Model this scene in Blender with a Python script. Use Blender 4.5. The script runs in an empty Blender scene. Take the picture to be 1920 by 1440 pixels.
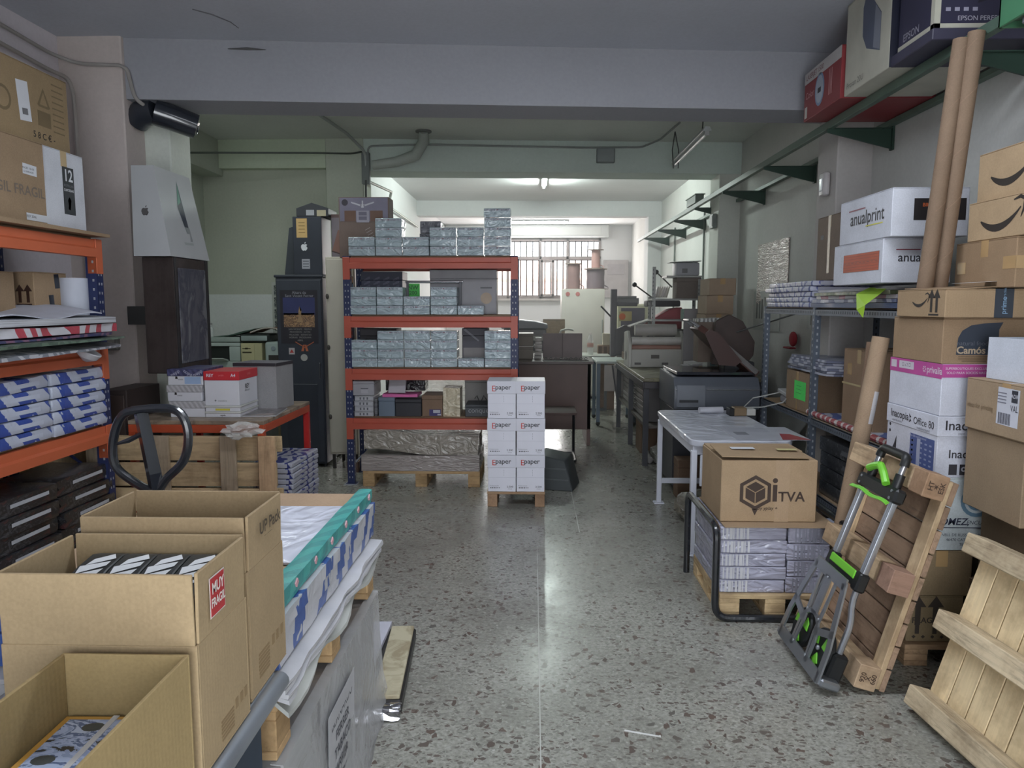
import bpy, bmesh, math, random
from mathutils import Vector, Matrix, Euler
RND = random.Random(11)
D = bpy.data
SC = bpy.context.scene
COL = SC.collection
PI = math.pi

# ------------------------------------------------------------ camera, world, exposure, large lights
cam = D.objects.new('camera', D.cameras.new('camera'))
COL.objects.link(cam)
cam.data.sensor_width = 36
cam.data.lens = 1380 / 1920 * 36
cam.location = (0, 0, 1.55)
PITCH = math.atan(150 / 1380)
YAW = math.atan(40 / 1380 * math.cos(PITCH))
cam.rotation_euler = (PI / 2 - PITCH, 0, YAW)
cam.data.clip_start = 0.05
SC.camera = cam
SC.view_settings.view_transform = 'Standard'
SC.view_settings.look = 'None'
SC.view_settings.gamma = 1
SC.view_settings.use_curve_mapping = False
SC.view_settings.exposure = -0.02
w = D.worlds.new('overcast_sky'); SC.world = w; w.use_nodes = True
wb = w.node_tree.nodes['Background']
wb.inputs[0].default_value = (0.90, 0.95, 1.0, 1); wb.inputs[1].default_value = 8.0

def area(name, loc, rot, sx, sy, power, col):
    l = D.lights.new(name, 'AREA'); l.shape = 'RECTANGLE'; l.size = sx; l.size_y = sy
    l.energy = power; l.color = col
    o = D.objects.new(name, l); COL.objects.link(o); o.location = loc; o.rotation_euler = rot
    return o
area('entrance_daylight', (0.2, -1.44, 1.2), (PI / 2, 0, 0), 2.0, 2.2, 23, (0.93, 0.96, 1.0))
area('window_daylight', (0.35, 17.9, 2.35), (-PI / 2, 0, 0), 2.4, 1.4, 130, (1.0, 0.95, 0.92))
area('front_ceiling_light', (0.2, 2.7, 3.2), (0, 0, 0), 2.4, 0.25, 60, (0.86, 0.92, 1.0))
area('middle_bay_fill', (-2.3, 6.3, 3.25), (0, 0, PI / 2), 0.2, 1.2, 18, (0.92, 1.0, 0.96))  # unseen fill added to brighten the middle bay and alcove

# ------------------------------------------------------------ materials
MATS = {}
def nt(name):
    m = D.materials.new(name); m.use_nodes = True
    n = m.node_tree
    return m, n, n.nodes['Principled BSDF']
def node(n, t, **k):
    x = n.nodes.new(t)
    for a, b in k.items():
        if a.startswith('i_'):
            x.inputs[a[2:].replace('_', ' ')].default_value = b
        else:
            setattr(x, a, b)
    return x
def rgba(c): return (c[0], c[1], c[2], 1)
def s2l(r, g, b):
    return tuple(((v / 255) / 12.92 if v / 255 < .04045 else ((v / 255 + .055) / 1.055) ** 2.4) for v in (r, g, b))
def mute(c, f=.2):
    l = .3 * c[0] + .55 * c[1] + .15 * c[2]
    return tuple(x + (l - x) * f for x in c)
def ramp(n, stops, interp='LINEAR'):
    r = n.nodes.new('ShaderNodeValToRGB'); r.color_ramp.interpolation = interp
    e = r.color_ramp.elements
    while len(e) < len(stops): e.new(0.5)
    for i, (p, c) in enumerate(stops):
        e[i].position = p; e[i].color = rgba(c)
    return r
def coords(n, scale=(1, 1, 1), out='Object', rot=(0, 0, 0)):
    tc = node(n, 'ShaderNodeTexCoord'); mp = node(n, 'ShaderNodeMapping')
    mp.inputs['Scale'].default_value = scale; mp.inputs['Rotation'].default_value = rot
    n.links.new(tc.outputs[out], mp.inputs[0]); return mp.outputs[0]
def bump(n, b, h, strength=.2, dist=.01):
    x = node(n, 'ShaderNodeBump'); x.inputs['Strength'].default_value = strength; x.inputs['Distance'].default_value = dist
    n.links.new(h, x.inputs['Height']); n.links.new(x.outputs[0], b.inputs['Normal'])
def mixc(n, f, a, b, blend='MIX'):
    x = node(n, 'ShaderNodeMix', data_type='RGBA', blend_type=blend)
    for s, v in ((0, f), (6, a), (7, b)):
        if isinstance(v, (float, int)): x.inputs[s].default_value = v
        elif isinstance(v, tuple): x.inputs[s].default_value = rgba(v)
        else: n.links.new(v, x.inputs[s])
    return x.outputs[2]

def paint(c, rough=.5, metal=0, var=.10, scale=6, coat=0, spec=.5):
    k = ('paint', c, rough, metal, var, scale, coat, spec)
    if k in MATS: return MATS[k]
    m, n, b = nt('paint')
    no = node(n, 'ShaderNodeTexNoise', i_Scale=scale, i_Detail=4.0); n.links.new(coords(n), no.inputs[0])
    lo = tuple(max(0, x * (1 - var)) for x in c); hi = tuple(min(1, x * (1 + var)) for x in c)
    r = ramp(n, [(.3, lo), (.7, hi)]); n.links.new(no.outputs[0], r.inputs[0]); n.links.new(r.outputs[0], b.inputs['Base Color'])
    b.inputs['Roughness'].default_value = rough; b.inputs['Metallic'].default_value = metal
    b.inputs['Coat Weight'].default_value = coat; b.inputs['Specular IOR Level'].default_value = spec
    MATS[k] = m; return m
def P(r, g, b, rough=.5, **k): return paint(tuple(round(x, 4) for x in s2l(r, g, b)), rough, **k)

def cardboard(r, g, b, rough=.8, corr=True):
    k = ('card', r, g, b, corr)
    if k in MATS: return MATS[k]
    c = mute(s2l(r, g, b))
    m, n, bs = nt('cardboard'); co = coords(n)
    no = node(n, 'ShaderNodeTexNoise', i_Scale=5.0, i_Detail=6.0, i_Roughness=.65); n.links.new(co, no.inputs[0])
    rr = ramp(n, [(.3, tuple(x * .88 for x in c)), (.7, tuple(x * 1.07 for x in c))]); n.links.new(no.outputs[0], rr.inputs[0])
    fi = node(n, 'ShaderNodeTexNoise', i_Scale=180.0, i_Detail=2.0); n.links.new(co, fi.inputs[0])
    fr = ramp(n, [(.35, (.9, .9, .9)), (.65, (1, 1, 1))]); n.links.new(fi.outputs[0], fr.inputs[0])
    n.links.new(mixc(n, 1.0, rr.outputs[0], fr.outputs[0], 'MULTIPLY'), bs.inputs['Base Color'])
    bs.inputs['Roughness'].default_value = rough; bs.inputs['Specular IOR Level'].default_value = .25
    if corr:
        wv = node(n, 'ShaderNodeTexWave', wave_type='BANDS', bands_direction='DIAGONAL', i_Scale=60.0, i_Distortion=.6)
        n.links.new(coords(n, (1, 1, 0.0)), wv.inputs[0])
        bump(n, bs, wv.outputs[1], .06, .002)
    MATS[k] = m; return m

def wood(r, g, b, dark=.6, scale=1.0, axis='X', rough=.75):
    k = ('wood', r, g, b, dark, scale, axis)
    if k in MATS: return MATS[k]
    c = mute(s2l(r, g, b), .2)
    m, n, bs = nt('wood')
    s = {'X': (1.2, 14, 14), 'Y': (14, 1.2, 14), 'Z': (14, 14, 1.2)}[axis]
    tc = node(n, 'ShaderNodeTexCoord'); oi = node(n, 'ShaderNodeObjectInfo')
    ad = node(n, 'ShaderNodeVectorMath', operation='MULTIPLY_ADD'); ad.inputs[1].default_value = (1, 1, 1)
    sc = node(n, 'ShaderNodeVectorMath', operation='SCALE'); sc.inputs['Scale'].default_value = 9.0
    cb = node(n, 'ShaderNodeCombineXYZ')
    for i in range(3): n.links.new(oi.outputs['Random'], cb.inputs[i])
    n.links.new(cb.outputs[0], sc.inputs[0])
    n.links.new(tc.outputs['Object'], ad.inputs[0]); n.links.new(sc.outputs[0], ad.inputs[2])
    mp = node(n, 'ShaderNodeMapping'); mp.inputs['Scale'].default_value = tuple(x * scale for x in s); n.links.new(ad.outputs[0], mp.inputs[0])
    no = node(n, 'ShaderNodeTexNoise', i_Scale=2.2, i_Detail=8.0, i_Roughness=.7, i_Distortion=.8); n.links.new(mp.outputs[0], no.inputs[0])
    r1 = ramp(n, [(.28, tuple(x * dark for x in c)), (.5, c), (.75, tuple(min(1, x * 1.18) for x in c))]); n.links.new(no.outputs[0], r1.inputs[0])
    st = node(n, 'ShaderNodeTexNoise', i_Scale=4.0, i_Detail=5.0, i_Roughness=.7); n.links.new(ad.outputs[0], st.inputs[0])
    r2 = ramp(n, [(.38, (.62, .58, .55)), (.55, (1, 1, 1))]); n.links.new(st.outputs[0], r2.inputs[0])
    tone = node(n, 'ShaderNodeMapRange'); tone.inputs[3].default_value = .82; tone.inputs[4].default_value = 1.1
    n.links.new(oi.outputs['Random'], tone.inputs[0])
    mm = mixc(n, .75, r1.outputs[0], r2.outputs[0], 'MULTIPLY')
    vm = node(n, 'ShaderNodeVectorMath', operation='SCALE'); n.links.new(mm, vm.inputs[0]); n.links.new(tone.outputs[0], vm.inputs['Scale'])
    n.links.new(vm.outputs[0], bs.inputs['Base Color'])
    bs.inputs['Roughness'].default_value = rough; bs.inputs['Specular IOR Level'].default_value = .3
    bump(n, bs, no.outputs[0], .25, .004)
    MATS[k] = m; return m

def plaster(r, g, b, stain=.85, rough=.85):
    k = ('plaster', r, g, b, stain)
    if k in MATS: return MATS[k]
    c = s2l(r, g, b)
    m, n, bs = nt('plaster'); co = coords(n)
    a = node(n, 'ShaderNodeTexNoise', i_Scale=.8, i_Detail=6.0, i_Roughness=.6); n.links.new(co, a.inputs[0])
    r1 = ramp(n, [(.32, tuple(x * stain for x in c)), (.62, c)]); n.links.new(a.outputs[0], r1.inputs[0])
    f = node(n, 'ShaderNodeTexNoise', i_Scale=45.0, i_Detail=5.0); n.links.new(co, f.inputs[0])
    r2 = ramp(n, [(.3, (.94, .94, .94)), (.7, (1, 1, 1))]); n.links.new(f.outputs[0], r2.inputs[0])
    n.links.new(mixc(n, 1.0, r1.outputs[0], r2.outputs[0], 'MULTIPLY'), bs.inputs['Base Color'])
    bs.inputs['Roughness'].default_value = rough; bs.inputs['Specular IOR Level'].default_value = .2
    bump(n, bs, f.outputs[0], .12, .01)
    MATS[k] = m; return m

def wrapped(base, film=.5, rough=.18, scale=9, axis=(1, 1, 1)):
    """printed or plain carton under tight shrink film: colour under a crinkled glossy coat"""
    k = ('wrap', base, film, rough, scale, axis)
    if k in MATS: return MATS[k]
    m, n, bs = nt('shrink_wrapped'); co = coords(n, axis)
    oi = node(n, 'ShaderNodeObjectInfo')
    va = node(n, 'ShaderNodeVectorMath', operation='ADD'); n.links.new(co, va.inputs[0])
    cb = node(n, 'ShaderNodeCombineXYZ'); mu = node(n, 'ShaderNodeMath', operation='MULTIPLY'); mu.inputs[1].default_value = 20
    n.links.new(oi.outputs['Random'], mu.inputs[0]); n.links.new(mu.outputs[0], cb.inputs[0]); n.links.new(mu.outputs[0], cb.inputs[1])
    n.links.new(cb.outputs[0], va.inputs[1])
    no = node(n, 'ShaderNodeTexNoise', i_Scale=float(scale), i_Detail=2.0, i_Roughness=.45, i_Distortion=2.6); n.links.new(va.outputs[0], no.inputs[0])
    c = s2l(*base)
    r1 = ramp(n, [(.3, tuple(x * .85 for x in c)), (.7, tuple(min(1, x * 1.12) for x in c))]); n.links.new(no.outputs[0], r1.inputs[0])
    n.links.new(r1.outputs[0], bs.inputs['Base Color'])
    bs.inputs['Roughness'].default_value = .45
    bs.inputs['Coat Weight'].default_value = film; bs.inputs['Coat Roughness'].default_value = rough
    bump(n, bs, no.outputs[0], .65, .035)
    n.links.new(bs.inputs['Normal'].links[0].from_socket, bs.inputs['Coat Normal'])
    MATS[k] = m; return m

def film(alpha=.25, tint=(.9, .92, .95), scale=12, axis=(1, 1, 1)):
    k = ('film', alpha, tint, scale, axis)
    if k in MATS: return MATS[k]
    m, n, bs = nt('clear_film')
    no = node(n, 'ShaderNodeTexNoise', i_Scale=float(scale), i_Detail=4.0, i_Distortion=1.5); n.links.new(coords(n, axis), no.inputs[0])
    bs.inputs['Base Color'].default_value = rgba(tint); bs.inputs['Roughness'].default_value = .15
    bs.inputs['Alpha'].default_value = alpha
    bump(n, bs, no.outputs[0], .5, .03)
    MATS[k] = m; return m

def bands(c1, c2, scale, dist, rot=(0, 0, 0), coat=.35, c3=None, det=1.0, cut=.5):
    """printed wrapping paper: hard edged bands / blotches of two or three inks"""
    k = ('bands', c1, c2, scale, dist, rot, coat, c3, det, cut)
    if k in MATS: return MATS[k]
    m, n, bs = nt('printed_wrapper'); co = coords(n, rot=rot)
    wv = node(n, 'ShaderNodeTexWave', wave_type='BANDS', bands_direction='X', i_Scale=float(scale), i_Distortion=float(dist), i_Detail=det); n.links.new(co, wv.inputs[0])
    wv.inputs['Detail Scale'].default_value = 1.5
    r1 = ramp(n, [(0, s2l(*c1)), (cut, s2l(*c2))], 'CONSTANT'); n.links.new(wv.outputs[1], r1.inputs[0])
    out = r1.outputs[0]
    if c3:
        v = node(n, 'ShaderNodeTexNoise', i_Scale=14.0, i_Detail=2.0); n.links.new(co, v.inputs[0])
        r2 = ramp(n, [(0, (0, 0, 0)), (.6, (1, 1, 1))], 'CONSTANT'); n.links.new(v.outputs[0], r2.inputs[0])
        out = mixc(n, r2.outputs[0], out, s2l(*c3))
    n.links.new(out, bs.inputs['Base Color'])
    bs.inputs['Roughness'].default_value = .5; bs.inputs['Coat Weight'].default_value = coat; bs.inputs['Coat Roughness'].default_value = .2
    no = node(n, 'ShaderNodeTexNoise', i_Scale=11.0, i_Detail=4.0, i_Distortion=1.0); n.links.new(coords(n), no.inputs[0])
    bump(n, bs, no.outputs[0], .45, .02)
    MATS[k] = m; return m

def blotch(cols, scale=8, stretch=(1, 1, 1), coat=0, rough=.5, dist=.5, interp='CONSTANT'):
    """flat printed picture made of noise blotches"""
    k = ('blotch', cols, scale, stretch, coat, rough, interp)
    if k in MATS: return MATS[k]
    m, n, bs = nt('printed_picture')
    no = node(n, 'ShaderNodeTexNoise', i_Scale=float(scale), i_Detail=5.0, i_Roughness=.6, i_Distortion=float(dist)); n.links.new(coords(n, stretch), no.inputs[0])
    N = len(cols)
    r = ramp(n, [(0.0 if i == 0 else .36 + .28 * (i - .5) / (N - 1), s2l(*c)) for i, c in enumerate(cols)], interp)
    n.links.new(no.outputs[0], r.inputs[0]); n.links.new(r.outputs[0], bs.inputs['Base Color'])
    bs.inputs['Roughness'].default_value = rough; bs.inputs['Coat Weight'].default_value = coat; bs.inputs['Coat Roughness'].default_value = .15
    MATS[k] = m; return m

def stacked(c1, c2, pitch, rough=.7, var=.3):
    """fine horizontal sheet edges, pitch = metres per line"""
    k = ('stacked', c1, c2, pitch)
    if k in MATS: return MATS[k]
    m, n, bs = nt('paper_edges')
    no = node(n, 'ShaderNodeTexNoise', i_Scale=1.0, i_Detail=2.0); n.links.new(coords(n, (1.5, 1.5, 1.0 / pitch)), no.inputs[0])
    r = ramp(n, [(.35, s2l(*c1)), (.6, s2l(*c2))]); n.links.new(no.outputs[0], r.inputs[0]); n.links.new(r.outputs[0], bs.inputs['Base Color'])
    bs.inputs['Roughness'].default_value = rough
    bump(n, bs, no.outputs[0], .3, .004)
    MATS[k] = m; return m

def glow(c, s):
    k = ('glow', c, s)
    if k in MATS: return MATS[k]
    m, n, b = nt('lit_tube'); b.inputs['Base Color'].default_value = (1, 1, 1, 1)
    b.inputs['Emission Color'].default_value = rgba(c); b.inputs['Emission Strength'].default_value = s
    MATS[k] = m; return m

def terrazzo():
    m, n, bs = nt('terrazzo'); co = coords(n)
    def chips(scale, seed, keep, edge, stretch=(1, 1, 1)):
        """angular stone fragments: shrunken Voronoi cells, only a share of the cells, each with its own size"""
        mp = coords(n, stretch, rot=(0, 0, seed))
        dn = node(n, 'ShaderNodeTexNoise', i_Scale=scale * 1.3, i_Detail=3.0); n.links.new(mp, dn.inputs[0])
        ad = node(n, 'ShaderNodeVectorMath', operation='MULTIPLY_ADD'); ad.inputs[1].default_value = (.45 / scale,) * 3
        n.links.new(dn.outputs[1], ad.inputs[0]); n.links.new(mp, ad.inputs[2])
        v = node(n, 'ShaderNodeTexVoronoi', feature='F1', voronoi_dimensions='2D', i_Scale=float(scale)); n.links.new(ad.outputs[0], v.inputs[0])
        e = node(n, 'ShaderNodeTexVoronoi', feature='DISTANCE_TO_EDGE', voronoi_dimensions='2D', i_Scale=float(scale)); n.links.new(ad.outputs[0], e.inputs[0])
        sep = node(n, 'ShaderNodeSeparateColor'); n.links.new(v.outputs['Color'], sep.inputs[0])
        th = node(n, 'ShaderNodeMapRange', clamp=True); th.inputs[1].default_value = 0; th.inputs[2].default_value = keep; th.inputs[3].default_value = edge; th.inputs[4].default_value = edge + .22
        n.links.new(sep.outputs[0], th.inputs[0])
        g1 = node(n, 'ShaderNodeMath', operation='GREATER_THAN'); n.links.new(e.outputs['Distance'], g1.inputs[0]); n.links.new(th.outputs[0], g1.inputs[1])
        g2 = node(n, 'ShaderNodeMath', operation='LESS_THAN'); n.links.new(sep.outputs[0], g2.inputs[0]); g2.inputs[1].default_value = keep
        mu = node(n, 'ShaderNodeMath', operation='MULTIPLY'); n.links.new(g1.outputs[0], mu.inputs[0]); n.links.new(g2.outputs[0], mu.inputs[1])
        return mu.outputs[0], sep.outputs[1]
    base = node(n, 'ShaderNodeTexNoise', i_Scale=60.0, i_Detail=6.0, i_Roughness=.7); n.links.new(co, base.inputs[0])
    b1 = ramp(n, [(.3, s2l(118, 117, 110)), (.5, s2l(150, 149, 141)), (.7, s2l(174, 173, 164))]); n.links.new(base.outputs[0], b1.inputs[0])
    dirt = node(n, 'ShaderNodeTexNoise', i_Scale=1.6, i_Detail=7.0, i_Roughness=.65); n.links.new(co, dirt.inputs[0])
    d1 = ramp(n, [(.36, (.66, .66, .64)), (.58, (1, 1, 1))]); n.links.new(dirt.outputs[0], d1.inputs[0])
    col = mixc(n, .8, b1.outputs[0], d1.outputs[0], 'MULTIPLY')
    for scale, seed, keep, edge, st, stops in (
            (70, .4, .45, .06, (1, 1.3, 1), [(.0, s2l(112, 110, 104)), (.6, s2l(130, 128, 122)), (1., s2l(166, 165, 158))]),
            (46, 1.1, .22, .05, (1, 1.5, 1), [(.0, s2l(92, 85, 80)), (.35, s2l(102, 93, 87)), (.7, s2l(116, 113, 107)), (1., s2l(156, 155, 148))]),
            (30, 2.3, .10, .07, (1.25, 1, 1), [(.0, s2l(84, 76, 71)), (.5, s2l(100, 86, 79)), (1., s2l(96, 93, 88))])):
        f, r = chips(scale, seed, keep, edge, st)
        rp = ramp(n, stops); n.links.new(r, rp.inputs[0])
        col = mixc(n, f, col, rp.outputs[0])
    n.links.new(col, bs.inputs['Base Color'])
    rg = ramp(n, [(.35, (.34,) * 3), (.65, (.19,) * 3)]); n.links.new(dirt.outputs[0], rg.inputs[0]); n.links.new(rg.outputs[0], bs.inputs['Roughness'])
    bs.inputs['Specular IOR Level'].default_value = .5
    bump(n, bs, base.outputs[0], .04, .004)
    return m

# ------------------------------------------------------------ geometry helpers
def new(): return bmesh.new()
def box(bm, cx, cy, cz, sx, sy, sz, M=None):
    """box by centre and size"""
    m = Matrix.Translation((cx, cy, cz)) @ Matrix.Diagonal((sx, sy, sz, 1))
    if M is not None: m = M @ m
    bmesh.ops.create_cube(bm, size=1, matrix=m); return bm
def bb(bm, x0, x1, y0, y1, z0, z1, M=None):
    return box(bm, (x0 + x1) / 2, (y0 + y1) / 2, (z0 + z1) / 2, abs(x1 - x0), abs(y1 - y0), abs(z1 - z0), M)
def cyl(bm, p0, p1, r, seg=12, r2=None, caps=True):
    p0 = Vector(p0); p1 = Vector(p1); d = p1 - p0
    q = d.to_track_quat('Z', 'Y').to_matrix().to_4x4()
    bmesh.ops.create_cone(bm, cap_ends=caps, segments=seg, radius1=r, radius2=r if r2 is None else r2, depth=d.length, matrix=Matrix.Translation((p0 + p1) / 2) @ q); return bm
def sph(bm, c, r, sc=(1, 1, 1), seg=12):
    bmesh.ops.create_uvsphere(bm, u_segments=seg, v_segments=max(6, seg // 2), radius=r, matrix=Matrix.Translation(c) @ Matrix.Diagonal((sc[0], sc[1], sc[2], 1))); return bm
def tube(bm, pts, r, seg=8, closed=False):
    pts = [Vector(p) for p in pts]; n = len(pts); rings = []
    prev = None
    for i, p in enumerate(pts):
        if closed: t = (pts[(i + 1) % n] - pts[i - 1])
        else: t = pts[min(i + 1, n - 1)] - pts[max(i - 1, 0)]
        t.normalize()
        if prev is None:
            a = Vector((0, 0, 1)) if abs(t.z) < .9 else Vector((1, 0, 0))
            u = t.cross(a).normalized()
        else:
            u = (prev - t * prev.dot(t)).normalized()
        prev = u; v = t.cross(u)
        rr = r[i] if isinstance(r, (list, tuple)) else r
        rings.append([bm.verts.new(p + (u * math.cos(2 * PI * k / seg) + v * math.sin(2 * PI * k / seg)) * rr) for k in range(seg)])
    for i in range(n if closed else n - 1):
        A, B = rings[i], rings[(i + 1) % n]
        for k in range(seg): bm.faces.new((A[k], A[(k + 1) % seg], B[(k + 1) % seg], B[k]))
    if not closed:
        bm.faces.new(rings[0][::-1]); bm.faces.new(rings[-1])
    return bm
def arc_pts(pts, rad, n=5):
    """round the corners of a polyline"""
    pts = [Vector(p) for p in pts]; out = [pts[0]]
    for i in range(1, len(pts) - 1):
        a, b, c = pts[i - 1], pts[i], pts[i + 1]
        d1 = (a - b); d2 = (c - b); r = min(rad, d1.length / 2.05, d2.length / 2.05)
        s = b + d1.normalized() * r; e = b + d2.normalized() * r
        for k in range(n + 1):
            t = k / n; out.append(s * (1 - t) ** 2 + b * 2 * t * (1 - t) + e * t * t)
    out.append(pts[-1]); return out
def prism(bm, poly, axis, a0, a1):
    """extrude a 2-D polygon along axis; poly in the other two axes (cyclic order)"""
    def v(p, a): return {'X': (a, p[0], p[1]), 'Y': (p[0], a, p[1]), 'Z': (p[0], p[1], a)}[axis]
    A = [bm.verts.new(v(p, a0)) for p in poly]; B = [bm.verts.new(v(p, a1)) for p in poly]; n = len(poly)
    bm.faces.new(A[::-1]); bm.faces.new(B)
    for i in range(n): bm.faces.new((A[i], A[(i + 1) % n], B[(i + 1) % n], B[i]))
    bmesh.ops.recalc_face_normals(bm, faces=bm.faces[:]); return bm
def lathe(bm, prof, seg=20, c=(0, 0, 0)):
    rings = [[bm.verts.new((c[0] + r * math.cos(2 * PI * k / seg), c[1] + r * math.sin(2 * PI * k / seg), c[2] + z)) for k in range(seg)] for r, z in prof]
    for A, B in zip(rings, rings[1:]):
        for k in range(seg): bm.faces.new((A[k], A[(k + 1) % seg], B[(k + 1) % seg], B[k]))
    bm.faces.new(rings[0][::-1]); bm.faces.new(rings[-1]); return bm
def smooth_by_angle(me, ang=.6):
    for p in me.polygons: p.use_smooth = True
    try: me.set_sharp_from_angle(angle=ang)
    except Exception: pass
def mk(name, bm, mat, parent=None, bevel=0, seg=1, smooth=False, loc=None, rot=None, solid=0):
    if bevel:
        bmesh.ops.bevel(bm, geom=[e for e in bm.edges if len(e.link_faces) == 2 and e.calc_face_angle(0) > .5], offset=bevel, segments=seg, affect='EDGES', profile=.6, clamp_overlap=True)
    me = D.meshes.new(name); bm.to_mesh(me); bm.free()
    if isinstance(mat, (list, tuple)):
        for x in mat: me.materials.append(x)
    elif mat: me.materials.append(mat)
    if smooth or bevel: smooth_by_angle(me)
    o = D.objects.new(name, me); COL.objects.link(o)
    if parent: o.parent = parent
    if loc: o.location = loc
    if rot: o.rotation_euler = rot
    return o
def thing(name, label, cat, loc=(0, 0, 0), rot=0, group=None):
    o = D.objects.new(name, None); COL.objects.link(o); o.empty_display_size = .1
    o.location = loc; o.rotation_euler = rot if isinstance(rot, (tuple, list)) else (0, 0, rot)
    return tag(o, label, cat, group)
def tag(o, label, cat, group=None, kind=None):
    o['label'] = label; o['category'] = cat
    if group: o['group'] = group
    if kind: o['kind'] = kind
    return o
def struct(name, bm, mat, bevel=0, **k):
    o = mk(name, bm, mat, None, bevel, **k); o['kind'] = 'structure'; return o
def put(name, me, parent, loc=(0, 0, 0), rot=(0, 0, 0)):
    o = D.objects.new(name, me); COL.objects.link(o)
    if parent: o.parent = parent
    o.location = loc; o.rotation_euler = rot; return o
def dup(root, loc, rot=None, label=None, group=None):
    r = root.copy(); COL.objects.link(r); r.location = loc
    if rot is not None: r.rotation_euler = rot if isinstance(rot, (tuple, list)) else (0, 0, rot)
    if label: r['label'] = label
    if group: r['group'] = group
    for ch in list(root.children):
        c = ch.copy(); COL.objects.link(c); c.parent = r
        for g in list(ch.children):
            d = g.copy(); COL.objects.link(d); d.parent = c
    return r
TXT = {}
def text_mesh(s, size, bold=0, shear=0, sx=1, sp=1):
    k = (s, size, bold, shear, sx, sp)
    if k in TXT: return TXT[k]
    cu = D.curves.new('lettering', 'FONT'); cu.body = s; cu.size = size; cu.align_x = 'CENTER'; cu.align_y = 'CENTER'
    cu.offset = bold * size; cu.shear = shear; cu.space_character = sp; cu.resolution_u = 3
    o = D.objects.new('lettering', cu); COL.objects.link(o)
    dg = bpy.context.evaluated_depsgraph_get()
    me = D.meshes.new_from_object(o.evaluated_get(dg)); me.name = 'lettering'
    D.objects.remove(o); D.curves.remove(cu)
    if sx != 1:
        for v in me.vertices: v.co.x *= sx
    TXT[k] = me; return me
def face_tf(dim, f, u, v, eps):
    w_, d_, h_ = dim
    if f == 'F': return (u, -d_ / 2 - eps, v), (PI / 2, 0, 0)
    if f == 'B': return (-u, d_ / 2 + eps, v), (PI / 2, 0, PI)
    if f == 'R': return (w_ / 2 + eps, u, v), (PI / 2, 0, PI / 2)
    if f == 'L': return (-w_ / 2 - eps, u, v), (PI / 2, 0, -PI / 2)
    return (u, v, h_ + eps), (0, 0, 0)
def turn(rot, a):
    return (Euler(rot).to_matrix() @ Matrix.Rotation(a, 3, 'Z')).to_euler() if a else rot
def text(parent, dim, f, u, v, s, size, mat, bold=0, shear=0, sx=1, sp=1, roll=0, name='lettering', eps=.0012):
    me = text_mesh(s, size, bold, shear, sx, sp)
    if not me.materials: me.materials.append(mat)
    elif me.materials[0] != mat:
        me = me.copy(); me.materials.clear(); me.materials.append(mat)
    l, r = face_tf(dim, f, u, v, eps)
    return put(name, me, parent, l, turn(r, roll))
def decal(parent, dim, f, u, v, w_, h_, mat, name='printed_panel', eps=.0003, th=.0005, roll=0):
    bm = new(); box(bm, 0, 0, th / 2, w_, h_, th)
    l, r = face_tf(dim, f, u, v, eps)
    return mk(name, bm, mat, parent, loc=l, rot=turn(r, roll))
def shape(parent, dim, f, u, v, polys, mat, name='printed_mark', eps=.0008, roll=0, sc=1):
    """flat printed mark from 2-D polygons"""
    bm = new()
    for p in polys:
        bm.faces.new([bm.verts.new((x * sc, y * sc, 0)) for x, y in p])
    bmesh.ops.triangulate(bm, faces=bm.faces[:])
    bmesh.ops.recalc_face_normals(bm, faces=bm.faces[:])
    l, r = face_tf(dim, f, u, v, eps)
    return mk(name, bm, mat, parent, loc=l, rot=turn(r, roll))
def ribbon(pts, wds):
    """2-D stroke of varying width as quads"""
    L, Rr = [], []
    for i, p in enumerate(pts):
        a = pts[max(0, i - 1)]; b = pts[min(len(pts) - 1, i + 1)]
        dx, dy = b[0] - a[0], b[1] - a[1]; l = math.hypot(dx, dy) or 1
        wd = wds[i] / 2; L.append((p[0] - dy / l * wd, p[1] + dx / l * wd)); Rr.append((p[0] + dy / l * wd, p[1] - dx / l * wd))
    return [[L[i], Rr[i], Rr[i + 1], L[i + 1]] for i in range(len(pts) - 1)]
UP_ARROW = [[(-.012, -.06), (.012, -.06), (.012, .02), (-.012, .02)], [(-.035, .02), (.035, .02), (0, .07)]]
def up_arrows(parent, dim, f, u, v, mat, sc=1, gap=.08, bar=True):
    ps = []
    for s in (-1, 1): ps += [[(x + s * gap / 2, y) for x, y in p] for p in UP_ARROW]
    if bar: ps.append([(-gap * .95, -.078), (gap * .95, -.078), (gap * .95, -.068), (-gap * .95, -.068)])
    return shape(parent, dim, f, u, v, ps, mat, 'up_arrows', sc=sc)

INK = P(38, 34, 32, .7); WHITE = P(214, 216, 222, .55, var=.04); BLACK = P(24, 24, 26, .5)
KRAFT = cardboard(176, 150, 112); KRAFT2 = cardboard(160, 132, 98); KRAFT3 = cardboard(190, 164, 120)
TAPE = P(170, 140, 100, .25, coat=.4); TAPE_CLEAR = P(186, 162, 124, .22, coat=.5)

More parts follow.
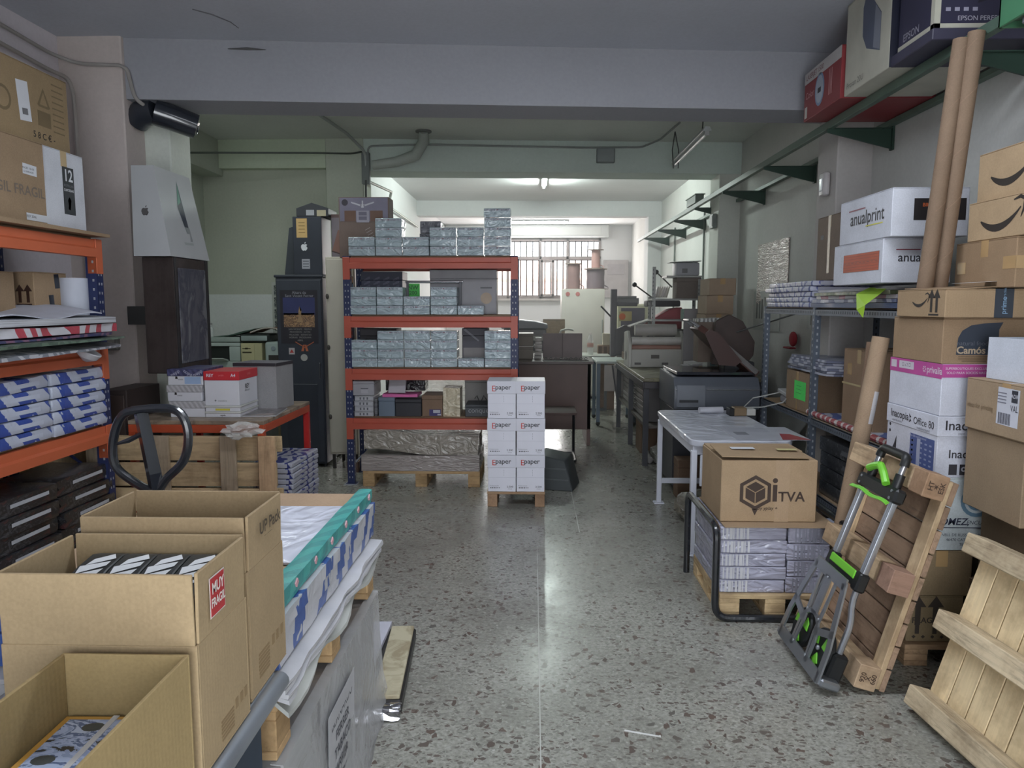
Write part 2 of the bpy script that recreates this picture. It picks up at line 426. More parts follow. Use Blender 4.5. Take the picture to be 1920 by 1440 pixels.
def carton(name, label, cat, w_, d_, h_, loc, rot=0, mat=None, group=None, tape=True, tmat=None, along='X', gap=.003, topflaps=True):
    """closed shipping box: body, two top flaps meeting at a seam, a tape strip over the seam and down two sides"""
    mat = mat or KRAFT
    t = thing(name, label, cat, loc, rot, group)
    bm = new(); bb(bm, -w_ / 2, w_ / 2, -d_ / 2, d_ / 2, 0, h_ - .004)
    mk('body', bm, mat, t, bevel=.003)
    if topflaps:
        for s in (-1, 1):
            bm = new()
            if along == 'X': bb(bm, -w_ / 2, w_ / 2, s * gap / 2, s * d_ / 2, h_ - .004, h_)
            else: bb(bm, s * gap / 2, s * w_ / 2, -d_ / 2, d_ / 2, h_ - .004, h_)
            mk('flap', bm, mat, t, bevel=.001)
    else:
        bm = new(); bb(bm, -w_ / 2, w_ / 2, -d_ / 2, d_ / 2, h_ - .004, h_); mk('lid', bm, mat, t, bevel=.001)
    if tape:
        bm = new(); tw = .025; dp = min(.08, h_ * .35); e = .0006
        if along == 'X':
            bb(bm, -w_ / 2 - e, w_ / 2 + e, -tw, tw, h_, h_ + e)
            for s in (-1, 1): bb(bm, s * w_ / 2, s * (w_ / 2 + e), -tw, tw, h_ - dp, h_ + e)
        else:
            bb(bm, -tw, tw, -d_ / 2 - e, d_ / 2 + e, h_, h_ + e)
            for s in (-1, 1): bb(bm, -tw, tw, s * d_ / 2, s * (d_ / 2 + e), h_ - dp, h_ + e)
        mk('tape', bm, tmat or TAPE, t)
    return t
def at(px, py, Y):
    """point of the room seen at a pixel of the 1920x1440 photo, at depth Y (used to take positions only)"""
    v = Euler(cam.rotation_euler).to_matrix() @ Vector(((px - 960) / 1380, (720 - py) / 1380, -1))
    t = Y / v.y
    return Vector((v.x * t, Y, 1.55 + v.z * t))
ORD = ['', 'first', 'second', 'third', 'fourth', 'fifth', 'sixth', 'seventh', 'eighth', 'ninth', 'tenth']

# ------------------------------------------------------------ the room
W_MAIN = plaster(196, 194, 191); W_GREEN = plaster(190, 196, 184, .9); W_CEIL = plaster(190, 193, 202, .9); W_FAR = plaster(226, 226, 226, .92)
W_LOW = plaster(217, 210, 215)
CZ1 = 3.25
bm = new(); bb(bm, -4.2, 2.75, -1.6, 19.2, -.12, 0)
floor = struct('floor', bm, terrazzo())
# pale divider strips let into the terrazzo, a hair proud
JS = P(176, 176, 170, .4)
for i, (x, y0, y1) in enumerate(((.03, .6, 4.6), (.32, 4.9, 9.0))):
    bm = new(); bb(bm, x - .0025, x + .0025, y0, y1, 0, .0006); mk('divider_strip', bm, JS, floor)
bm = new(); bb(bm, -1.5, 2.3, 5.355, 5.36, 0, .0006); mk('divider_strip', bm, P(128, 126, 120, .5), floor)

def ceil(name, x0, x1, y0, y1, z, m):
    bm = new(); bb(bm, x0, x1, y0, y1, z, z + .15); return struct(name, bm, m)
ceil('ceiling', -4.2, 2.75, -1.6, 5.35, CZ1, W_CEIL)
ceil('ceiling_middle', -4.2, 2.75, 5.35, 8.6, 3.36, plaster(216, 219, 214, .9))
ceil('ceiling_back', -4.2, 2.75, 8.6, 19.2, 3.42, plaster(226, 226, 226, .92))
# side walls
bm = new(); bb(bm, 2.35, 2.6, -1.6, 18.6, 0, 3.6); wall_right = struct('wall_right', bm, [plaster(205, 205, 201)])
bm = new(); bb(bm, -3.3, -3.05, -1.6, 5.1, 0, 3.6); struct('wall_left', bm, W_LOW)
bm = new(); bb(bm, -4.0, -3.74, 5.35, 8.7, 0, 3.6); struct('wall_alcove_left', bm, W_GREEN)
bm = new(); bb(bm, -3.74, -1.9, 8.42, 8.7, 0, 3.6); struct('wall_alcove_back', bm, plaster(188, 192, 178, .92))
bm = new(); bb(bm, -2.4, -2.12, 8.7, 18.6, 0, 3.6); struct('wall_back_left', bm, W_FAR)
bm = new()
for a in ((-3.3, -.8, 0, 3.4), (1.2, 2.6, 0, 3.4), (-.8, 1.2, 2.3, 3.4)): bb(bm, a[0], a[1], -1.6, -1.45, a[2], a[3])
struct('wall_front', bm, W_MAIN)
# paler dado area low on the alcove wall
bm = new(); bb(bm, -3.73, -1.95, 8.405, 8.42, 0, 1.66); struct('wall_alcove_dado', bm, plaster(222, 226, 224, .92))
# columns
def column(name, x0, x1, y0, y1, m, z1=3.5):
    bm = new(); bb(bm, x0, x1, y0, y1, 0, z1); return struct(name, bm, m, bevel=.008)
column('column_left', -3.06, -2.64, 4.83, 5.08, plaster(198, 187, 182))
column('column_left_inner', -3.74, -2.47, 5.08, 5.38, plaster(212, 217, 208, .9))  # light from the back is put into this paler green
column('column_right', 2.11, 2.36, 5.32, 5.68, plaster(198, 194, 191))
column('column_middle_right', 2.11, 2.36, 8.62, 9.06, plaster(208, 210, 203))
column('column_middle_left', -2.30, -1.88, 8.28, 8.66, plaster(190, 195, 182, .92))
column('column_far_right', 2.11, 2.36, 13.84, 14.3, W_FAR)
# ceiling beams
def beam(name, xa, ya, xb, yb, dy, z0, z1, m):
    bm = new()
    v = [bm.verts.new(p) for p in ((xa, ya, z0), (xb, yb, z0), (xb, yb + dy, z0), (xa, ya + dy, z0), (xa, ya, z1), (xb, yb, z1), (xb, yb + dy, z1), (xa, ya + dy, z1))]
    for f in ((3, 2, 1, 0), (4, 5, 6, 7), (0, 1, 5, 4), (1, 2, 6, 5), (2, 3, 7, 6), (3, 0, 4, 7)): bm.faces.new([v[i] for i in f])
    return struct(name, bm, m, bevel=.006)
beam('beam_front', -3.05, 4.83, 2.4, 5.32, .36, 2.87, 3.4, plaster(158, 159, 165, .92))
beam('beam_middle', -1.95, 8.3, 2.4, 8.62, .42, 3.015, 3.5, plaster(201, 212, 205, .92))
beam('beam_alcove', -3.74, 8.30, -2.28, 8.30, .13, 3.05, 3.4, plaster(198, 208, 187, .92))
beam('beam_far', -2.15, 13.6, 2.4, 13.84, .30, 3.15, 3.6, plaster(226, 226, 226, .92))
beam('beam_alcove_side', -3.74, 5.3, -3.50, 5.3, 3.1, 2.98, 3.5, W_GREEN)
# far wall with the window opening
WY = 18.0
WX0, WX1, WZ0, WZ1 = -1.45, 1.62, 1.68, 3.12
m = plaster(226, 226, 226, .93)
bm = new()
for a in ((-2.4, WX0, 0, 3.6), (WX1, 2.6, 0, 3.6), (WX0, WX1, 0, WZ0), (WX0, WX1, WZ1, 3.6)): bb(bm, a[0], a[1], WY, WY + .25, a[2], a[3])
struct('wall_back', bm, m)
FR = P(150, 140, 138, .45)
win = D.objects.new('window_1', None); COL.objects.link(win); win['kind'] = 'structure'; win.location = (0, WY, 0)
def wpart(name, *bs, mat=FR, bevel=.003):
    bm = new()
    for b in bs: bb(bm, *b)
    return mk(name, bm, mat, win, bevel=bevel)
wpart('window_frame', (WX0, WX0 + .06, -.02, .07, WZ0, WZ1), (WX1 - .06, WX1, -.02, .07, WZ0, WZ1), (WX0, WX1, -.02, .07, WZ0, WZ0 + .06), (WX0, WX1, -.02, .07, WZ1 - .06, WZ1))
wpart('transom', (WX0, WX1, -.02, .07, 2.62, 2.69))
for x in (-.62, .17, .82): wpart('mullion', (x - .03, x + .03, -.02, .07, WZ0, WZ1))
wpart('sash', (.17, .23, -.12, -.03, WZ0 + .05, 2.60), (.44, .50, -.12, -.03, WZ0 + .05, 2.60), (.17, .50, -.12, -.03, WZ0 + .05, WZ0 + .11), (.17, .50, -.12, -.03, 2.54, 2.60))
gl = D.materials.new('window_glass'); gl.use_nodes = True
g = gl.node_tree.nodes['Principled BSDF']; g.inputs['Base Color'].default_value = (1, 1, 1, 1); g.inputs['Transmission Weight'].default_value = 1; g.inputs['Roughness'].default_value = 0; g.inputs['IOR'].default_value = 1.0
g.inputs['Alpha'].default_value = .12
for x0, x1 in ((WX0 + .06, -.65), (-.59, .14), (.2, .79), (.85, WX1 - .06)):
    for z0, z1 in ((WZ0 + .06, 2.62), (2.69, WZ1 - .06)): wpart('pane', (x0, x1, .02, .026, z0, z1), mat=gl, bevel=0)
BAR = P(92, 86, 86, .5)
x = WX0 + .1; gr = []
while x < WX1 - .05:
    wpart('security_bar', (x - .014, x + .014, .12, .145, WZ0 + .03, WZ1 - .03), mat=BAR, bevel=0); x += .148
wpart('security_rail', (WX0, WX1, .115, .14, WZ0 + .04, WZ0 + .08), (WX0, WX1, .115, .14, 2.60, 2.64), (WX0, WX1, .115, .14, WZ1 - .08, WZ1 - .04), mat=BAR)
wpart('window_sill', (WX0 - .05, WX1 + .05, -.1, .1, WZ0 - .05, WZ0), mat=P(186, 180, 176, .6))
# roller-shutter box above the window
bm = new(); bb(bm, -2.1, 1.78, WY - .26, WY - .01, 3.13, 3.41)
sb = struct('trim_1', bm, P(196, 198, 196, .5, var=.03), bevel=.01)
bm = new(); bb(bm, -2.0, 1.6, WY - .268, WY - .26, 3.17, 3.37); mk('access_panel', bm, P(204, 206, 202, .5, var=.03), sb, bevel=.004)
# house across the yard, seen through the window
bm = new(); bb(bm, -6, 8, 24, 26, -3, 3.0)
ob = struct('exterior_house', bm, plaster(226, 196, 184, .85))
bm = new(); bb(bm, -6, 8, 23.85, 24, 2.28, 2.36); mk('cornice', bm, plaster(190, 150, 128), ob, bevel=.02)
bm = new(); bb(bm, -6, 8, 23.8, 24, 2.0, 2.05); mk('cable_ledge', bm, plaster(170, 140, 124), ob, bevel=.01)

# ------------------------------------------------------------ shared makers
ORANGE = P(192, 98, 64, .45, var=.06); NAVY = P(34, 44, 84, .5); CHIP = cardboard(150, 122, 92, corr=False)
RACKRED = P(180, 84, 66, .45, var=.06)
def slab(bm, x0, x1, y0, y1, z0, z1, nx=10, ny=10, amp=.006, seed=0, edge=.0, droop=None):
    """soft block of sheets: uneven top, slightly ragged sides"""
    r = random.Random(seed); ph = [r.uniform(0, 6.3) for _ in range(8)]
    def wob(u, v, k): return math.sin(u * 5.1 + ph[k]) * .5 + math.sin(v * 7.3 + ph[k + 1]) * .3 + math.sin((u + v) * 11 + ph[k + 2]) * .2
    top, bot = [], []
    for j in range(ny + 1):
        for i in range(nx + 1):
            u, v = i / nx, j / ny
            ex = edge * wob(u * 2, v * 3, 3); ey = edge * wob(v * 2, u * 3, 5)
            x = x0 + (x1 - x0) * u + ex; y = y0 + (y1 - y0) * v + ey
            dz = amp * wob(u, v, 0); dr = droop(u, v) if droop else 0
            top.append(bm.verts.new((x, y, z1 + dz + dr)))
            bot.append(bm.verts.new((x + edge * .3 * wob(v, u, 2), y, z0 + (dr if droop else 0) + amp * .2 * wob(u, v, 4))))
    f = lambda i, j: j * (nx + 1) + i
    for j in range(ny):
        for i in range(nx):
            a, b, c, d = f(i, j), f(i + 1, j), f(i + 1, j + 1), f(i, j + 1)
            bm.faces.new((top[a], top[b], top[c], top[d])); bm.faces.new((bot[d], bot[c], bot[b], bot[a]))
    for i in range(nx):
        bm.faces.new((bot[f(i, 0)], bot[f(i + 1, 0)], top[f(i + 1, 0)], top[f(i, 0)])); bm.faces.new((bot[f(i + 1, ny)], bot[f(i, ny)], top[f(i, ny)], top[f(i + 1, ny)]))
    for j in range(ny):
        bm.faces.new((bot[f(0, j + 1)], bot[f(0, j)], top[f(0, j)], top[f(0, j + 1)])); bm.faces.new((bot[f(nx, j)], bot[f(nx, j + 1)], top[f(nx, j + 1)], top[f(nx, j)]))
    return bm

def rack(name, label, w_, d_, h_, levels, loc, rot, beam_mat, up_mat, bh=.095, hole=None):
    """boltless rack; local x along the beams, y depth (front at 0, back at d_)"""
    t = thing(name, label, 'rack', loc, rot)
    up = None
    for x in (.03, w_ - .03):
        for y in (.03, d_ - .03):
            if up is None:
                bm = new(); bb(bm, -.03, .03, -.03, -.027, 0, h_); bb(bm, -.03, -.027, -.03, .03, 0, h_); bb(bm, .027, .03, -.03, .03, 0, h_); bb(bm, -.03, -.02, .027, .03, 0, h_); bb(bm, .02, .03, .027, .03, 0, h_)
                up = mk('upright', bm, up_mat, t, loc=(x, y, 0))
                z = .06; pb = new()
                while z < h_ - .03:
                    for s in (-.012, .012): box(pb, s, -.0306, z, .008, .0012, .014)
                    box(pb, .0306, -.01, z + .02, .0012, .01, .014); box(pb, -.0306, -.01, z + .02, .0012, .01, .014)
                    z += .05
                pm = mk('punched_holes', pb, hole or P(150, 152, 158, .4), up); pm['kind'] = 'stuff'
                fb = new(); bb(fb, -.045, .045, -.045, .045, 0, .006); fm = mk('foot_plate', fb, up_mat, up)
            else:
                u2 = put('upright', up.data, t, (x, y, 0)); put('punched_holes', pm.data, u2); put('foot_plate', fm.data, u2)
    for z in levels:
        for y, s in ((0, 1), (d_, -1)):
            bm = new()
            # C section with a forward lip along the bottom half
            prof = [(0, 0), (0, .045), (.016, .055), (.016, bh), (.05, bh), (.05, bh - .006), (.022, bh - .006), (.022, .006), (.05, .006), (.05, 0)]
            prism(bm, [(y + s * (p[0] - .012), z - bh + p[1]) for p in prof], 'X', .055, w_ - .055)
            b = mk('beam', bm, beam_mat, t)
            for x in (0, w_ - .06):
                bm = new(); bb(bm, x, x + .06, y - s * .004, y + s * .05, z - bh - .09, z + .004); mk('end_bracket', bm, beam_mat, b, bevel=.002)
        bm = new(); bb(bm, .02, w_ - .02, .045, d_ - .045, z - .004, z + .014); mk('shelf_board', bm, CHIP, t)
    n = 4
    for x in (.03, w_ - .03):
        for k in range(n):
            z0 = .15 + k * (h_ - .3) / n; z1 = z0 + (h_ - .3) / n
            bm = new(); cyl(bm, (x, .04, z0), (x, d_ - .04, z1 if k % 2 else z0 + .02), .009, 6); mk('brace', bm, up_mat, t)
    return t

# ------------------------------------------------------------ rack along the wall of the front room
# local x runs along +Y of the room, local y runs towards the wall
LR = rack('boltless_rack', 'boltless rack with orange beams and blue uprights beside the pinkish column', 1.95, .62, 1.9,
          [.21, .868, 1.315, 1.9], (-2.4, 2.13, 0), PI / 2, ORANGE, NAVY)
# local (x, y) -> room (-2.4 - y, 2.13 + x)
# sheets of board as top deck
bm = new(); slab(bm, -3.0, -2.36, 2.2, 4.1, 1.917, 1.935, 6, 12, .003, 3, .004)
tag(mk('cardboard_sheet', bm, KRAFT2, smooth=True), 'flat brown cardboard sheet covering the top of the orange rack', 'cardboard')

GREYINK = P(118, 106, 96, .8); LBL = P(206, 208, 214, .5, var=.03)
d = (.33, .50, .40)
t = carton('shipping_box', 'brown box stamped FRAGIL beside the white wine box on orange rack', 'box', .34, .44, .405, (-2.62, 3.49, 1.938), .0, KRAFT2, along='Y')
d = (.34, .44, .405)
decal(t, d, 'R', .11, .26, .10, .05, LBL, 'address_label', roll=-.03)
text(t, d, 'R', .10, .155, 'FRAGIL', .068, GREYINK, .01); text(t, d, 'R', -.14, .155, 'FRAGIL', .068, GREYINK, .01)
text(t, d, 'R', .10, .265, 'PAGES 150-00', .014, INK); text(t, d, 'R', .10, .248, '12 UNIDADES', .012, INK)
decal(t, d, 'R', .15, .035, .17, .034, LBL, 'shipping_label', eps=.001)
text(t, d, 'R', .10, .036, 'REF 2046', .018, INK, eps=.0018)
t = carton('wine_box', 'white carton with black panel numbered 12 on top of the orange rack', 'box', .40, .335, .405, (-2.66, 3.885, 1.938), 0, cardboard(208, 211, 220, corr=False), along='X', tmat=TAPE_CLEAR)
d = (.40, .335, .405)
decal(t, d, 'R', .03, .205, .095, .245, P(34, 36, 44, .5), 'black_panel')
text(t, d, 'R', .03, .282, '12', .085, WHITE, .02, sx=.9); text(t, d, 'R', .03, .232, 'BOTELLAS', .017, P(120, 122, 130)); text(t, d, 'R', .03, .208, 'SURTIDAS', .018, WHITE, .02)
shape(t, d, 'R', .03, .14, [[(-.012, -.03), (.006, -.034), (.012, .0), (.016, .02), (0, .034), (-.014, .016), (-.008, -.004)]], WHITE, 'white_emblem')
t = carton('shipping_box', 'big kraft box with faded symbols topmost over the orange rack', 'box', .52, .60, .385, (-2.77, 3.73, 2.345), .0, cardboard(158, 132, 92), along='Y')
d = (.52, .60, .385)
decal(t, d, 'R', -.05, .2, .085, .19, LBL, 'address_label', roll=.10); decal(t, d, 'R', -.045, .15, .04, .03, P(110, 110, 114), 'barcode', eps=.001, roll=.10)
GI = P(112, 96, 70, .8)
shape(t, d, 'R', .10, .25, [[(-.05, -.04), (-.036, -.048), (0, .03), (0, .05)], [(.05, -.04), (.036, -.048), (0, .03), (0, .05)], [(-.036, -.048), (.036, -.048), (.036, -.036), (-.036, -.036)]], GI, 'recycling_mark')
decal(t, d, 'R', .10, .145, .10, .075, GI, 'printed_block'); 
for k in range(9): decal(t, d, 'R', .215, .10 + k * .03, .09, .006, GI, 'printed_line')
text(t, d, 'R', .09, .055, '5 8 C \u20ac -', .045, INK, .01)
shape(t, d, 'R', -.20, .18, [[(math.cos(a * PI / 8) * .06, math.sin(a * PI / 8) * .06) for a in range(16)]], GI, 'round_stamp')
shape(t, d, 'R', -.20, .18, [[(math.cos(a * PI / 8) * .045, math.sin(a * PI / 8) * .045) for a in range(16)]], cardboard(158, 132, 92), 'round_stamp', eps=.0016)

# papers on the middle shelf, each wrapped package on its own
RED = (168, 66, 78)
PW = [('white wrapped paper package with dark red print drooping over the shelf edge', bands((176, 176, 182), (120, 124, 132), 7, 9, (0, 0, .6), c3=(170, 170, 176)), 1.333, 1.352, .052, -2.27, .10),
      ('green wrapped paper package with torn ends in the shelf pile', bands((96, 116, 100), (74, 92, 80), 6, 6, (0, 0, .4)), 1.372, 1.385, .014, -2.245, .05),
      ('dark violet paper package with red and white flecks above the green one', bands((60, 62, 96), (120, 88, 110), 7, 6, (0, .3, .5)), 1.389, 1.405, .008, -2.28, .03),
      ('red and white wrapped paper package under the loose white sheets', bands((192, 190, 196), RED, 3.2, 6, (0, 0, .8)), 1.408, 1.452, .006, -2.285, .03),
      ('pack of grey white poster sheets with a crumpled corner', stacked((150, 150, 154), (190, 192, 198), .004), 1.455, 1.485, .004, -2.275, .02)]
for i, (lb, m_, z0, z1, amp, xr, dr) in enumerate(PW):
    bm = new(); slab(bm, -2.95, xr, 2.5 + .04 * i, 3.99 - .015 * (i % 3), z0, z1, 10, 16, min(amp, .010), 20 + i, .020, droop=lambda u, v, dr=dr: -dr * max(0, u - .8) * 2.2 * (1 - .6 * v))
    tag(mk('paper_package', bm, m_, smooth=True), lb, 'paper', 'wrapped papers on the orange rack')
bm = new(); slab(bm, -2.86, -2.30, 3.05, 3.88, 1.486, 1.492, 12, 12, .003, 31, .004, droop=lambda u, v: .05 * v * math.sin(u * 2.6 + .4) + .012 * math.sin(v * 9))
tag(mk('loose_sheets', bm, P(186, 188, 200, .6), smooth=True), 'curled white sheets lying loose on top of the paper pile', 'paper')
# torn wrapper end hanging off the shelf
bm = new(); lathe(bm, [(.012, -.035), (.05, -.01), (.062, .02), (.058, .024), (.03, -.005)], 14)
tag(mk('paper_cup_end', bm, P(186, 186, 190, .6), smooth=True, loc=(-2.33, 3.78, 1.285), rot=(0, .5, .2)), 'round white paper wrapper end hanging below the paper pile', 'wrapper')
# boxes standing on the pile
t = carton('shipping_box', 'kraft box with two up arrows on the papers in the orange rack', 'box', .30, .24, .215, (-2.70, 3.865, 1.50), -.08, KRAFT2, along='Y', tape=False)
d = (.30, .24, .215)
up_arrows(t, d, 'F', .092, .10, P(60, 40, 32), .72, .062)
for v in (.06, .17):
    decal(t, d, 'R', .045 if v > .1 else .0, v, .035, .075, P(32, 38, 48, .3, coat=.5), 'black_tape', roll=.08)
t = carton('shipping_box', 'plain brown box beside the arrow box in the orange rack', 'box', .34, .34, .21, (-2.775, 3.485, 1.50), 0, KRAFT2, along='Y')
bm = new(); lathe(bm, [(.002, .0), (.075, 0), (.075, .20), (.012, .20)], 24)
t = thing('paper_roll', 'white paper roll standing behind the blue upright of the rack', 'roll', (-2.52, 3.99, 1.49)); mk('roll', bm, P(184, 188, 200, .6), t, smooth=True)
bm = new(); lathe(bm, [(.001, .2001), (.02, .2001), (.02, .203), (.012, .203)], 16); mk('core', bm, KRAFT2, t, smooth=True)

# blue and white reams, five layers by two columns
def ream(name, w_, d_, h_, mat, labelmat=None, lab=None):
    """wrapped ream, origin base centre; folded flaps at the two short ends"""
    t = thing(name, 'x', 'paper')
    bm = new(); box(bm, 0, 0, h_ / 2, w_, d_, h_); bmesh.ops.subdivide_edges(bm, edges=bm.edges[:], cuts=3, use_grid_fill=True)
    r = random.Random(int(w_ * 1000 + h_ * 1e4))
    for v in bm.verts:
        if v.co.z > h_ * .2: v.co += Vector((r.uniform(-1, 1), r.uniform(-1, 1), r.uniform(-1.4, .2))) * .0028
    mk('wrapper', bm, mat, t, bevel=.005, seg=2)
    for s in (-1, 1):
        bm = new(); prism(bm, [(-d_ / 2 + .004, .004), (d_ / 2 - .004, .004), (d_ / 2 - .03, h_ * .62), (-d_ / 2 + .03, h_ * .62)], 'X', s * w_ / 2, s * (w_ / 2 + .0015)); mk('end_fold', bm, mat, t)
    if lab:
        bm = new(); u, v, a, b = lab; box(bm, u, -d_ / 2 - .0035, v, a, .0006, b); mk('label_strip', bm, labelmat, t)
    return t
BLUEREAM = bands((186, 192, 208), (52, 78, 158), 2.2, 2.2, (0, .75, .0), .5, (176, 182, 198), 2.0, .52)
r0 = ream('paper_ream', .46, .32, .0615, BLUEREAM, P(190, 196, 212, .5), (.04, .028, .24, .02))
g = 'blue and white paper reams on the orange rack'
first = True
for c, yc in enumerate((3.80, 3.325)):
    for k in range(5):
        lb = f"blue and white paper ream, {ORD[k + 1]} from the bottom, {('column at the blue upright', 'column away from the upright')[c]}"
        loc = (-2.555 + RND.uniform(-.008, .008), yc + RND.uniform(-.006, .006), .885 + k * .0645)
        rz = PI / 2 + RND.uniform(-.015, .015)
        rr = (.0, .0, rz) if not (c == 1 and k == 4) else (.03, -.02, rz + .05)
        if first: r0.location = loc; r0.rotation_euler = rr; r0['label'] = lb; r0['group'] = g; first = False
        else: dup(r0, loc, rr, lb, g)
BLKREAM = blotch(((27, 27, 29), (34, 34, 37), (70, 71, 75), (30, 30, 32), (40, 40, 43), (34, 33, 35), (74, 44, 44)), 9, (1, 1, 2), .6, .4, 1.5)
r1 = ream('black_ream', .46, .32, .0845, BLKREAM, P(176, 178, 184, .45), (.03, .048, .27, .018))
g = 'black paper packs low in the orange rack'; first = True
for c, yc in enumerate((3.825, 3.34)):
    for k in range(5):
        lb = f"black printed paper pack, {ORD[k + 1]} from the bottom, {('column beside the blue upright', 'column farther from the upright')[c]}"
        loc = (-2.57 + RND.uniform(-.012, .012), yc + RND.uniform(-.01, .01), .226 + k * .0865)
        rz = PI / 2 + RND.uniform(-.02, .02)
        if first: r1.location = loc; r1.rotation_euler = (0, 0, rz); r1['label'] = lb; r1['group'] = g; first = False
        else: dup(r1, loc, rz, lb, g)
# pale boards standing between rack and wall
t = thing('timber_boards', 'pale timber boards standing upright behind the orange rack', 'boards', (-3.025, 4.1, 0))
PINE = wood(206, 176, 128, .8, 1, 'Z')
pm = None
for k in range(6):
    if pm is None:
        bm = new(); bb(bm, -.01, .01, -.068, .068, 0, .86); pm = mk('plank', bm, PINE, t, bevel=.002, loc=(0, -.05 + k * .14, 0))
    else: put('plank', pm.data, t, (RND.uniform(-.003, .003), -.05 + k * .14, 0))

# ------------------------------------------------------------ fittings on the column and wall
t = thing('wall_switch', 'small grey switch box on the column beside the orange rack', 'switch', (-2.80, 4.83, 1.29))
bm = new(); bb(bm, -.05, .05, -.04, 0, -.045, .045); mk('case', bm, P(112, 110, 106, .5), t, bevel=.006)
bm = new(); bb(bm, -.03, .03, -.045, -.04, -.03, .03); mk('rocker', bm, P(128, 126, 120, .5), t, bevel=.003)
CON = P(158, 152, 146, .6)
bm = new(); tube(bm, arc_pts([(-3.02, 2.4, 3.1), (-3.02, 4.7, 3.0), (-2.98, 4.805, 2.99), (-2.95, 4.805, 2.9), (-2.92, 4.81, .9)], .06), .013, 8)
tag(mk('conduit_pipe', bm, CON, smooth=True), 'painted conduit along the wall turning down the pinkish column', 'pipe')
bm = new(); tube(bm, arc_pts([(-3.01, 2.4, 3.2), (-3.01, 4.7, 3.1), (-2.9, 4.80, 3.07), (-2.63, 4.80, 3.06), (-2.60, 4.82, 3.04), (-2.56, 4.82, 2.86), (-2.53, 4.9, 2.83)], .1), .012, 8)
tag(mk('cable', bm, P(150, 146, 142, .6), smooth=True), 'white cable looping over the column to the beam end', 'cable')
DUCT = P(44, 48, 56, .3, coat=.4)
t = thing('air_duct', 'short dark flexible duct sticking out under the front beam', 'duct', (-2.50, 4.95, 2.78))
bm = new(); tube(bm, [(-.14, .02, -.02), (-.08, .0, .02), (0, .0, .03)], [.085, .085, .08], 16); mk('elbow', bm, DUCT, t, smooth=True)
bm = new(); tube(bm, [(0, .0, .03), (.10, .05, -.0), (.22, .12, -.04), (.225, .12, -.042), (.20, .115, -.035)], [.088, .085, .082, .06, .055], 16); mk('hose', bm, P(38, 42, 50, .22, coat=.5), t, smooth=True)

# speaker cabinet and computer box above the red table
t = thing('loudspeaker', 'tall dark wooden loudspeaker with grey grille cloth mounted on the column', 'speaker', (-2.32, 4.77, 1.115))
bm = new(); bb(bm, -.10, .10, -.235, .235, 0, .725); mk('cabinet', bm, wood(62, 52, 50, .75, 1, 'Z', .5), t, bevel=.005)
bm = new(); bb(bm, .10, .108, -.195, .185, .06, .66); mk('grille', bm, blotch(((56, 56, 66), (84, 84, 92), (64, 64, 76), (108, 108, 112)), 5, (1, 1, .6), 0, .9, 1, 'LINEAR'), t, bevel=.004)
bm = new()
for a in ((.10, .104, -.235, -.205), (.10, .104, .195, .235)): bb(bm, *a, 0, .725)
mk('trim_strip', bm, P(26, 26, 30), t)
bm = new(); bb(bm, -.35, -.10, .02, .10, .3, .42); mk('wall_bracket', bm, P(60, 60, 60), t)
t = thing('computer_box', 'tapered white computer carton on top of the dark loudspeaker', 'box', (-2.32, 4.78, 1.842))
bm = new()
zt = .545; a, b = (.105, .272), (.105, .245)
prof_y0, prof_y1, ty0, ty1 = -.285, .255, -.265, .20
v = [bm.verts.new(p) for p in ((-.125, prof_y0, 0), (.105, prof_y0 - .0, 0), (.105, prof_y1, 0), (-.125, prof_y1, 0), (-.125, ty0, zt), (.015, ty0, zt), (.015, ty1, zt), (-.125, ty1, zt))]
for f in ((3, 2, 1, 0), (4, 5, 6, 7), (0, 1, 5, 4), (1, 2, 6, 5), (2, 3, 7, 6), (3, 0, 4, 7)): bm.faces.new([v[i] for i in f])
mk('carton', bm, P(172, 174, 176, .4, var=.03), t, bevel=.003)
ANG = math.atan2(.09, zt)
def on_slope(y, z, polys, m_, nm, off=.001, sc=1):
    bm = new()
    for p in polys:
        bm.faces.new([bm.verts.new((.105 - .09 * (z + q[1] * sc) / zt + off, y + q[0] * sc, z + q[1] * sc)) for q in p])
    bmesh.ops.triangulate(bm, faces=bm.faces[:]); return mk(nm, bm, m_, t)
on_slope(.0, .30, [[(-.06, .02), (-.005, .19), (.035, -.10), (-.018, -.10)]], P(40, 48, 66, .4), 'screen_picture')
on_slope(.0, .30, [[(-.058, .03), (-.006, .185), (-.004, .06)], ], P(74, 130, 112, .4), 'screen_glare', .0015)
on_slope(.015, .17, [[(-.03, .03), (.03, .03), (.045, -.06), (.01, -.06), (.02, -.01), (-.02, -.01)]], P(130, 134, 136, .4), 'stand_picture')
on_slope(.0, .1, [[(-.07, 0), (.06, .004), (.06, -.012), (-.06, -.016)]], P(150, 154, 154, .4), 'keyboard_picture')
APPLE = [[(.0, .022), (-.012, .026), (-.026, .018), (-.03, .0), (-.024, -.02), (-.012, -.032), (0, -.028), (.012, -.032), (.022, -.02), (.028, -.006), (.02, .002), (.018, .012), (.026, .02), (.012, .026)], [(.0, .028), (.003, .04), (.013, .046), (.011, .034)]]
d0 = (.23, .57, .545)
def on_front(u, v, polys, m_, nm, sc=1):
    bm = new()
    for p in polys:
        bm.faces.new([bm.verts.new((u + q[0] * sc, prof_y0 + (ty0 - prof_y0) * (v + q[1] * sc) / zt - .001, v + q[1] * sc)) for q in p])
    bmesh.ops.triangulate(bm, faces=bm.faces[:]); return mk(nm, bm, m_, t)
on_front(-.045, .27, APPLE, P(84, 82, 82, .4), 'logo', .8)

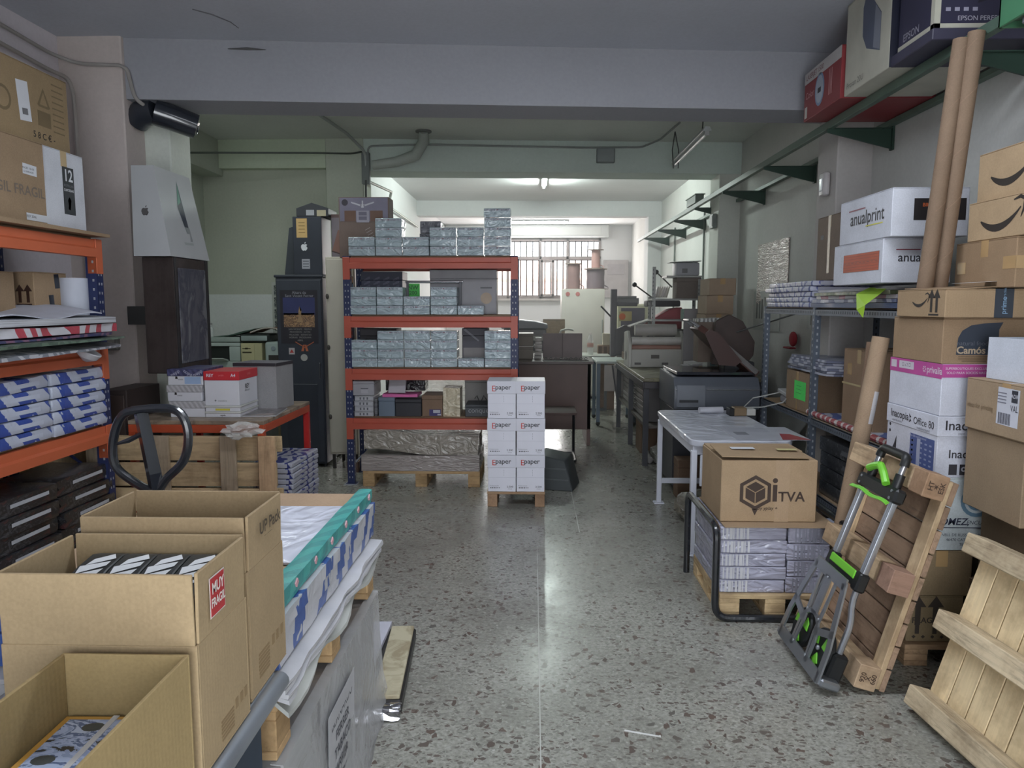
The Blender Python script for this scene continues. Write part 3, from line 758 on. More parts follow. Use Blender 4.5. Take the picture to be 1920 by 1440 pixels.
# ------------------------------------------------------------ red framed table with paper boxes
t = thing('work_table', 'table with red steel frame and worn brown top under paper boxes', 'table', (-2.035, 4.79, 0))
bm = new(); bb(bm, -.415, .415, -.46, .46, .825, .85); mk('tabletop', bm, blotch(((128, 108, 88), (148, 130, 108), (112, 96, 82), (156, 140, 122)), 3, (1, 1, 1), .2, .5, 1, 'LINEAR'), t, bevel=.003)
REDP = P(176, 74, 44, .4); REDQ = P(176, 42, 40, .4)
bm = new()
for a in ((-.415, .415, -.46, -.42), (-.415, .415, .42, .46), (-.415, -.375, -.42, .42), (.375, .415, -.42, .42)): bb(bm, *a, .775, .825)
mk('apron', bm, REDP, t, bevel=.003)
for x in (-.395, .395):
    for y in (-.44, .44):
        bm = new(); bb(bm, x - .02, x + .02, y - .02, y + .02, 0, .775); mk('leg', bm, REDP if y < 0 else REDQ, t, bevel=.003)
bm = new(); cyl(bm, (.395, -.42, .5), (.395, .42, .5), .012, 8); mk('stretcher', bm, REDP, t)

def paperbox(name, label, loc, rot, bodym, lidm, w_, d_, lid_h, h_, group):
    t = thing(name, label, 'box', loc, rot, group)
    bm = new(); bb(bm, -w_ / 2, w_ / 2, -d_ / 2, d_ / 2, 0, h_ - .004); mk('body', bm, bodym, t, bevel=.002)
    bm = new(); e = .004; bb(bm, -w_ / 2 - e, w_ / 2 + e, -d_ / 2 - e, d_ / 2 + e, h_ - lid_h, h_); mk('lid', bm, lidm, t, bevel=.002)
    return t
PW_ = P(206, 206, 212, .5, var=.03); LIDG = bands((182, 180, 184), (160, 158, 160), 14, 1, (0, .6, .5), 0)
DKL = bands((54, 54, 88), (72, 74, 110), 12, 2, (0, .6, .5), .1)
g = 'paper boxes on the red table'
zz = .851
for k in range(3):
    lb = ['white paper box at the bottom of the three box stack on red table', 'white paper box in the middle of the three box stack on red table', 'paper box with navy lid topping the three box stack on red table'][k]
    t = paperbox('paper_box', lb, (-2.155 + (.008, 0, .004)[k], 4.62, zz), (.03, -.02, .02)[k], PW_, DKL if k == 2 else LIDG, .215, .31, .043, .099, g)
    d = (.215, .31, .099)
    text(t, d, 'F', -.03, .035, 'iiiiiiiiiiii', .012, INK); shape(t, d, 'F', -.055, .045, [[(-.008, -.006), (.008, -.006), (.006, .008), (-.006, .01)]], INK, 'emblem')
    if k == 2:
        decal(t, d, 'F', .045, .03, .10, .045, P(150, 172, 204, .5), 'blue_label'); 
        for i, a in enumerate((-.06, .02, .08)): text(t, d, 'F', a, .076, 'nopp', .03, P(170, 172, 190), .01, roll=.5 * (-1) ** i, eps=.006)
    zz += .1
g2 = 'thin white boxes under the red lidded box'
zz = .851
for k in range(2):
    t = paperbox('flat_box', ['thin white ream box directly on the red table top', 'thin white ream box with yellow label under the red lidded box'][k], (-1.925, 4.62, zz), .02, PW_, P(188, 188, 184, .5), .215, .31, .012, .036, g2)
    d = (.215, .31, .036)
    if k == 1: decal(t, d, 'F', 0, .012, .09, .012, P(196, 184, 60, .5), 'yellow_label', eps=.001)
    else: text(t, d, 'F', 0, .012, 'rapido', .013, INK, .02)
    zz += .0365
t = paperbox('paper_box', 'white A4 paper box with red lid on the red framed table', (-1.925, 4.62, zz), .0, PW_, P(190, 44, 52, .45, var=.04), .215, .30, .055, .212, None)
d = (.215, .30, .212)
text(t, d, 'F', -.07, .187, 'REY', .026, WHITE, .02, eps=.006); text(t, d, 'F', .0, .187, 'LASER', .013, P(214, 130, 130), .0, eps=.006); text(t, d, 'F', .075, .187, 'A4', .026, WHITE, .02, eps=.006)
text(t, d, 'F', -.01, .03, '\u25c6  copiadora', .014, P(120, 124, 126))
text(t, d, 'R', -.02, .11, 'REY', .04, INK, .02); text(t, d, 'R', -.02, .085, 'office paper', .018, P(130, 134, 140)); text(t, d, 'R', .0, .187, 'LASER', .02, P(214, 130, 130), eps=.006)
# plain carton standing open behind
t = thing('open_carton', 'grey white carton standing open behind the red lidded paper box', 'box', (-1.83, 4.93, .851), -.1)
bm = new()
for a in ((-.15, .15, -.13, -.126), (-.15, .15, .126, .13), (-.15, -.146, -.126, .126), (.146, .15, -.126, .126)): bb(bm, *a, .004, .31)
bb(bm, -.15, .15, -.13, .13, 0, .004); mk('body', bm, cardboard(150, 148, 150, corr=False), t)
bm = new()
for a in ((-.15, .15, -.1335, -.1315), (.1515, .1535, -.13, .13)): bb(bm, *a, .29, .311)
mk('dark_rim', bm, P(50, 48, 54), t)
t = thing('magazine', 'glossy dark magazine lying open on the red table corner', 'magazine', (-1.755, 4.66, .8515), .12)
bm = new(); slab(bm, -.13, .13, -.17, .17, 0, .006, 4, 6, .002, 4, 0); mk('pages', bm, P(180, 180, 182), t)
bm = new(); bb(bm, -.128, .128, -.165, .165, .0085, .009); mk('cover', bm, blotch(((30, 28, 34), (120, 112, 112), (54, 46, 52), (150, 130, 120)), 6, (1, 1, 1), .8, .3, 1, 'LINEAR'), t)
# open shelf cabinet under the table (dark)
t = thing('low_cabinet', 'dark brown narrow cabinet beside the red table under the loudspeaker', 'cabinet', (-2.545, 4.56, 0))
bm = new(); bb(bm, -.08, .08, -.2, .2, 0, 1.03); mk('carcass', bm, P(48, 38, 36, .6), t, bevel=.003)
if True:
    bm = new(); bb(bm, -.07, .07, -.215, -.2, .04, 1.0); dr = mk('door', bm, P(58, 46, 42, .55), t, bevel=.003)
    bm = new(); cyl(bm, (.05, -.23, .6), (.05, -.215, .6), .01, 8); mk('knob', bm, P(120, 110, 100, .3, metal=.8), dr)

# ------------------------------------------------------------ upright pallet
WOODA = wood(204, 172, 122, .62, 1, 'X'); WOODG = wood(160, 140, 112, .5, 1, 'Z'); WOODB = wood(196, 158, 112, .7, 1, 'Z')
t = thing('wooden_pallet', 'weathered wooden pallet standing on edge in front of the red table', 'pallet', (-2.05, 4.22, 0), 0)
n = 5; bh_ = .142
for k in range(5):
    bm = new(); box(bm, 0, 0, 0, 1.13, .02, .142); mk('plank', bm, WOODA, t, bevel=.003, loc=(-.03, .02 + RND.uniform(-.003, .003), .078 + k * .155), rot=(0, RND.uniform(-.005, .005), 0))
for x in (-.54, -.14, .26, .49):
    w2 = .095 if x != .49 else .10
    bm = new(); box(bm, 0, 0, .39, w2, .022, .78); mk('cross_board', bm, WOODG if x < .4 else WOODB, t, bevel=.003, loc=(x, -.012, 0))
for x in (-.54, -.14, .26):
    for z in (.07, .39, .71):
        bm = new(); box(bm, 0, 0, 0, .095, .075, .095); mk('block', bm, WOODG, t, bevel=.003, loc=(x + .045 if x > -.5 else x, -.06, z) if False else (x, .07, z))
bm = new(); 
for z in (.07, .39, .71): box(bm, -.03, .118, z, 1.13, .02, .095)
mk('runner', bm, WOODA, t, bevel=.003)
# wad of clear plastic on its top corner
bm = new(); bmesh.ops.create_icosphere(bm, subdivisions=3, radius=.075)
for v in bm.verts: v.co += v.co * (RND.uniform(-.45, .35)); v.co.z *= .55; v.co.x *= 1.4
tag(mk('plastic_wrap_scrap', bm, film(.45, (.75, .75, .72), 20), loc=(-1.70, 4.20, .815)), 'crumpled clear plastic wrap caught on the upright pallet corner', 'plastic')

# stack of blue white reams on floor near the red table leg
SIDE = bands((170, 172, 184), (52, 62, 128), 5, 9, (.5, .4, .3), .4, (166, 168, 178))
g = 'flat reams stacked on the floor behind the red table'
t0 = None
for k in range(16):
    lb = f"white and navy wrapped ream in the floor stack by the red leg, {('bottom' if k == 0 else 'top' if k == 15 else ORD[k] + ' above bottom' if k < 9 else ORD[15 - k] + ' below top')}"
    loc = (-1.635 + RND.uniform(-.006, .006), 4.76, k * .0345 + .002)
    if t0 is None:
        t0 = thing('wrapped_ream', lb, 'paper', loc, -.03, g)
        bm = new(); box(bm, 0, 0, .017, .26, .50, .033); mk('wrapper', bm, SIDE, t0, bevel=.006)
        bm = new(); bb(bm, -.1, .1, -.252, -.25, .004, .028); mk('end_fold', bm, P(176, 178, 188), t0)
    else: dup(t0, loc, -.03 + RND.uniform(-.02, .02), lb, g)

# ------------------------------------------------------------ pallet truck
t = thing('pallet_truck', 'hand pallet truck with black loop handle behind the open boxes', 'pallet truck', (-1.50, 2.92, 0))
JB = P(34, 38, 46, .28, coat=.5)
bm = new(); tube(bm, [(.0, .03, .32), (-.055, .0, .86), (-.095, -.0, 1.11)], [.03, .033, .03], 4); mk('drawbar', bm, JB, t)
bm = new(); ring = [(.005, .785), (-.09, .83), (-.155, .895), (-.155, 1.0), (-.11, 1.1), (-.02, 1.125), (.10, 1.125), (.145, 1.08), (.155, 1.0), (.13, .91), (.06, .84)]
pts = []
N = len(ring)
for i in range(N):
    p0, p1, p2, p3 = [Vector((ring[(i + k) % N][0], 0, ring[(i + k) % N][1])) for k in (-1, 0, 1, 2)]
    for s in range(4):
        q = s / 4; pts.append(.5 * ((2 * p1) + (p2 - p0) * q + (2 * p0 - 5 * p1 + 4 * p2 - p3) * q * q + (3 * p1 - p0 - 3 * p2 + p3) * q ** 3))
tube(bm, [(p.x - .06, p.y, p.z) for p in pts], .018, 10, closed=True); mk('loop_handle', bm, JB, t, smooth=True)
bm = new(); tube(bm, [(-.08, -.01, 1.03), (-.14, -.02, 1.0), (-.19, -.02, .985)], [.01, .012, .006], 6); mk('release_lever', bm, JB, t, smooth=True)
bm = new(); lathe(bm, [(.001, .09), (.07, .09), (.07, .3), (.05, .33), (.05, .42), (.001, .42)], 16); mk('pump', bm, P(150, 50, 40, .4), t, smooth=True)
bm = new()
for x in (-.26, .10): bb(bm, x, x + .16, .12, 1.12, .05, .085)
bb(bm, -.26, .26, .06, .13, .05, .35); mk('fork', bm, P(150, 50, 40, .4), t, bevel=.006)
for x in (-.05, .05):
    bm = new(); cyl(bm, (x - .025, 0, .09), (x + .025, 0, .09), .09, 20); mk('steer_wheel', bm, P(40, 40, 42), t, smooth=True)

# ------------------------------------------------------------ pallet of sheet paper over a shrouded crate
STACKX0, STACKX1, SY0, SY1 = -1.36, -.585, 1.63, 2.68
t = thing('wrapped_crate', 'big grey carton under clear film with an address sheet, below the paper pallet', 'crate', (0, 0, 0))
bm = new(); bb(bm, -1.36, -.60, 1.64, 2.66, .02, .455); mk('carton', bm, wrapped((142, 140, 140), .5, .25, 3), t, bevel=.01)
bm = new()
prism(bm, [(-.596, .46), (-.594, .3), (-.585, .12), (-.56, .0), (-.552, .0), (-.576, .14), (-.584, .3), (-.588, .463), (-.62, .466), (-.62, .462)], 'Y', 1.62, 2.69)
bmesh.ops.subdivide_edges(bm, edges=[e for e in bm.edges if abs(e.verts[0].co.y - e.verts[1].co.y) > .5], cuts=16)
for v in bm.verts:
    if v.co.z < .4: v.co.x += .007 * math.sin(v.co.y * 17 + v.co.z * 9) * (1 - v.co.z * 2) + RND.uniform(0, .003)
mk('film_skirt', bm, film(.5, (.56, .56, .57), 3, (1, 1, 1)), t, smooth=True)
d = (0, 0, 0)
bm = new(); box(bm, 0, 0, 0, .001, .30, .30); sh = mk('address_sheet', bm, P(176, 176, 180, .5), t, loc=(-.578, 2.10, .235), rot=(0, .02, 0))
for k, s in enumerate(('BERNARDO', 'FERRER', 'TABACO', 'CARRER 17', 'VALENCIA')):
    o = put('lettering', text_mesh(s, .046, .01), t, (-.5755, 2.10, .335 - k * .052), (PI / 2, 0, PI / 2))
    if not o.data.materials: o.data.materials.append(P(70, 70, 78, .6))
bm = new(); bb(bm, -.597, -.590, 1.92, 1.925, .03, .455); mk('corner_seam', bm, P(96, 94, 94), t)

EURO = wood(190, 152, 98, .7, 1, 'X'); EUROY = wood(190, 152, 98, .7, 1, 'Y')
def pallet_flat(label, loc, rot, L, W, nb=5, mat=None, matx=None, name='wooden_pallet', hh=.144, slats=True, cat='pallet', wide=.145):
    """flat pallet, local x = board length W? boards run along x (length L); runners along y (width W)"""
    t = thing(name, label, cat, loc, rot); mat = mat or EURO; matx = matx or EUROY
    pm = bm_ = None
    for k in range(nb):
        y = -W / 2 + wide / 2 + k * (W - wide) / (nb - 1)
        if pm is None:
            bm = new(); box(bm, 0, 0, 0, L, wide if nb < 6 else W / nb - .008, .022); pm = mk('plank', bm, mat, t, bevel=.002, loc=(0, y, hh - .011))
        else: put('plank', pm.data, t, (0, y, hh - .011), (0, 0, RND.uniform(-.004, .004)))
    cr = bk = bt = None
    for x in (-L / 2 + .05, 0, L / 2 - .05):
        if cr is None: bm = new(); box(bm, 0, 0, 0, .10, W, .022); cr = mk('cross_board', bm, matx, t, bevel=.002, loc=(x, 0, hh - .033))
        else: put('cross_board', cr.data, t, (x, 0, hh - .033))
        for y in (-W / 2 + .05, 0, W / 2 - .05):
            if bk is None: bm = new(); box(bm, 0, 0, 0, .10, .10, hh - .066); bk = mk('block', bm, mat, t, bevel=.003, loc=(x, y, (hh - .066) / 2 + .022))
            else: put('block', bk.data, t, (x, y, (hh - .066) / 2 + .022))
        if bt is None: bm = new(); box(bm, 0, 0, 0, .10, W, .022); bt = mk('bottom_board', bm, matx, t, bevel=.002, loc=(x, 0, .011))
        else: put('bottom_board', bt.data, t, (x, 0, .011))
    return t
pallet_flat('wooden pallet carrying the blue white paper stack on the wrapped crate', (-.985, 2.155, .470), PI / 2, 1.06, .76, 7, hh=.145, wide=.09)
# sheets with torn wrapper at the bottom of the stack, hanging over the edge
TORN = P(188, 188, 192, .6)
for k in range(5):
    bm = new(); z = .618 + k * .014
    slab(bm, -1.34, -.566 - .007 * (k % 2), 1.62 - .01 * k, 2.66 - .02 * (k % 3), z, z + .011, 16, 22, .002, 50 + k, .014, droop=lambda u, v, k=k: -(.030 if k == 0 else .006) * max(0, (u - .95) / .05) ** 1.5 * (1 + .8 * math.sin(v * 17 + k)) * (1.15 - .6 * v))
    tag(mk('sheet_layer', bm, TORN if k else P(176, 178, 174, .6), smooth=True), f"drooping layer of white paper sheets under the blue reams, {('lowest', 'second', 'middle', 'fourth', 'topmost')[k]} layer", 'paper', 'white sheet layers under the blue reams')
BW2 = bands((184, 184, 190), (54, 84, 150), 2.0, 4.5, (0, .2, 1.1), .45, (176, 178, 184), 2, .58)
for k in range(3):
    bm = new(); z = .692 + k * .042
    slab(bm, -1.33, -.597 + .006 * k, 1.63 + .006 * k, 2.665, z, z + .040, 10, 16, .002, 60 + k, .005)
    tag(mk('paper_pack', bm, BW2, smooth=True, bevel=0), f"large white and blue wrapped sheet pack, {('lowest of three', 'middle of three', 'directly under the teal pack')[k]} on the pallet", 'paper', 'large wrapped sheet packs')
t = thing('teal_pack', 'teal wrapped sheet pack rolled open on top of the pallet stack', 'paper', (0, 0, 0))
TEAL = bands((64, 158, 152), (52, 140, 138), 5, 2, (0, .3, .6), .4)
bm = new(); slab(bm, -1.33, -.60, 1.64, 2.66, .818, .832, 10, 14, .001, 70, .003); mk('wrapper', bm, TEAL, t, smooth=True)
bm = new(); slab(bm, -.648, -.596, 1.645, 2.665, .832, .866, 4, 16, .003, 74, .003); mk('rolled_edge', bm, TEAL, t, bevel=.006)
bm = new(); slab(bm, -.69, -.598, 1.61, 1.68, .862, .868, 8, 8, .008, 71, .008, droop=lambda u, v: -.03 * (1 - v) - .05 * max(0, u - .6)); mk('torn_flap', bm, bands((184, 186, 190), (70, 96, 160), 5, 6, (0, 0, .5), .3), t, smooth=True)
for i in range(6):
    bm = new(); box(bm, 0, 0, 0, .004, .018, .014); mk('pink_mark', bm, P(196, 150, 158), t, loc=(-.5955, 1.78 + i * .165, .85), rot=(.6, 0, .0))
bm = new(); slab(bm, -1.34, -.652, 1.65, 2.70, .834, .838, 8, 12, .001, 72, .002)
tag(mk('cardboard_sheet', bm, cardboard(178, 146, 112, corr=False), smooth=True), 'brown cardboard sheet lying under the glossy white sheet', 'cardboard')
bm = new(); slab(bm, -1.25, -.648, 1.93, 2.50, .8405, .846, 14, 14, .0025, 73, .002)
tag(mk('glossy_sheet', bm, wrapped((206, 208, 222), .6, .12, 4), smooth=True), 'pack of glossy white sheets under film on the brown cardboard', 'paper')
# pale teal tub under the crate edge
t = thing('pale_box', 'pale mint box on the floor between table and wrapped crate', 'box', (-.66, 1.575, 0))
bm = new(); bb(bm, -.09, .085, -.025, .025, 0, .42); mk('body', bm, P(160, 186, 178, .5), t, bevel=.004)
# panels lying on the floor past the crate
t = thing('framed_panel', 'black edged panel with beige face lying on the floor by the crate', 'panel', (-.66, 2.98, 0), .07)
bm = new(); bb(bm, -.14, .14, -.36, .27, .004, .055); mk('frame', bm, P(44, 42, 42, .4), t, bevel=.006)
bm = new(); bb(bm, .03, .132, -.35, .26, .055, .072); mk('face', bm, blotch(((178, 168, 140), (152, 140, 114), (186, 178, 152)), 6, (1, 1, 1), 0, .7, 1, 'LINEAR'), t, bevel=.003)
bm = new(); bb(bm, -.02, .135, -.41, -.352, .004, .05); bmesh.ops.subdivide_edges(bm, edges=bm.edges[:], cuts=4, use_grid_fill=True)
for v in bm.verts: v.co += Vector((RND.uniform(-1, 1), RND.uniform(-1, 1), RND.uniform(-.5, 1))) * .006
mk('foil_end', bm, P(190, 190, 196, .15, metal=1), t)
bm = new(); slab(bm, -.78, -.655, 2.74, 3.28, .058, .076, 5, 8, .001, 80, .001)
tag(mk('white_board', bm, P(192, 192, 204, .5)), 'white board lying flat against the beige framed panel', 'board')

# ------------------------------------------------------------ metal bench with the three open boxes
t = thing('metal_bench', 'grey metal bench with rolled edge carrying the open brown boxes', 'bench', (-.9, 1.0, 0))
GM = P(150, 156, 164, .3, metal=.6)
bm = new(); bb(bm, -.20, .34, -.75, .525, .715, .748); mk('worktop', bm, GM, t, bevel=.006)
bm = new(); cyl(bm, (.345, -.75, .727), (.345, .525, .727), .021, 16); mk('rolled_edge', bm, GM, t, smooth=True)
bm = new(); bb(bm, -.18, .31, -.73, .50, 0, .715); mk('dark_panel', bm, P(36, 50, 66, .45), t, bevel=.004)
OBX = cardboard(170, 144, 102); OBI = cardboard(190, 172, 134)
def open_box(label, x0, x1, y0, y1, z0, zc, zt, m_, mi, near=True):
    """open carton with its flaps standing up: walls to zc, raised flaps to zt with slits at the corners"""
    th = .006
    t = thing('open_box', label, 'box', ((x0 + x1) / 2, (y0 + y1) / 2, z0)); w_, d_ = x1 - x0, y1 - y0; hc, ht = zc - z0, zt - z0
    bm = new(); bb(bm, -w_ / 2, w_ / 2, -d_ / 2, d_ / 2, 0, th)
    for a in ((-w_ / 2, w_ / 2, -d_ / 2, -d_ / 2 + th), (-w_ / 2, w_ / 2, d_ / 2 - th, d_ / 2), (-w_ / 2, -w_ / 2 + th, -d_ / 2 + th, d_ / 2 - th), (w_ / 2 - th, w_ / 2, -d_ / 2 + th, d_ / 2 - th)): bb(bm, *a, th, hc)
    mk('body', bm, m_, t, bevel=.0015)
    if ht > hc:
        s = .006
        for (cx, cy, sx, sy, rx, ry) in ((0, -d_ / 2 + th / 2, w_ - s, th, .015, 0), (0, d_ / 2 - th / 2, w_ - s, th, -.03, 0), (-w_ / 2 + th / 2, 0, th, d_ - 3 * s, 0, -.015), (w_ / 2 - th / 2, 0, th, d_ - 3 * s, 0, .02)):
            bm = new(); box(bm, 0, 0, (ht - hc) / 2, sx, sy, ht - hc); mk('flap', bm, m_, t, bevel=.0012, loc=(cx, cy, hc), rot=(rx, ry, 0))
    return t
OB = [open_box('open brown box with MUY FRAGIL sticker holding dark packs', -.888, -.556, 1.150, 1.362, .749, .985, 1.108, OBX, OBI),
      open_box('taller open brown box standing behind the red sticker box', -.897, -.565, 1.392, 1.600, .749, 1.02, 1.132, cardboard(166, 140, 100), OBI),
      open_box('low open yellow brown box with brochures nearest to the camera', -.765, -.556, .70, 1.125, .749, .985, .985, cardboard(166, 140, 86), OBI)]
t = OB[0]; d = (.332, .212, .236)
SR = P(176, 52, 56, .4)
decal(t, d, 'R', -.028, .298, .060, .072, P(210, 200, 196, .4), 'sticker_border', eps=.0035, roll=.0); decal(t, d, 'R', -.028, .298, .055, .067, SR, 'sticker', eps=.0042)
text(t, d, 'R', -.028, .312, 'MUY', .027, P(222, 214, 208), .03, eps=.0055, sx=.85); text(t, d, 'R', -.028, .287, 'FRAGIL', .022, P(222, 214, 208), .03, eps=.0055, sx=.78)
PRN = P(134, 112, 80, .8)
for k in range(6): decal(t, d, 'R', .0, .02 + k * .007, .055, .004, PRN, 'printed_line')
for a in (.042, .064, .084): decal(t, d, 'R', a, .055, .013, .02, PRN, 'handling_symbol')
t = OB[1]; d = (.332, .208, .271)
text(t, d, 'R', .01, .342, 'UP Pack', .036, P(70, 60, 48, .8), .02, eps=.008); text(t, d, 'R', .0, .322, '\u2014 \u2014\u2014', .014, P(80, 70, 56, .8), eps=.007)
for k in range(7): decal(t, d, 'R', -.03, .03 + k * .008, .06, .005, PRN, 'printed_line')
for a in (.025, .05, .078): decal(t, d, 'R', a, .075, .014, .022, PRN, 'handling_symbol')
# dark packs with white strokes inside the sticker box
g = 'dark packs in the sticker box'; t0 = None
for i in range(4):
    loc = (-.833 + .066 + i * .0625 - .028, 1.262, .76); lb = f"dark rounded pack with white brush stroke, {('first', 'second', 'third', 'fourth')[i]} from the rack side of the sticker box"
    if t0 is None:
        t0 = thing('printed_pack', lb, 'pack', loc, 0, g)
        bm = new(); prism(bm, [(-.085, 0), (.085, 0), (.085, .305), (.075, .318), (.05, .324), (.0, .316), (-.05, .302), (-.085, .285)], 'X', -.030, .030); mk('cover', bm, P(40, 42, 42, .45), t0, bevel=.002)
        def zc(y):
            P_ = [(-.085, .285), (-.05, .302), (0, .316), (.05, .324), (.075, .318)]
            for a, b in zip(P_, P_[1:]):
                if a[0] <= y <= b[0]: return a[1] + (b[1] - a[1]) * (y - a[0]) / (b[0] - a[0])
            return .3
        bm = new()
        for k in range(4):
            y0 = -.06 + k * .026
            q = [(-.028 + .004 * k, y0 - .010), (.014 + .004 * k, y0 + .016), (.022 - .006 * (k == 3), y0 + .032), (-.024 + .012 * (k == 3), y0 + .012)]
            bm.faces.new([bm.verts.new((a, b, zc(b) + .0015)) for a, b in q])
        mk('white_stroke', bm, P(212, 214, 216, .5), t0)
    else: dup(t0, loc, 0, lb, g)
# brochures in the low box
t = thing('brochure_bundle', 'banded bundle of colourful brochures in the low open box', 'brochures', (-.695, 1.02, .757), .02)
bm = new(); bb(bm, -.055, .058, -.12, .085, 0, .128); mk('sheets', bm, stacked((58, 54, 50), (120, 84, 44), .01), t, bevel=.002)
bm = new(); bb(bm, -.055, .058, -.12, .085, .128, .130); mk('cover', bm, P(196, 150, 72, .4, coat=.4), t)
bm = new(); bb(bm, -.045, .048, -.11, .076, .130, .1304); mk('picture', bm, blotch(((46, 50, 52), (150, 168, 204), (176, 192, 222), (90, 110, 150), (190, 204, 228)), 11, (1, 2.2, 1), .4, .4, 1.2), t)
bm = new(); sph(bm, (.005, .055, .1295), .02, (1, .7, .1), 12); sph(bm, (-.02, -.03, .1295), .02, (1, .7, .1), 12); mk('dark_ovals', bm, P(70, 76, 76, .4), t)['kind'] = 'stuff'
bm = new(); bb(bm, .02, .03, -.087, .087, .1302, .131); bb(bm, .02, .03, -.0875, -.0855, 0, .131); mk('paper_band', bm, P(200, 200, 200), t)
t = thing('dark_pack', 'black rounded pack with white dot wedged beside the brochures', 'pack', (-.598, 1.04, .757))
bm = new(); prism(bm, [(-.075, 0), (.075, 0), (.075, .11), (.04, .135), (-.02, .14), (-.075, .11)], 'X', -.028, .03); mk('cover', bm, P(34, 36, 36, .4), t, bevel=.004)
bm = new(); lathe(bm, [(.001, 0), (.016, 0), (.016, .002), (.001, .002)], 16, (0, .035, .1365)); mk('white_dot', bm, P(206, 206, 200), t)

# ------------------------------------------------------------ central rack with film wrapped boxes
MR = rack('boltless_rack', 'central boltless rack with red orange beams full of pale blue boxes', 1.47, .52, 1.95,
          [.575, 1.0, 1.445, 1.936], (-1.60, 6.2, 0), 0, RACKRED, NAVY, bh=.092)
for i, x in enumerate((-1.57, -.16)):
    bm = new(); bb(bm, x - .055, x + .055, 6.16, 6.27, .0, .004); mk('packing_plate', bm, P(150, 152, 160, .5), MR, loc=(1.60, -6.2, 0))
BB = wrapped((166, 182, 189), 1.0, .10, 6, (1, 1, 1.8))
HB = .0775; g = 'pale blue film wrapped boxes on the central rack'
pb0 = None
def blue_box(x, y, z, lb):
    global pb0
    if pb0 is None:
        pb0 = thing('wrapped_box', lb, 'box', (x, y, z), 0, g)
        bm = new(); box(bm, 0, 0, HB / 2, .221, .195, HB - .002); bmesh.ops.subdivide_edges(bm, edges=bm.edges[:], cuts=2, use_grid_fill=True)
        r = random.Random(5)
        mk('carton', bm, BB, pb0, bevel=.004)
        bm = new(); bb(bm, -.108, .108, -.0992, -.0984, HB - .022, HB - .006); mk('edge_strip', bm, wrapped((160, 166, 176), .9, .1, 14), pb0)
        bm = new(); box(bm, 0, -.0993, HB - .014, .012, .0008, .007); mk('red_mark', bm, P(130, 90, 96), pb0)
    else: dup(pb0, (x, y, z), RND.uniform(-.012, .012), lb, g)
for nm, z0, counts in (('top', 1.951, (2, 4, 2, 3, 3, 5)), ('second', 1.460, (3, 3, 2, 3, 1, 0)), ('third', 1.015, (3, 4, 4, 4, 1, 4))):
    for c, n in enumerate(counts):
        for k in range(n):
            blue_box(-1.437 + c * .2275 + RND.uniform(-.002, .002), 6.302 + RND.uniform(-.004, .004), z0 + k * HB,
                     f"pale blue film wrapped box, {ORD[k + 1]} up in {ORD[c + 1]} stack of {nm} shelf, central rack")
t0 = None
for k in range(3):
    lb = f"dark grey wrapped box, {('bottom', 'middle', 'top')[k]} of the small stack at the back of central rack top"
    loc = (-.90 + .008 * k, 6.52, 1.952 + k * .103)
    if t0 is None:
        t0 = thing('dark_box', lb, 'box', loc, .03, 'dark grey wrapped boxes'); bm = new(); bb(bm, -.09, .09, -.09, .09, 0, .101); mk('carton', bm, wrapped((92, 92, 100), .6, .2, 9), t0, bevel=.004)
        bm = new(); bb(bm, -.091, .091, -.0912, -.0904, .03, .032); mk('film_edge', bm, P(130, 130, 138, .2), t0)
    else: dup(t0, loc, .03 - .05 * k, lb)
# ceiling fan carton behind
t = carton('fan_carton', 'brown and mauve carton with a ceiling fan picture on central rack', 'box', .44, .20, .52, (-1.475, 6.58, 1.951), 0, cardboard(126, 106, 98, corr=False), tape=False)
d = (.44, .20, .52)
decal(t, d, 'F', 0, .415, .42, .20, P(118, 114, 132, .4), 'picture'); decal(t, d, 'F', -.12, .36, .10, .09, P(104, 78, 66), 'picture_wall', eps=.001); decal(t, d, 'F', .11, .36, .11, .09, P(104, 78, 66), 'picture_wall', eps=.001)
decal(t, d, 'F', -.01, .355, .11, .10, P(150, 146, 158), 'picture_window', eps=.0012); decal(t, d, 'F', -.01, .36, .07, .07, P(104, 100, 116), 'picture_pane', eps=.0018); decal(t, d, 'F', -.01, .36, .07, .008, P(150, 146, 158), 'picture_bar', eps=.0024)
FW = P(178, 176, 186, .5)
shape(t, d, 'F', -.01, .44, [[(-.012, -.01), (.012, -.01), (.02, .02), (-.02, .02)], [(.01, .0), (.10, .03), (.10, .042), (.01, .015)], [(-.01, .0), (-.10, .03), (-.10, .042), (-.01, .015)], [(-.006, .02), (.006, .02), (.006, .05), (-.006, .05)]], FW, 'fan_picture', eps=.0014)
shape(t, d, 'F', -.165, .475, [[(math.cos(a * PI / 8) * .028, math.sin(a * PI / 8) * .028) for a in range(16)]], P(60, 56, 66), 'round_badge', eps=.0014)
for k in range(4): decal(t, d, 'F', .03 + .012 * k, .25 - .022 * k, .05, .005, P(160, 150, 150), 'white_print', roll=.5)

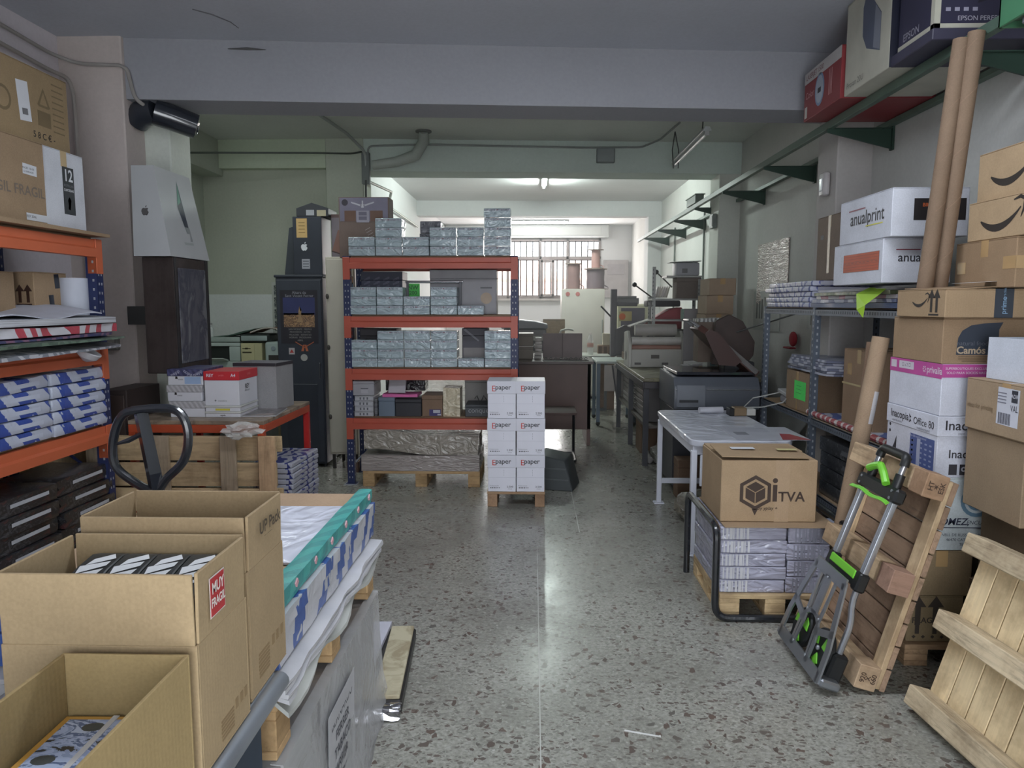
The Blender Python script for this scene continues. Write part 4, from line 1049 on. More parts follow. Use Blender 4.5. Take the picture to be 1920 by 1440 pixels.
# things at the back of the shelves
def flatbox(name, label, cat, x0, x1, y0, y1, z0, z1, m, group=None, bevel=.004, rot=0):
    t = thing(name, label, cat, ((x0 + x1) / 2, (y0 + y1) / 2, z0), rot, group)
    bm = new(); w_, d_, h_ = x1 - x0, y1 - y0, z1 - z0
    bb(bm, -w_ / 2, w_ / 2, -d_ / 2, d_ / 2, 0, h_ * .8); mk('body', bm, m, t, bevel=bevel)
    bm = new(); e = .0015; bb(bm, -w_ / 2 - e, w_ / 2 + e, -d_ / 2 - e, d_ / 2 + e, h_ * .8, h_); mk('lid', bm, m, t, bevel=bevel)
    return t, (w_, d_, h_)
t, d = flatbox('printed_carton', 'dark violet carton with rows of slanting print behind the blue boxes', 'box', -1.50, -1.14, 6.43, 6.69, 1.46, 1.83, P(50, 52, 70, .5))
for r_ in range(4):
    for c_ in range(4): text(t, d, 'F', -.13 + c_ * .085, .205 + r_ * .035, 'nopp', .03, P(104, 104, 122), .0, roll=.5, eps=.002)
t, d = flatbox('grey_carton', 'large pale grey carton behind the second shelf of central rack', 'box', -.90, -.32, 6.44, 6.69, 1.46, 1.845, P(150, 148, 152, .5))
shape(t, d, 'F', .2, .14, [[(math.cos(a * PI / 8) * .05, math.sin(a * PI / 8) * .05) for a in range(16)]], P(176, 156, 136), 'orange_disc', eps=.002)
decal(t, d, 'F', .2, .23, .1, .012, P(96, 96, 100), 'dark_text', eps=.002)
t = thing('steel_bar', 'shiny steel bar laid across the second shelf of the central rack', 'bar', (-.86, 6.44, 1.74)); 
bm = new(); cyl(bm, (-.25, -.03, 0), (.25, -.03, 0), .011, 10); mk('bar', bm, P(190, 190, 196, .2, metal=.9), t, smooth=True)
for x in (-.24, .22):
    bm = new(); bb(bm, x, x + .02, -.045, -.02, -.28, .0); mk('support', bm, P(90, 90, 96), t)
t = thing('green_card', 'bright green handwritten card behind the second shelf boxes', 'card', (-1.045, 6.42, 1.615)); bm = new(); bb(bm, -.058, .058, -.001, .001, 0, .11); mk('card', bm, P(70, 176, 72, .6), t)
d = (.116, .002, .11); text(t, d, 'F', 0, .075, 'NW', .05, P(40, 90, 46), .02); text(t, d, 'F', 0, .03, '200', .045, P(40, 90, 46), .02)
bm = new(); bb(bm, -.05, .05, .002, .004, -.155, .02); mk('clip_stand', bm, P(120, 120, 124), t)
t, d = flatbox('dark_carton', 'dark carton at the back of the third shelf of central rack', 'box', -1.52, -1.2, 6.43, 6.68, 1.015, 1.335, P(58, 54, 60, .5))
t, d = flatbox('dark_carton', 'dark carton with pale flash behind the single box on third shelf', 'box', -.62, -.40, 6.42, 6.68, 1.015, 1.34, P(70, 68, 78, .5))
decal(t, d, 'F', 0, .08, .2, .15, P(128, 122, 122), 'pale_panel', eps=.002)
shape(t, d, 'F', -.02, .26, [[(-.08, .05), (-.06, .06), (.06, -.04), (.05, -.05)]], P(120, 120, 130), 'pale_flash', eps=.002)
# bottom shelf assortment, z .59
zs = .590
def sh(name, label, cat, x0, x1, z0, z1, m, y0=6.22, y1=6.5, **k): return flatbox(name, label, cat, x0, x1, y0, y1, z0, z1, m, **k)
for k in range(4):
    t, d = sh('envelope_box', f"white envelope box, {('bottom', 'second', 'third', 'top')[k]} of the stack beside the left rack post".replace('left rack post', 'navy rack post'), 'box', -1.535 + .006 * (k % 2), -1.37, zs + k * .045, zs + .043 + k * .045, P(176, 176, 182, .5), group='white envelope boxes on the low shelf')
    for a in (-.03, 0, .03): decal(t, d, 'F', a, .02, .012, .02, P(96, 96, 104), 'print', eps=.002)
t, d = sh('filing_box', 'pale grey filing box topping the envelope stack on low shelf', 'box', -1.545, -1.36, zs + .181, zs + .305, P(160, 158, 164, .5))
decal(t, d, 'F', .01, .06, .065, .008, P(84, 84, 90), 'handle_slot', eps=.002); decal(t, d, 'F', .01, .035, .06, .03, P(176, 174, 180), 'label', eps=.002)
t, d = sh('grey_reams', 'grey bundled reams behind the white envelope boxes', 'paper', -1.36, -1.335, zs, zs + .15, stacked((60, 60, 64), (120, 120, 126), .012))
t, d = sh('blue_box', 'blue grey lidded storage box on the low shelf', 'box', -1.325, -1.185, zs, zs + .165, P(104, 116, 132, .5))
t, d = sh('black_case', 'black box with pink folder on top on the low shelf', 'box', -1.18, -.955, zs, zs + .15, P(44, 44, 50, .45))
bm = new(); slab(bm, -1.29, -.99, 6.23, 6.46, zs + .166, zs + .19, 8, 4, .004, 90, .004)
tag(mk('pink_folder', bm, P(206, 100, 158, .5), smooth=True), 'bright pink folder lying on the black and blue boxes', 'folder')
t = thing('white_notepad', 'white notepad leaning over the pink folder', 'notepad', (-1.175, 6.26, zs + .20), (-.35, 0, -.1)); bm = new(); bb(bm, -.075, .075, 0, .02, 0, .16); mk('pages', bm, P(182, 178, 184), t, bevel=.002)
bm = new(); bb(bm, -.075, .075, -.001, .021, .15, .162); mk('binding', bm, P(120, 120, 128), t)
t, d = sh('black_bag', 'shiny black plastic bag behind the notepad on the low shelf', 'bag', -1.30, -.95, zs + .2, zs + .34, wrapped((40, 40, 46), .9, .15, 12), 6.42, 6.62)
t, d = sh('brown_box', 'brown box with purple label on the low shelf of central rack', 'box', -.95, -.775, zs, zs + .185, cardboard(134, 106, 84, corr=False))
decal(t, d, 'F', .025, .035, .10, .055, P(54, 48, 100, .5), 'purple_label', eps=.002); decal(t, d, 'F', .038, .045, .06, .025, P(176, 176, 186), 'white_label', eps=.003); decal(t, d, 'F', .06, .018, .03, .012, P(176, 176, 186), 'white_label', eps=.003)
bm = new(); slab(bm, -.77, -.622, 6.23, 6.46, zs, zs + .245, 6, 5, .003, 91, .006)
tag(mk('cream_bundle', bm, wrapped((196, 184, 158), .6, .2, 8)), 'tall cream paper bundle in film on the low shelf', 'paper')
t, d = sh('lettered_box', 'black box with grey lettering half behind the white paper stack', 'box', -.58, -.18, zs, zs + .105, P(52, 56, 62, .45))
text(t, d, 'F', -.045, .055, 'conqueror', .06, P(140, 144, 148), 0, eps=.003)
t, d = sh('grey_case', 'grey case with cables on the low shelf behind the black box', 'case', -.61, -.2, zs, zs + .33, P(146, 142, 140, .5), 6.52, 6.68)
bm = new(); tube(bm, [(-.52 + .02 * i, 6.50 - .006 * math.sin(i), zs + .12 + .03 * math.sin(i * 1.9)) for i in range(14)], .004, 6); tag(mk('grey_cable', bm, P(70, 70, 72), smooth=True), 'tangled grey cable in front of the grey case', 'cable')

# pallet with film-wrapped sheets under the rack
pallet_flat('low pallet under the central rack carrying film wrapped sheets', (-.95, 6.42, 0), 0, 1.0, .6, 5, hh=.135)
t = thing('wrapped_load', 'film wrapped load of sheets on the pallet under the central rack', 'paper', (-.955, 6.40, .137))
bm = new(); slab(bm, -.50, .50, -.28, .28, 0, .135, 12, 8, .004, 92, .006); mk('sheets', bm, wrapped((158, 148, 144), .9, .15, 10, (.5, 1, 2.5)), t, smooth=True)
bm = new(); slab(bm, -.49, .49, -.275, .27, .137, .30, 14, 8, .006, 93, .01, droop=lambda u, v: .05 * (1 - u) * (1 - v) - .02 * u + .01 * math.sin(u * 9)); mk('film_hood', bm, wrapped((150, 142, 132), 1.0, .1, 9, (1, 1, 1.5)), t, smooth=True)

# ------------------------------------------------------------ white paper boxes on the small pallet
EP = P(214, 214, 224, .5, var=.03); EPL = P(206, 206, 216, .5, var=.03)
t = thing('wooden_pallet', 'small wooden pallet under the six white paper boxes', 'pallet', (-.128, 5.71, 0))
pm = None
for k in range(4):
    if pm is None: bm = new(); box(bm, 0, 0, 0, .445, .092, .02); pm = mk('plank', bm, wood(172, 136, 98, .7), t, bevel=.002, loc=(0, -.145 + k * .0967, .108))
    else: put('plank', pm.data, t, (0, -.145 + k * .0967, .108))
bm = new(); box(bm, 0, 0, 0, .075, .38, .098); bk = mk('block', bm, wood(166, 128, 92, .7, 1, 'Y'), t, bevel=.003, loc=(-.182, 0, .049)); put('block', bk.data, t, (.182, 0, .049))
g = 'white lidded paper boxes on the small pallet'; e0 = None
RDI = P(196, 60, 52, .5)
for c in range(2):
    for k in range(3):
        loc = (-.238 + c * .2195 + RND.uniform(-.002, .002), 5.675 + RND.uniform(-.004, .004), .1185 + k * .2845)
        lb = f"white paper box with red and black lettering, {('bottom', 'middle', 'top')[k]} of the {('column nearer the rack', 'column by the aisle')[c]}"
        if e0 is None:
            e0 = paperbox('paper_box', lb, loc, 0, EP, EPL, .2125, .305, .096, .283, g); d = (.2125, .305, .283)
            text(e0, d, 'F', .01, .236, 'paper', .052, P(50, 50, 56), .012, eps=.0055); text(e0, d, 'F', -.062, .225, 'E', .062, RDI, .0, eps=.0055)
            for i in range(6): decal(e0, d, 'F', -.085 + i * .013, .03, .008, .008 if i < 4 else .005, P(60, 60, 66), 'symbol', eps=.001)
            text(e0, d, 'F', -.06, .046, 'Multipurpose', .013, P(140, 140, 150)); text(e0, d, 'F', .062, .038, '2.500', .022, P(90, 90, 100), .01); text(e0, d, 'F', .062, .022, 'sheets', .012, P(120, 120, 130))
            for i in range(3): decal(e0, d, 'F', .015, .165 - i * .018, .0015, .012, P(120, 120, 130), 'perforation', eps=.001)
            decal(e0, d, 'F', 0, .11, .20, .0012, P(166, 166, 178), 'crease', eps=.001)
        else: dup(e0, loc, RND.uniform(-.01, .01), lb, g)
t = thing('plastic_crate', 'dark grey plastic crate on the floor behind the white paper boxes', 'crate', (.205, 6.18, 0), -.25)
bm = new(); prism(bm, [(-.17, 0), (.17, 0), (.10, .26), (-.14, .30)], 'Y', -.16, .16); mk('body', bm, P(66, 70, 72, .5), t, bevel=.008)
for z in (.09, .18):
    bm = new(); prism(bm, [(-.17, z), (.16 - z * .25, z), (.16 - z * .25, z + .015), (-.17, z + .015)], 'Y', -.168, .168); mk('rib', bm, P(80, 84, 86, .5), t)
# tubular chair
t = thing('cantilever_stool', 'black tubular stool frame with brown seat in front of the brown desk', 'stool', (.18, 7.25, 0))
bm = new(); tube(bm, arc_pts([(-.23, .28, .46), (.24, .28, .46), (.24, .30, .02), (.24, -.18, .02), (-.23, -.18, .02)], .07), .0145, 8)
mk('frame', bm, P(34, 34, 38, .3, coat=.3), t, smooth=True)
bm = new(); tube(bm, arc_pts([(-.30, -.16, .46), (-.24, -.16, .46), (-.24, -.16, .02), (-.24, .2, .02), (.22, .24, .02)], .06), .0145, 8); mk('frame_bar', bm, P(34, 34, 38, .3, coat=.3), t, smooth=True)
bm = new(); bb(bm, -.25, .25, -.16, .32, .474, .50); mk('seat', bm, P(84, 66, 62, .7), t, bevel=.01, seg=2)

# ------------------------------------------------------------ dark server cabinet and things around it
NV = P(48, 52, 62, .45)
t = thing('tall_cabinet', 'tall dark steel cabinet with a poster and stickers on its door', 'cabinet', (-2.18, 6.86, 0))
bm = new(); bb(bm, -.225, .215, 0, .58, .03, 1.80); mk('carcass', bm, NV, t, bevel=.006)
bm = new(); bb(bm, -.215, .205, -.018, 0, .05, 1.775); dr = mk('door', bm, P(54, 58, 68, .4), t, bevel=.005)
bm = new(); bb(bm, -.15, .15, -.0215, -.018, .06, .8); mk('door_panel', bm, P(50, 54, 64, .4), dr, bevel=.002)
bm = new(); bb(bm, .17, .185, -.03, -.018, .85, 1.0); mk('handle', bm, P(90, 92, 98, .3, metal=.7), dr, bevel=.003)
bm = new(); bb(bm, -.235, .225, -.02, .58, 1.795, 1.82); mk('top_cap', bm, P(44, 48, 58, .45), t, bevel=.006)
bm = new(); 
for x in (-.2, .19):
    for y in (.03, .55): cyl(bm, (x, y, 0), (x, y, .03), .018, 8)
mk('foot', bm, BLACK, t)
d = (0, .038, 0)
decal(t, d, 'F', -.005, 1.43, .355, .50, P(44, 42, 50, .35), 'poster', eps=.001)
decal(t, d, 'F', -.005, 1.53, .30, .16, P(52, 56, 96, .4), 'poster_sky', eps=.002)
decal(t, d, 'F', -.005, 1.40, .29, .13, blotch(((50, 44, 50), (150, 116, 84), (84, 66, 60), (176, 140, 104), (60, 50, 56)), 26, (1, 1, .45), .2, .4, 1.5), 'poster_picture', eps=.002)
shape(t, d, 'F', -.0, 1.43, [[(-.03, -.05), (.03, -.05), (.012, .02), (.02, .06), (.008, .05), (0, .10), (-.012, .05), (-.008, .01)]], P(150, 122, 92, .5), 'poster_figure', eps=.003)
text(t, d, 'F', 0, 1.655, 'Altars de', .036, P(140, 140, 148), eps=.002); text(t, d, 'F', 0, 1.625, 'Sant Vicent Ferrer', .036, P(140, 140, 148), eps=.002)
for k in range(5): text(t, d, 'F', .0, 1.315 - k * .026, ('SAN VICENTE   FIESTAS', 'PROCESION   ALTAR', 'MILACRES   INFANTILS', 'HORARI   PROGRAMA', 'ABRIL')[k], .021, P(140, 138, 136), eps=.002)
BOW = P(170, 96, 66, .5)
shape(t, d, 'F', .04, 1.14, [[(-.09, .055), (-.085, .06), (0, .01), (0, 0)], [(.09, .055), (.085, .06), (0, .01), (0, 0)], [(-.035, -.03), (-.01, -.03), (.0, .03), (-.015, .03)], [(.035, -.03), (.01, -.03), (.0, .03), (.015, .03)]], BOW, 'ribbon_bow', eps=.004)
decal(t, d, 'F', -.085, 1.11, .055, .06, P(176, 168, 170), 'sticker', eps=.001); shape(t, d, 'F', -.085, 1.11, [[(-.02, -.015), (.02, -.015), (0, .018)]], P(170, 60, 56), 'red_triangle', eps=.002)
shape(t, d, 'F', .03, 1.05, [[(math.cos(a * PI / 8) * .033, math.sin(a * PI / 8) * .033) for a in range(16)]], P(164, 162, 158), 'round_sticker', eps=.001)
# pile of dark cartons on the cabinet
DKC = P(42, 46, 56, .45)
t = thing('dark_carton', 'dark carton with white logo and orange note on the tall cabinet', 'box', (-2.11, 7.0, 1.822))
bm = new(); bb(bm, -.13, .14, -.10, .22, 0, .535); mk('carton', bm, DKC, t, bevel=.004)
d = (0, .20, 0)
decal(t, d, 'F', -.045, .43, .10, .175, P(176, 146, 96, .5), 'orange_note'); 
for k in range(4): decal(t, d, 'F', -.045, .48 - k * .03, .06, .006, P(120, 96, 60), 'note_line', eps=.001)
shape(t, d, 'F', -.025, .255, APPLE, P(196, 198, 204, .5), 'logo', eps=.001, sc=1.05)
decal(t, d, 'F', -.015, .10, .075, .09, P(150, 152, 160), 'label')
for k in range(3): decal(t, d, 'F', -.015, .125 - k * .025, .055, .008, P(84, 86, 94), 'label_line', eps=.001)
t = thing('dark_carton', 'slanting dark carton behind the logo carton on the tall cabinet', 'box', (-2.26, 7.22, 1.822))
bm = new(); prism(bm, [(-.13, 0), (.0, 0), (.0, .47), (-.075, .45)], 'Y', -.14, .14); mk('carton', bm, P(52, 56, 64, .45), t, bevel=.004)
t = thing('dark_carton', 'dark gable topped carton highest on the tall cabinet', 'box', (-2.06, 7.06, 2.359))
bm = new(); prism(bm, [(-.145, 0), (.155, 0), (.155, .075), (.0, .125), (-.145, .075)], 'Y', -.15, .15); mk('carton', bm, P(40, 42, 48, .5), t, bevel=.003)
d = (0, .30, 0); decal(t, d, 'F', -.015, .035, .075, .05, P(140, 142, 148), 'label'); decal(t, d, 'F', .09, .03, .085, .055, P(150, 142, 120), 'kraft_patch')
t = thing('mauve_box', 'mauve grey box between the dark cartons and the fan carton', 'box', (-1.80, 7.08, 1.985)); bm = new(); bb(bm, -.10, .10, -.10, .12, 0, .40); mk('carton', bm, P(116, 108, 116, .5), t, bevel=.004)
bm = new(); bb(bm, -.10, .10, -.1012, -.1, .37, .40); mk('dark_band', bm, P(90, 70, 70), t)
t = thing('red_brown_box', 'tilted red brown box leaning on the dark cartons', 'box', (-1.80, 6.88, 2.01), (0, .30, 0)); bm = new(); bb(bm, -.06, .07, -.06, .06, 0, .21); mk('carton', bm, P(120, 88, 80, .6), t, bevel=.003); bm = new(); bb(bm, -.061, .071, -.0612, -.06, .0, .012); mk('dark_edge', bm, P(60, 46, 44), t)
t = thing('cream_cabinet', 'tall narrow cream cabinet between the dark cabinet and central rack', 'cabinet', (-1.78, 6.78, 0))
bm = new(); bb(bm, -.13, .14, 0, .42, .14, 1.98); mk('carcass', bm, P(178, 172, 160, .5, var=.04), t, bevel=.006)
bm = new(); bb(bm, -.12, .13, -.012, 0, .16, 1.96); dr = mk('door', bm, P(182, 176, 164, .5, var=.04), t, bevel=.004)
for z in (.5, 1.15, 1.62): bm = new(); sph(bm, (-.115, -.016, z), .016, (1, 1, 1.6), 8); mk('hinge', bm, P(70, 66, 62), dr)
for x in (-.10, .11):
    for y in (.04, .38): bm = new(); bb(bm, x - .015, x + .015, y - .015, y + .015, 0, .14); mk('leg', bm, P(50, 48, 48), t)
t = thing('narrow_sign', 'narrow dark hanging sign on the side of the cream cabinet', 'sign', (-1.685, 6.745, 1.18)); bm = new(); bb(bm, -.04, .04, -.008, .008, 0, .62); mk('panel', bm, P(48, 46, 50), t, bevel=.003)
d = (0, .016, 0); decal(t, d, 'F', 0, .59, .075, .05, P(160, 120, 96), 'orange_field'); decal(t, d, 'F', 0, .53, .075, .04, P(86, 110, 140), 'blue_field'); decal(t, d, 'F', 0, .42, .06, .10, P(160, 140, 136), 'pale_field'); decal(t, d, 'F', .01, .07, .03, .04, P(170, 170, 174), 'white_field')
# brick-coloured block on floor by the rack foot
t = thing('brown_block', 'small brown carton on the floor behind the rack foot', 'box', (-1.66, 6.95 - .25, 0)); bm = new(); bb(bm, -.06, .05, -.06, .06, 0, .10); mk('carton', bm, cardboard(116, 88, 78, corr=False), t, bevel=.003); bm = new(); bb(bm, -.06, .05, -.005, .005, .1, .1006); mk('tape', bm, TAPE, t)

# ------------------------------------------------------------ alcove bench with printers and computers
t = thing('alcove_bench', 'pale wooden wall bench in the alcove carrying printers and computers', 'bench', (-2.83, 8.08, 0))
bm = new(); bb(bm, -.88, .90, -.30, .30, .70, .735); mk('worktop', bm, wood(196, 180, 140, .85), t, bevel=.003)
bm = new(); bb(bm, -.85, .88, -.26, .28, .30, .33); mk('lower_shelf', bm, wood(150, 130, 100, .8), t, bevel=.003)
for x in (-.84, .1, .86):
    for y in (-.26, .26): bm = new(); bb(bm, x - .025, x + .025, y - .025, y + .025, 0, .70); mk('leg', bm, wood(150, 130, 100, .8, 1, 'Z'), t)
t = thing('laser_printer', 'pale printer with dark paper slot beside the loudspeaker', 'printer', (-3.34, 8.02, .737))
PB = P(176, 188, 184, .45, var=.03)
bm = new(); bb(bm, -.20, .19, -.2, .2, 0, .20); mk('body', bm, PB, t, bevel=.012, seg=2)
bm = new(); bb(bm, -.19, .19, -.2, .2, .36, .40); bb(bm, .07, .19, -.2, .2, .20, .36); bb(bm, -.2, .07, .0, .2, .2, .36); mk('upper_housing', bm, PB, t, bevel=.01, seg=2)
bm = new(); bb(bm, -.19, .07, -.17, -.005, .205, .355); mk('paper_slot', bm, P(30, 36, 34, .6), t)
bm = new(); prism(bm, [(-.20, .20), (-.34, .235), (-.34, .245), (-.20, .215)], 'X', -.16, .06); mk('output_tray', bm, P(190, 198, 194, .4), t)
bm = new(); bb(bm, -.195, .195, -.205, .2, .405, .46); mk('scanner_lid', bm, P(160, 172, 168, .4), t, bevel=.012, seg=2)
t = thing('green_sheet', 'dark green plastic sheet draped over the pale printer', 'cover', (0, 0, 0)); bm = new(); slab(bm, -3.48, -3.0, 7.85, 8.3, 1.20, 1.212, 10, 8, .012, 95, .01, droop=lambda u, v: .09 * u * u - .01); mk('sheet', bm, P(70, 92, 82, .4), t, smooth=True)
t = thing('computer_tower', 'beige desktop computer tower beside the pale printer', 'computer', (-3.005, 8.0, .737))
BE = P(190, 186, 148, .5, var=.03)
bm = new(); bb(bm, -.13, .10, -.2, .2, 0, .395); mk('case', bm, BE, t, bevel=.006)
bm = new(); bb(bm, -.125, .02, -.207, -.2, .01, .39); mk('front_cover', bm, P(196, 190, 150, .5, var=.03), t, bevel=.003)
bm = new(); bb(bm, -.11, -.01, -.209, -.207, .29, .305); mk('drive_slot', bm, P(70, 66, 50), t)
bm = new(); bb(bm, -.11, -.02, -.209, -.207, .335, .342); bb(bm, -.08, -.05, -.209, -.207, .33, .347); mk('floppy_slot', bm, P(70, 66, 50), t)
bm = new(); cyl(bm, (.06, -.205, .09), (.06, -.2, .09), .01, 10); mk('power_button', bm, P(96, 92, 70), t)
t = thing('silver_case', 'silver and black rounded case on top of the beige computer', 'case', (-2.99, 7.98, 1.135))
bm = new(); bb(bm, -.17, .17, -.17, .17, .0, .095); mk('shell', bm, P(40, 46, 46, .4), t, bevel=.04, seg=3)
bm = new(); bb(bm, -.14, .14, -.178, -.16, .022, .078); mk('silver_front', bm, P(176, 190, 192, .3, metal=.5), t, bevel=.012, seg=2)
t = thing('brown_cloth', 'brown cloth with pale piping lying over the silver case', 'cloth', (0, 0, 0)); bm = new(); slab(bm, -3.05, -2.66, 7.86, 8.2, 1.235, 1.25, 10, 8, .01, 96, .01, droop=lambda u, v: .05 * math.sin(u * 3.1) - .10 * max(0, u - .75)); mk('cloth', bm, P(136, 100, 82, .9), t, smooth=True)
bm = new(); tube(bm, [(-3.04 + .04 * i, 7.85, 1.245 + .05 * math.sin(i / 10 * 3.1) - .04 * max(0, i - 7)) for i in range(11)], .008, 6); mk('piping', bm, P(190, 184, 176), t, smooth=True)
t = thing('graphite_tower', 'pale grey rounded computer tower half hidden by the dark cabinet', 'computer', (-2.70, 7.98, .737))
bm = new(); bb(bm, -.17, .08, -.2, .2, 0, .41); mk('case', bm, P(176, 190, 188, .4, var=.03), t, bevel=.035, seg=3)
bm = new(); bb(bm, -.13, .08, -.206, -.198, .16, .27); mk('drive_panel', bm, P(64, 62, 60), t, bevel=.01)
bm = new(); cyl(bm, (-.075, -.206, .34), (-.075, -.198, .34), .024, 16); mk('power_button', bm, P(140, 150, 160, .3), t)
bm = new()
for k in range(4): prism(bm, [(-.115 + k * .04, .07), (-.09 + k * .04, .085), (-.115 + k * .04, .105)], 'Y', -.204, -.199)
mk('vent_mark', bm, P(84, 90, 92), t)['kind'] = 'stuff'
t = thing('wall_calendar', 'white sheet with a column of small photos on the alcove wall', 'poster', (-2.88, 8.40, 1.22)); bm = new(); bb(bm, -.11, .13, -.003, .003, 0, .58); mk('sheet', bm, P(184, 188, 182), t)
d = (0, .006, 0)
for k in range(4): decal(t, d, 'F', -.02, .08 + k * .135, .13, .12, blotch(((80, 88, 92), (130, 134, 132), (52, 58, 60)), 22, (1, 1, 1)), 'photo')
t = thing('yellow_box', 'yellow carton on the lower shelf below the bench', 'box', (-2.62, 7.93, .332)); bm = new(); bb(bm, -.15, .12, -.1, .2, 0, .30); mk('carton', bm, P(190, 160, 84, .6), t, bevel=.004); bm = new(); bb(bm, -.151, .121, -.1015, -.1, .22, .23); mk('dark_line', bm, P(80, 66, 40), t)
t = thing('glass_jar', 'small clear glass jar on the bench beside the loudspeaker edge', 'jar', (-3.50, 7.90, 1.195)); bm = new(); lathe(bm, [(.001, 0), (.035, 0), (.035, .09), (.02, .11), (.02, .13)], 14); mk('glass', bm, film(.4, (.85, .9, .9), 6), t, smooth=True); bm = new(); lathe(bm, [(.001, .13), (.024, .13), (.024, .15), (.001, .15)], 14); mk('lid', bm, P(150, 150, 150), t, smooth=True)

# ------------------------------------------------------------ ceiling fittings of the middle and back bays
def tubelight(label, loc, rot, L, em, on=True, up=.08):
    t = thing('tube_light', label, 'lamp', loc, rot)
    bm = new(); prism(bm, [(-.04, .02), (.04, .02), (.022, .06), (-.022, .06)], 'X', -L / 2, L / 2); mk('batten', bm, P(186, 190, 190, .4, var=.02), t, bevel=.003)
    bm = new(); cyl(bm, (-L / 2 + .02, 0, 0), (L / 2 - .02, 0, 0), .015, 12); mk('tube', bm, em, t, smooth=True)
    for s in (-1, 1): bm = new(); bb(bm, s * (L / 2 - .02) - .01, s * (L / 2 - .02) + .01, -.018, .018, -.018, .03); mk('end_cap', bm, P(180, 180, 180), t)
    return t
LIT = glow((.86, 1.0, .94), 480)
tubelight('lit tube light on the ceiling of the back bay', (.16, 11.15, 3.36), PI / 2, 1.2, LIT)
tubelight('lit tube light in front of the window shutter box', (.03, 16.5, 3.34), 0, 1.50, glow((.93, .97, 1.0), 110))
tubelight('unlit tube light hanging on chains near the junction box', (1.52, 7.45, 3.04), PI / 2, 1.5, P(200, 204, 206, .3))
for i, (y0, x1, y1, lb) in enumerate(((8.0, 1.47, 7.95, 'dark looped chain at the low looking end of the unlit tube light'), (6.9, 1.50, 6.95, 'dark chain at the near end of the unlit tube light'))):
    for k in range(2 if i == 0 else 1):
        bm = new(); a = Vector((1.52 - .05 * k, y0, 3.09 - .12 * (1 - i))); b = Vector((x1, y1, 3.335)); tube(bm, [a, (a + b) / 2 + Vector((.02 - .04 * k, 0, 0)), b], .006, 6)
        tag(mk('hanging_chain', bm, P(70, 72, 70), smooth=True), lb if k == 0 else 'second dark chain beside the looped chain of the unlit tube light', 'chain')
DK = P(140, 144, 142, .6)
bm = new(); tube(bm, arc_pts([(-1.82, 8.26, 2.95), (-1.82, 8.25, 3.27), (-1.2, 8.26, 3.285), (.55, 8.40, 3.27), (1.2, 8.50, 3.29), (1.36, 8.2, 3.31), (1.44, 7.55, 3.33)], .06), .011, 8)
tag(mk('conduit_pipe', bm, DK, smooth=True), 'grey conduit along the top of the middle beam to the junction box', 'pipe')
t = thing('junction_box', 'grey square junction box on the middle ceiling beam', 'junction box', (.80, 8.42, 3.19)); bm = new(); bb(bm, -.10, .10, 0, .07, -.075, .08); mk('case', bm, P(128, 134, 134, .6), t, bevel=.006); bm = new(); bb(bm, -.09, .09, -.004, 0, -.065, .07); mk('cover', bm, P(134, 140, 140, .6), t, bevel=.002)
bm = new(); tube(bm, arc_pts([(-3.45, 7.45, 3.05), (-2.2, 7.75, 3.10), (-1.93, 8.0, 3.14), (-1.88, 8.2, 3.2)], .1), .010, 8)
tag(mk('cable', bm, P(70, 76, 70), smooth=True), 'dark cable strung across the alcove below its ceiling', 'cable')
bm = new(); tube(bm, arc_pts([(-2.1, 6.4, 3.335), (-1.95, 7.9, 3.32), (-1.84, 8.22, 3.2), (-1.84, 8.24, 2.9)], .08), .016, 8)
tag(mk('conduit_pipe', bm, P(156, 160, 158, .6), smooth=True), 'grey pipe crossing the middle ceiling to the alcove column', 'pipe')
bm = new(); tube(bm, [(-1.76, 8.22, 3.06), (-1.5, 8.2, 3.09), (-1.28, 8.18, 3.16), (-1.17, 8.05, 3.28), (-1.16, 7.95, 3.36)], [.05, .055, .06, .06, .05], 12)
tag(mk('waste_pipe', bm, plaster(176, 182, 176), smooth=True), 'painted bent drain pipe dropping from the middle ceiling beside the column', 'pipe')
bm = new(); cyl(bm, (-1.16, 7.95, 3.345), (-1.16, 7.95, 3.362), .085, 16); tag(mk('pipe_collar', bm, P(110, 112, 110)), 'dark collar where the drain pipe meets the ceiling', 'collar')
bm = new(); bb(bm, -1.885, -1.80, 8.215, 8.28, 2.86, 3.20); tag(mk('cable_duct', bm, P(104, 110, 110, .6), bevel=.005), 'dark cable duct box on the alcove column edge', 'duct')
bm = new(); tube(bm, [(-1.84, 8.24, 2.9), (-1.75, 9.2, 2.92), (-2.06, 10.6, 2.93), (-2.08, 13.4, 2.93)], .017, 8)
tag(mk('conduit_pipe', bm, P(150, 156, 146, .5), smooth=True), 'pipe sloping along the pale back bay wall', 'pipe')
bm = new(); tube(bm, [(-1.84, 8.22, 2.9), (-1.845, 8.2, 2.4), (-1.84, 8.2, 2.0)], .012, 6)
tag(mk('cable', bm, P(60, 62, 62), smooth=True), 'dark cable hanging down the alcove column behind the fan carton', 'cable')
# hairline cracks and stains of the front ceiling
for i, (a, b) in enumerate((((-1.98, 4.93, 3.19), (-1.74, 4.955, 3.19)),)):
    bm = new(); tube(bm, [Vector(a) + Vector((0, -.02, 0)), (Vector(a) + Vector(b)) / 2 + Vector((0, -.02, .004)), Vector(b) + Vector((0, -.02, 0))], [.002, .009, .002], 6)
    o = mk('plaster_crack', bm, P(80, 80, 80)); o['kind'] = 'structure'
bm = new(); tube(bm, [(-1.98, 4.42, 3.249), (-1.9, 4.5, 3.249), (-1.84, 4.62, 3.249), (-1.83, 4.72, 3.249)], [.004, .006, .004, .002], 5); o = mk('plaster_crack', bm, P(104, 104, 108)); o['kind'] = 'structure'

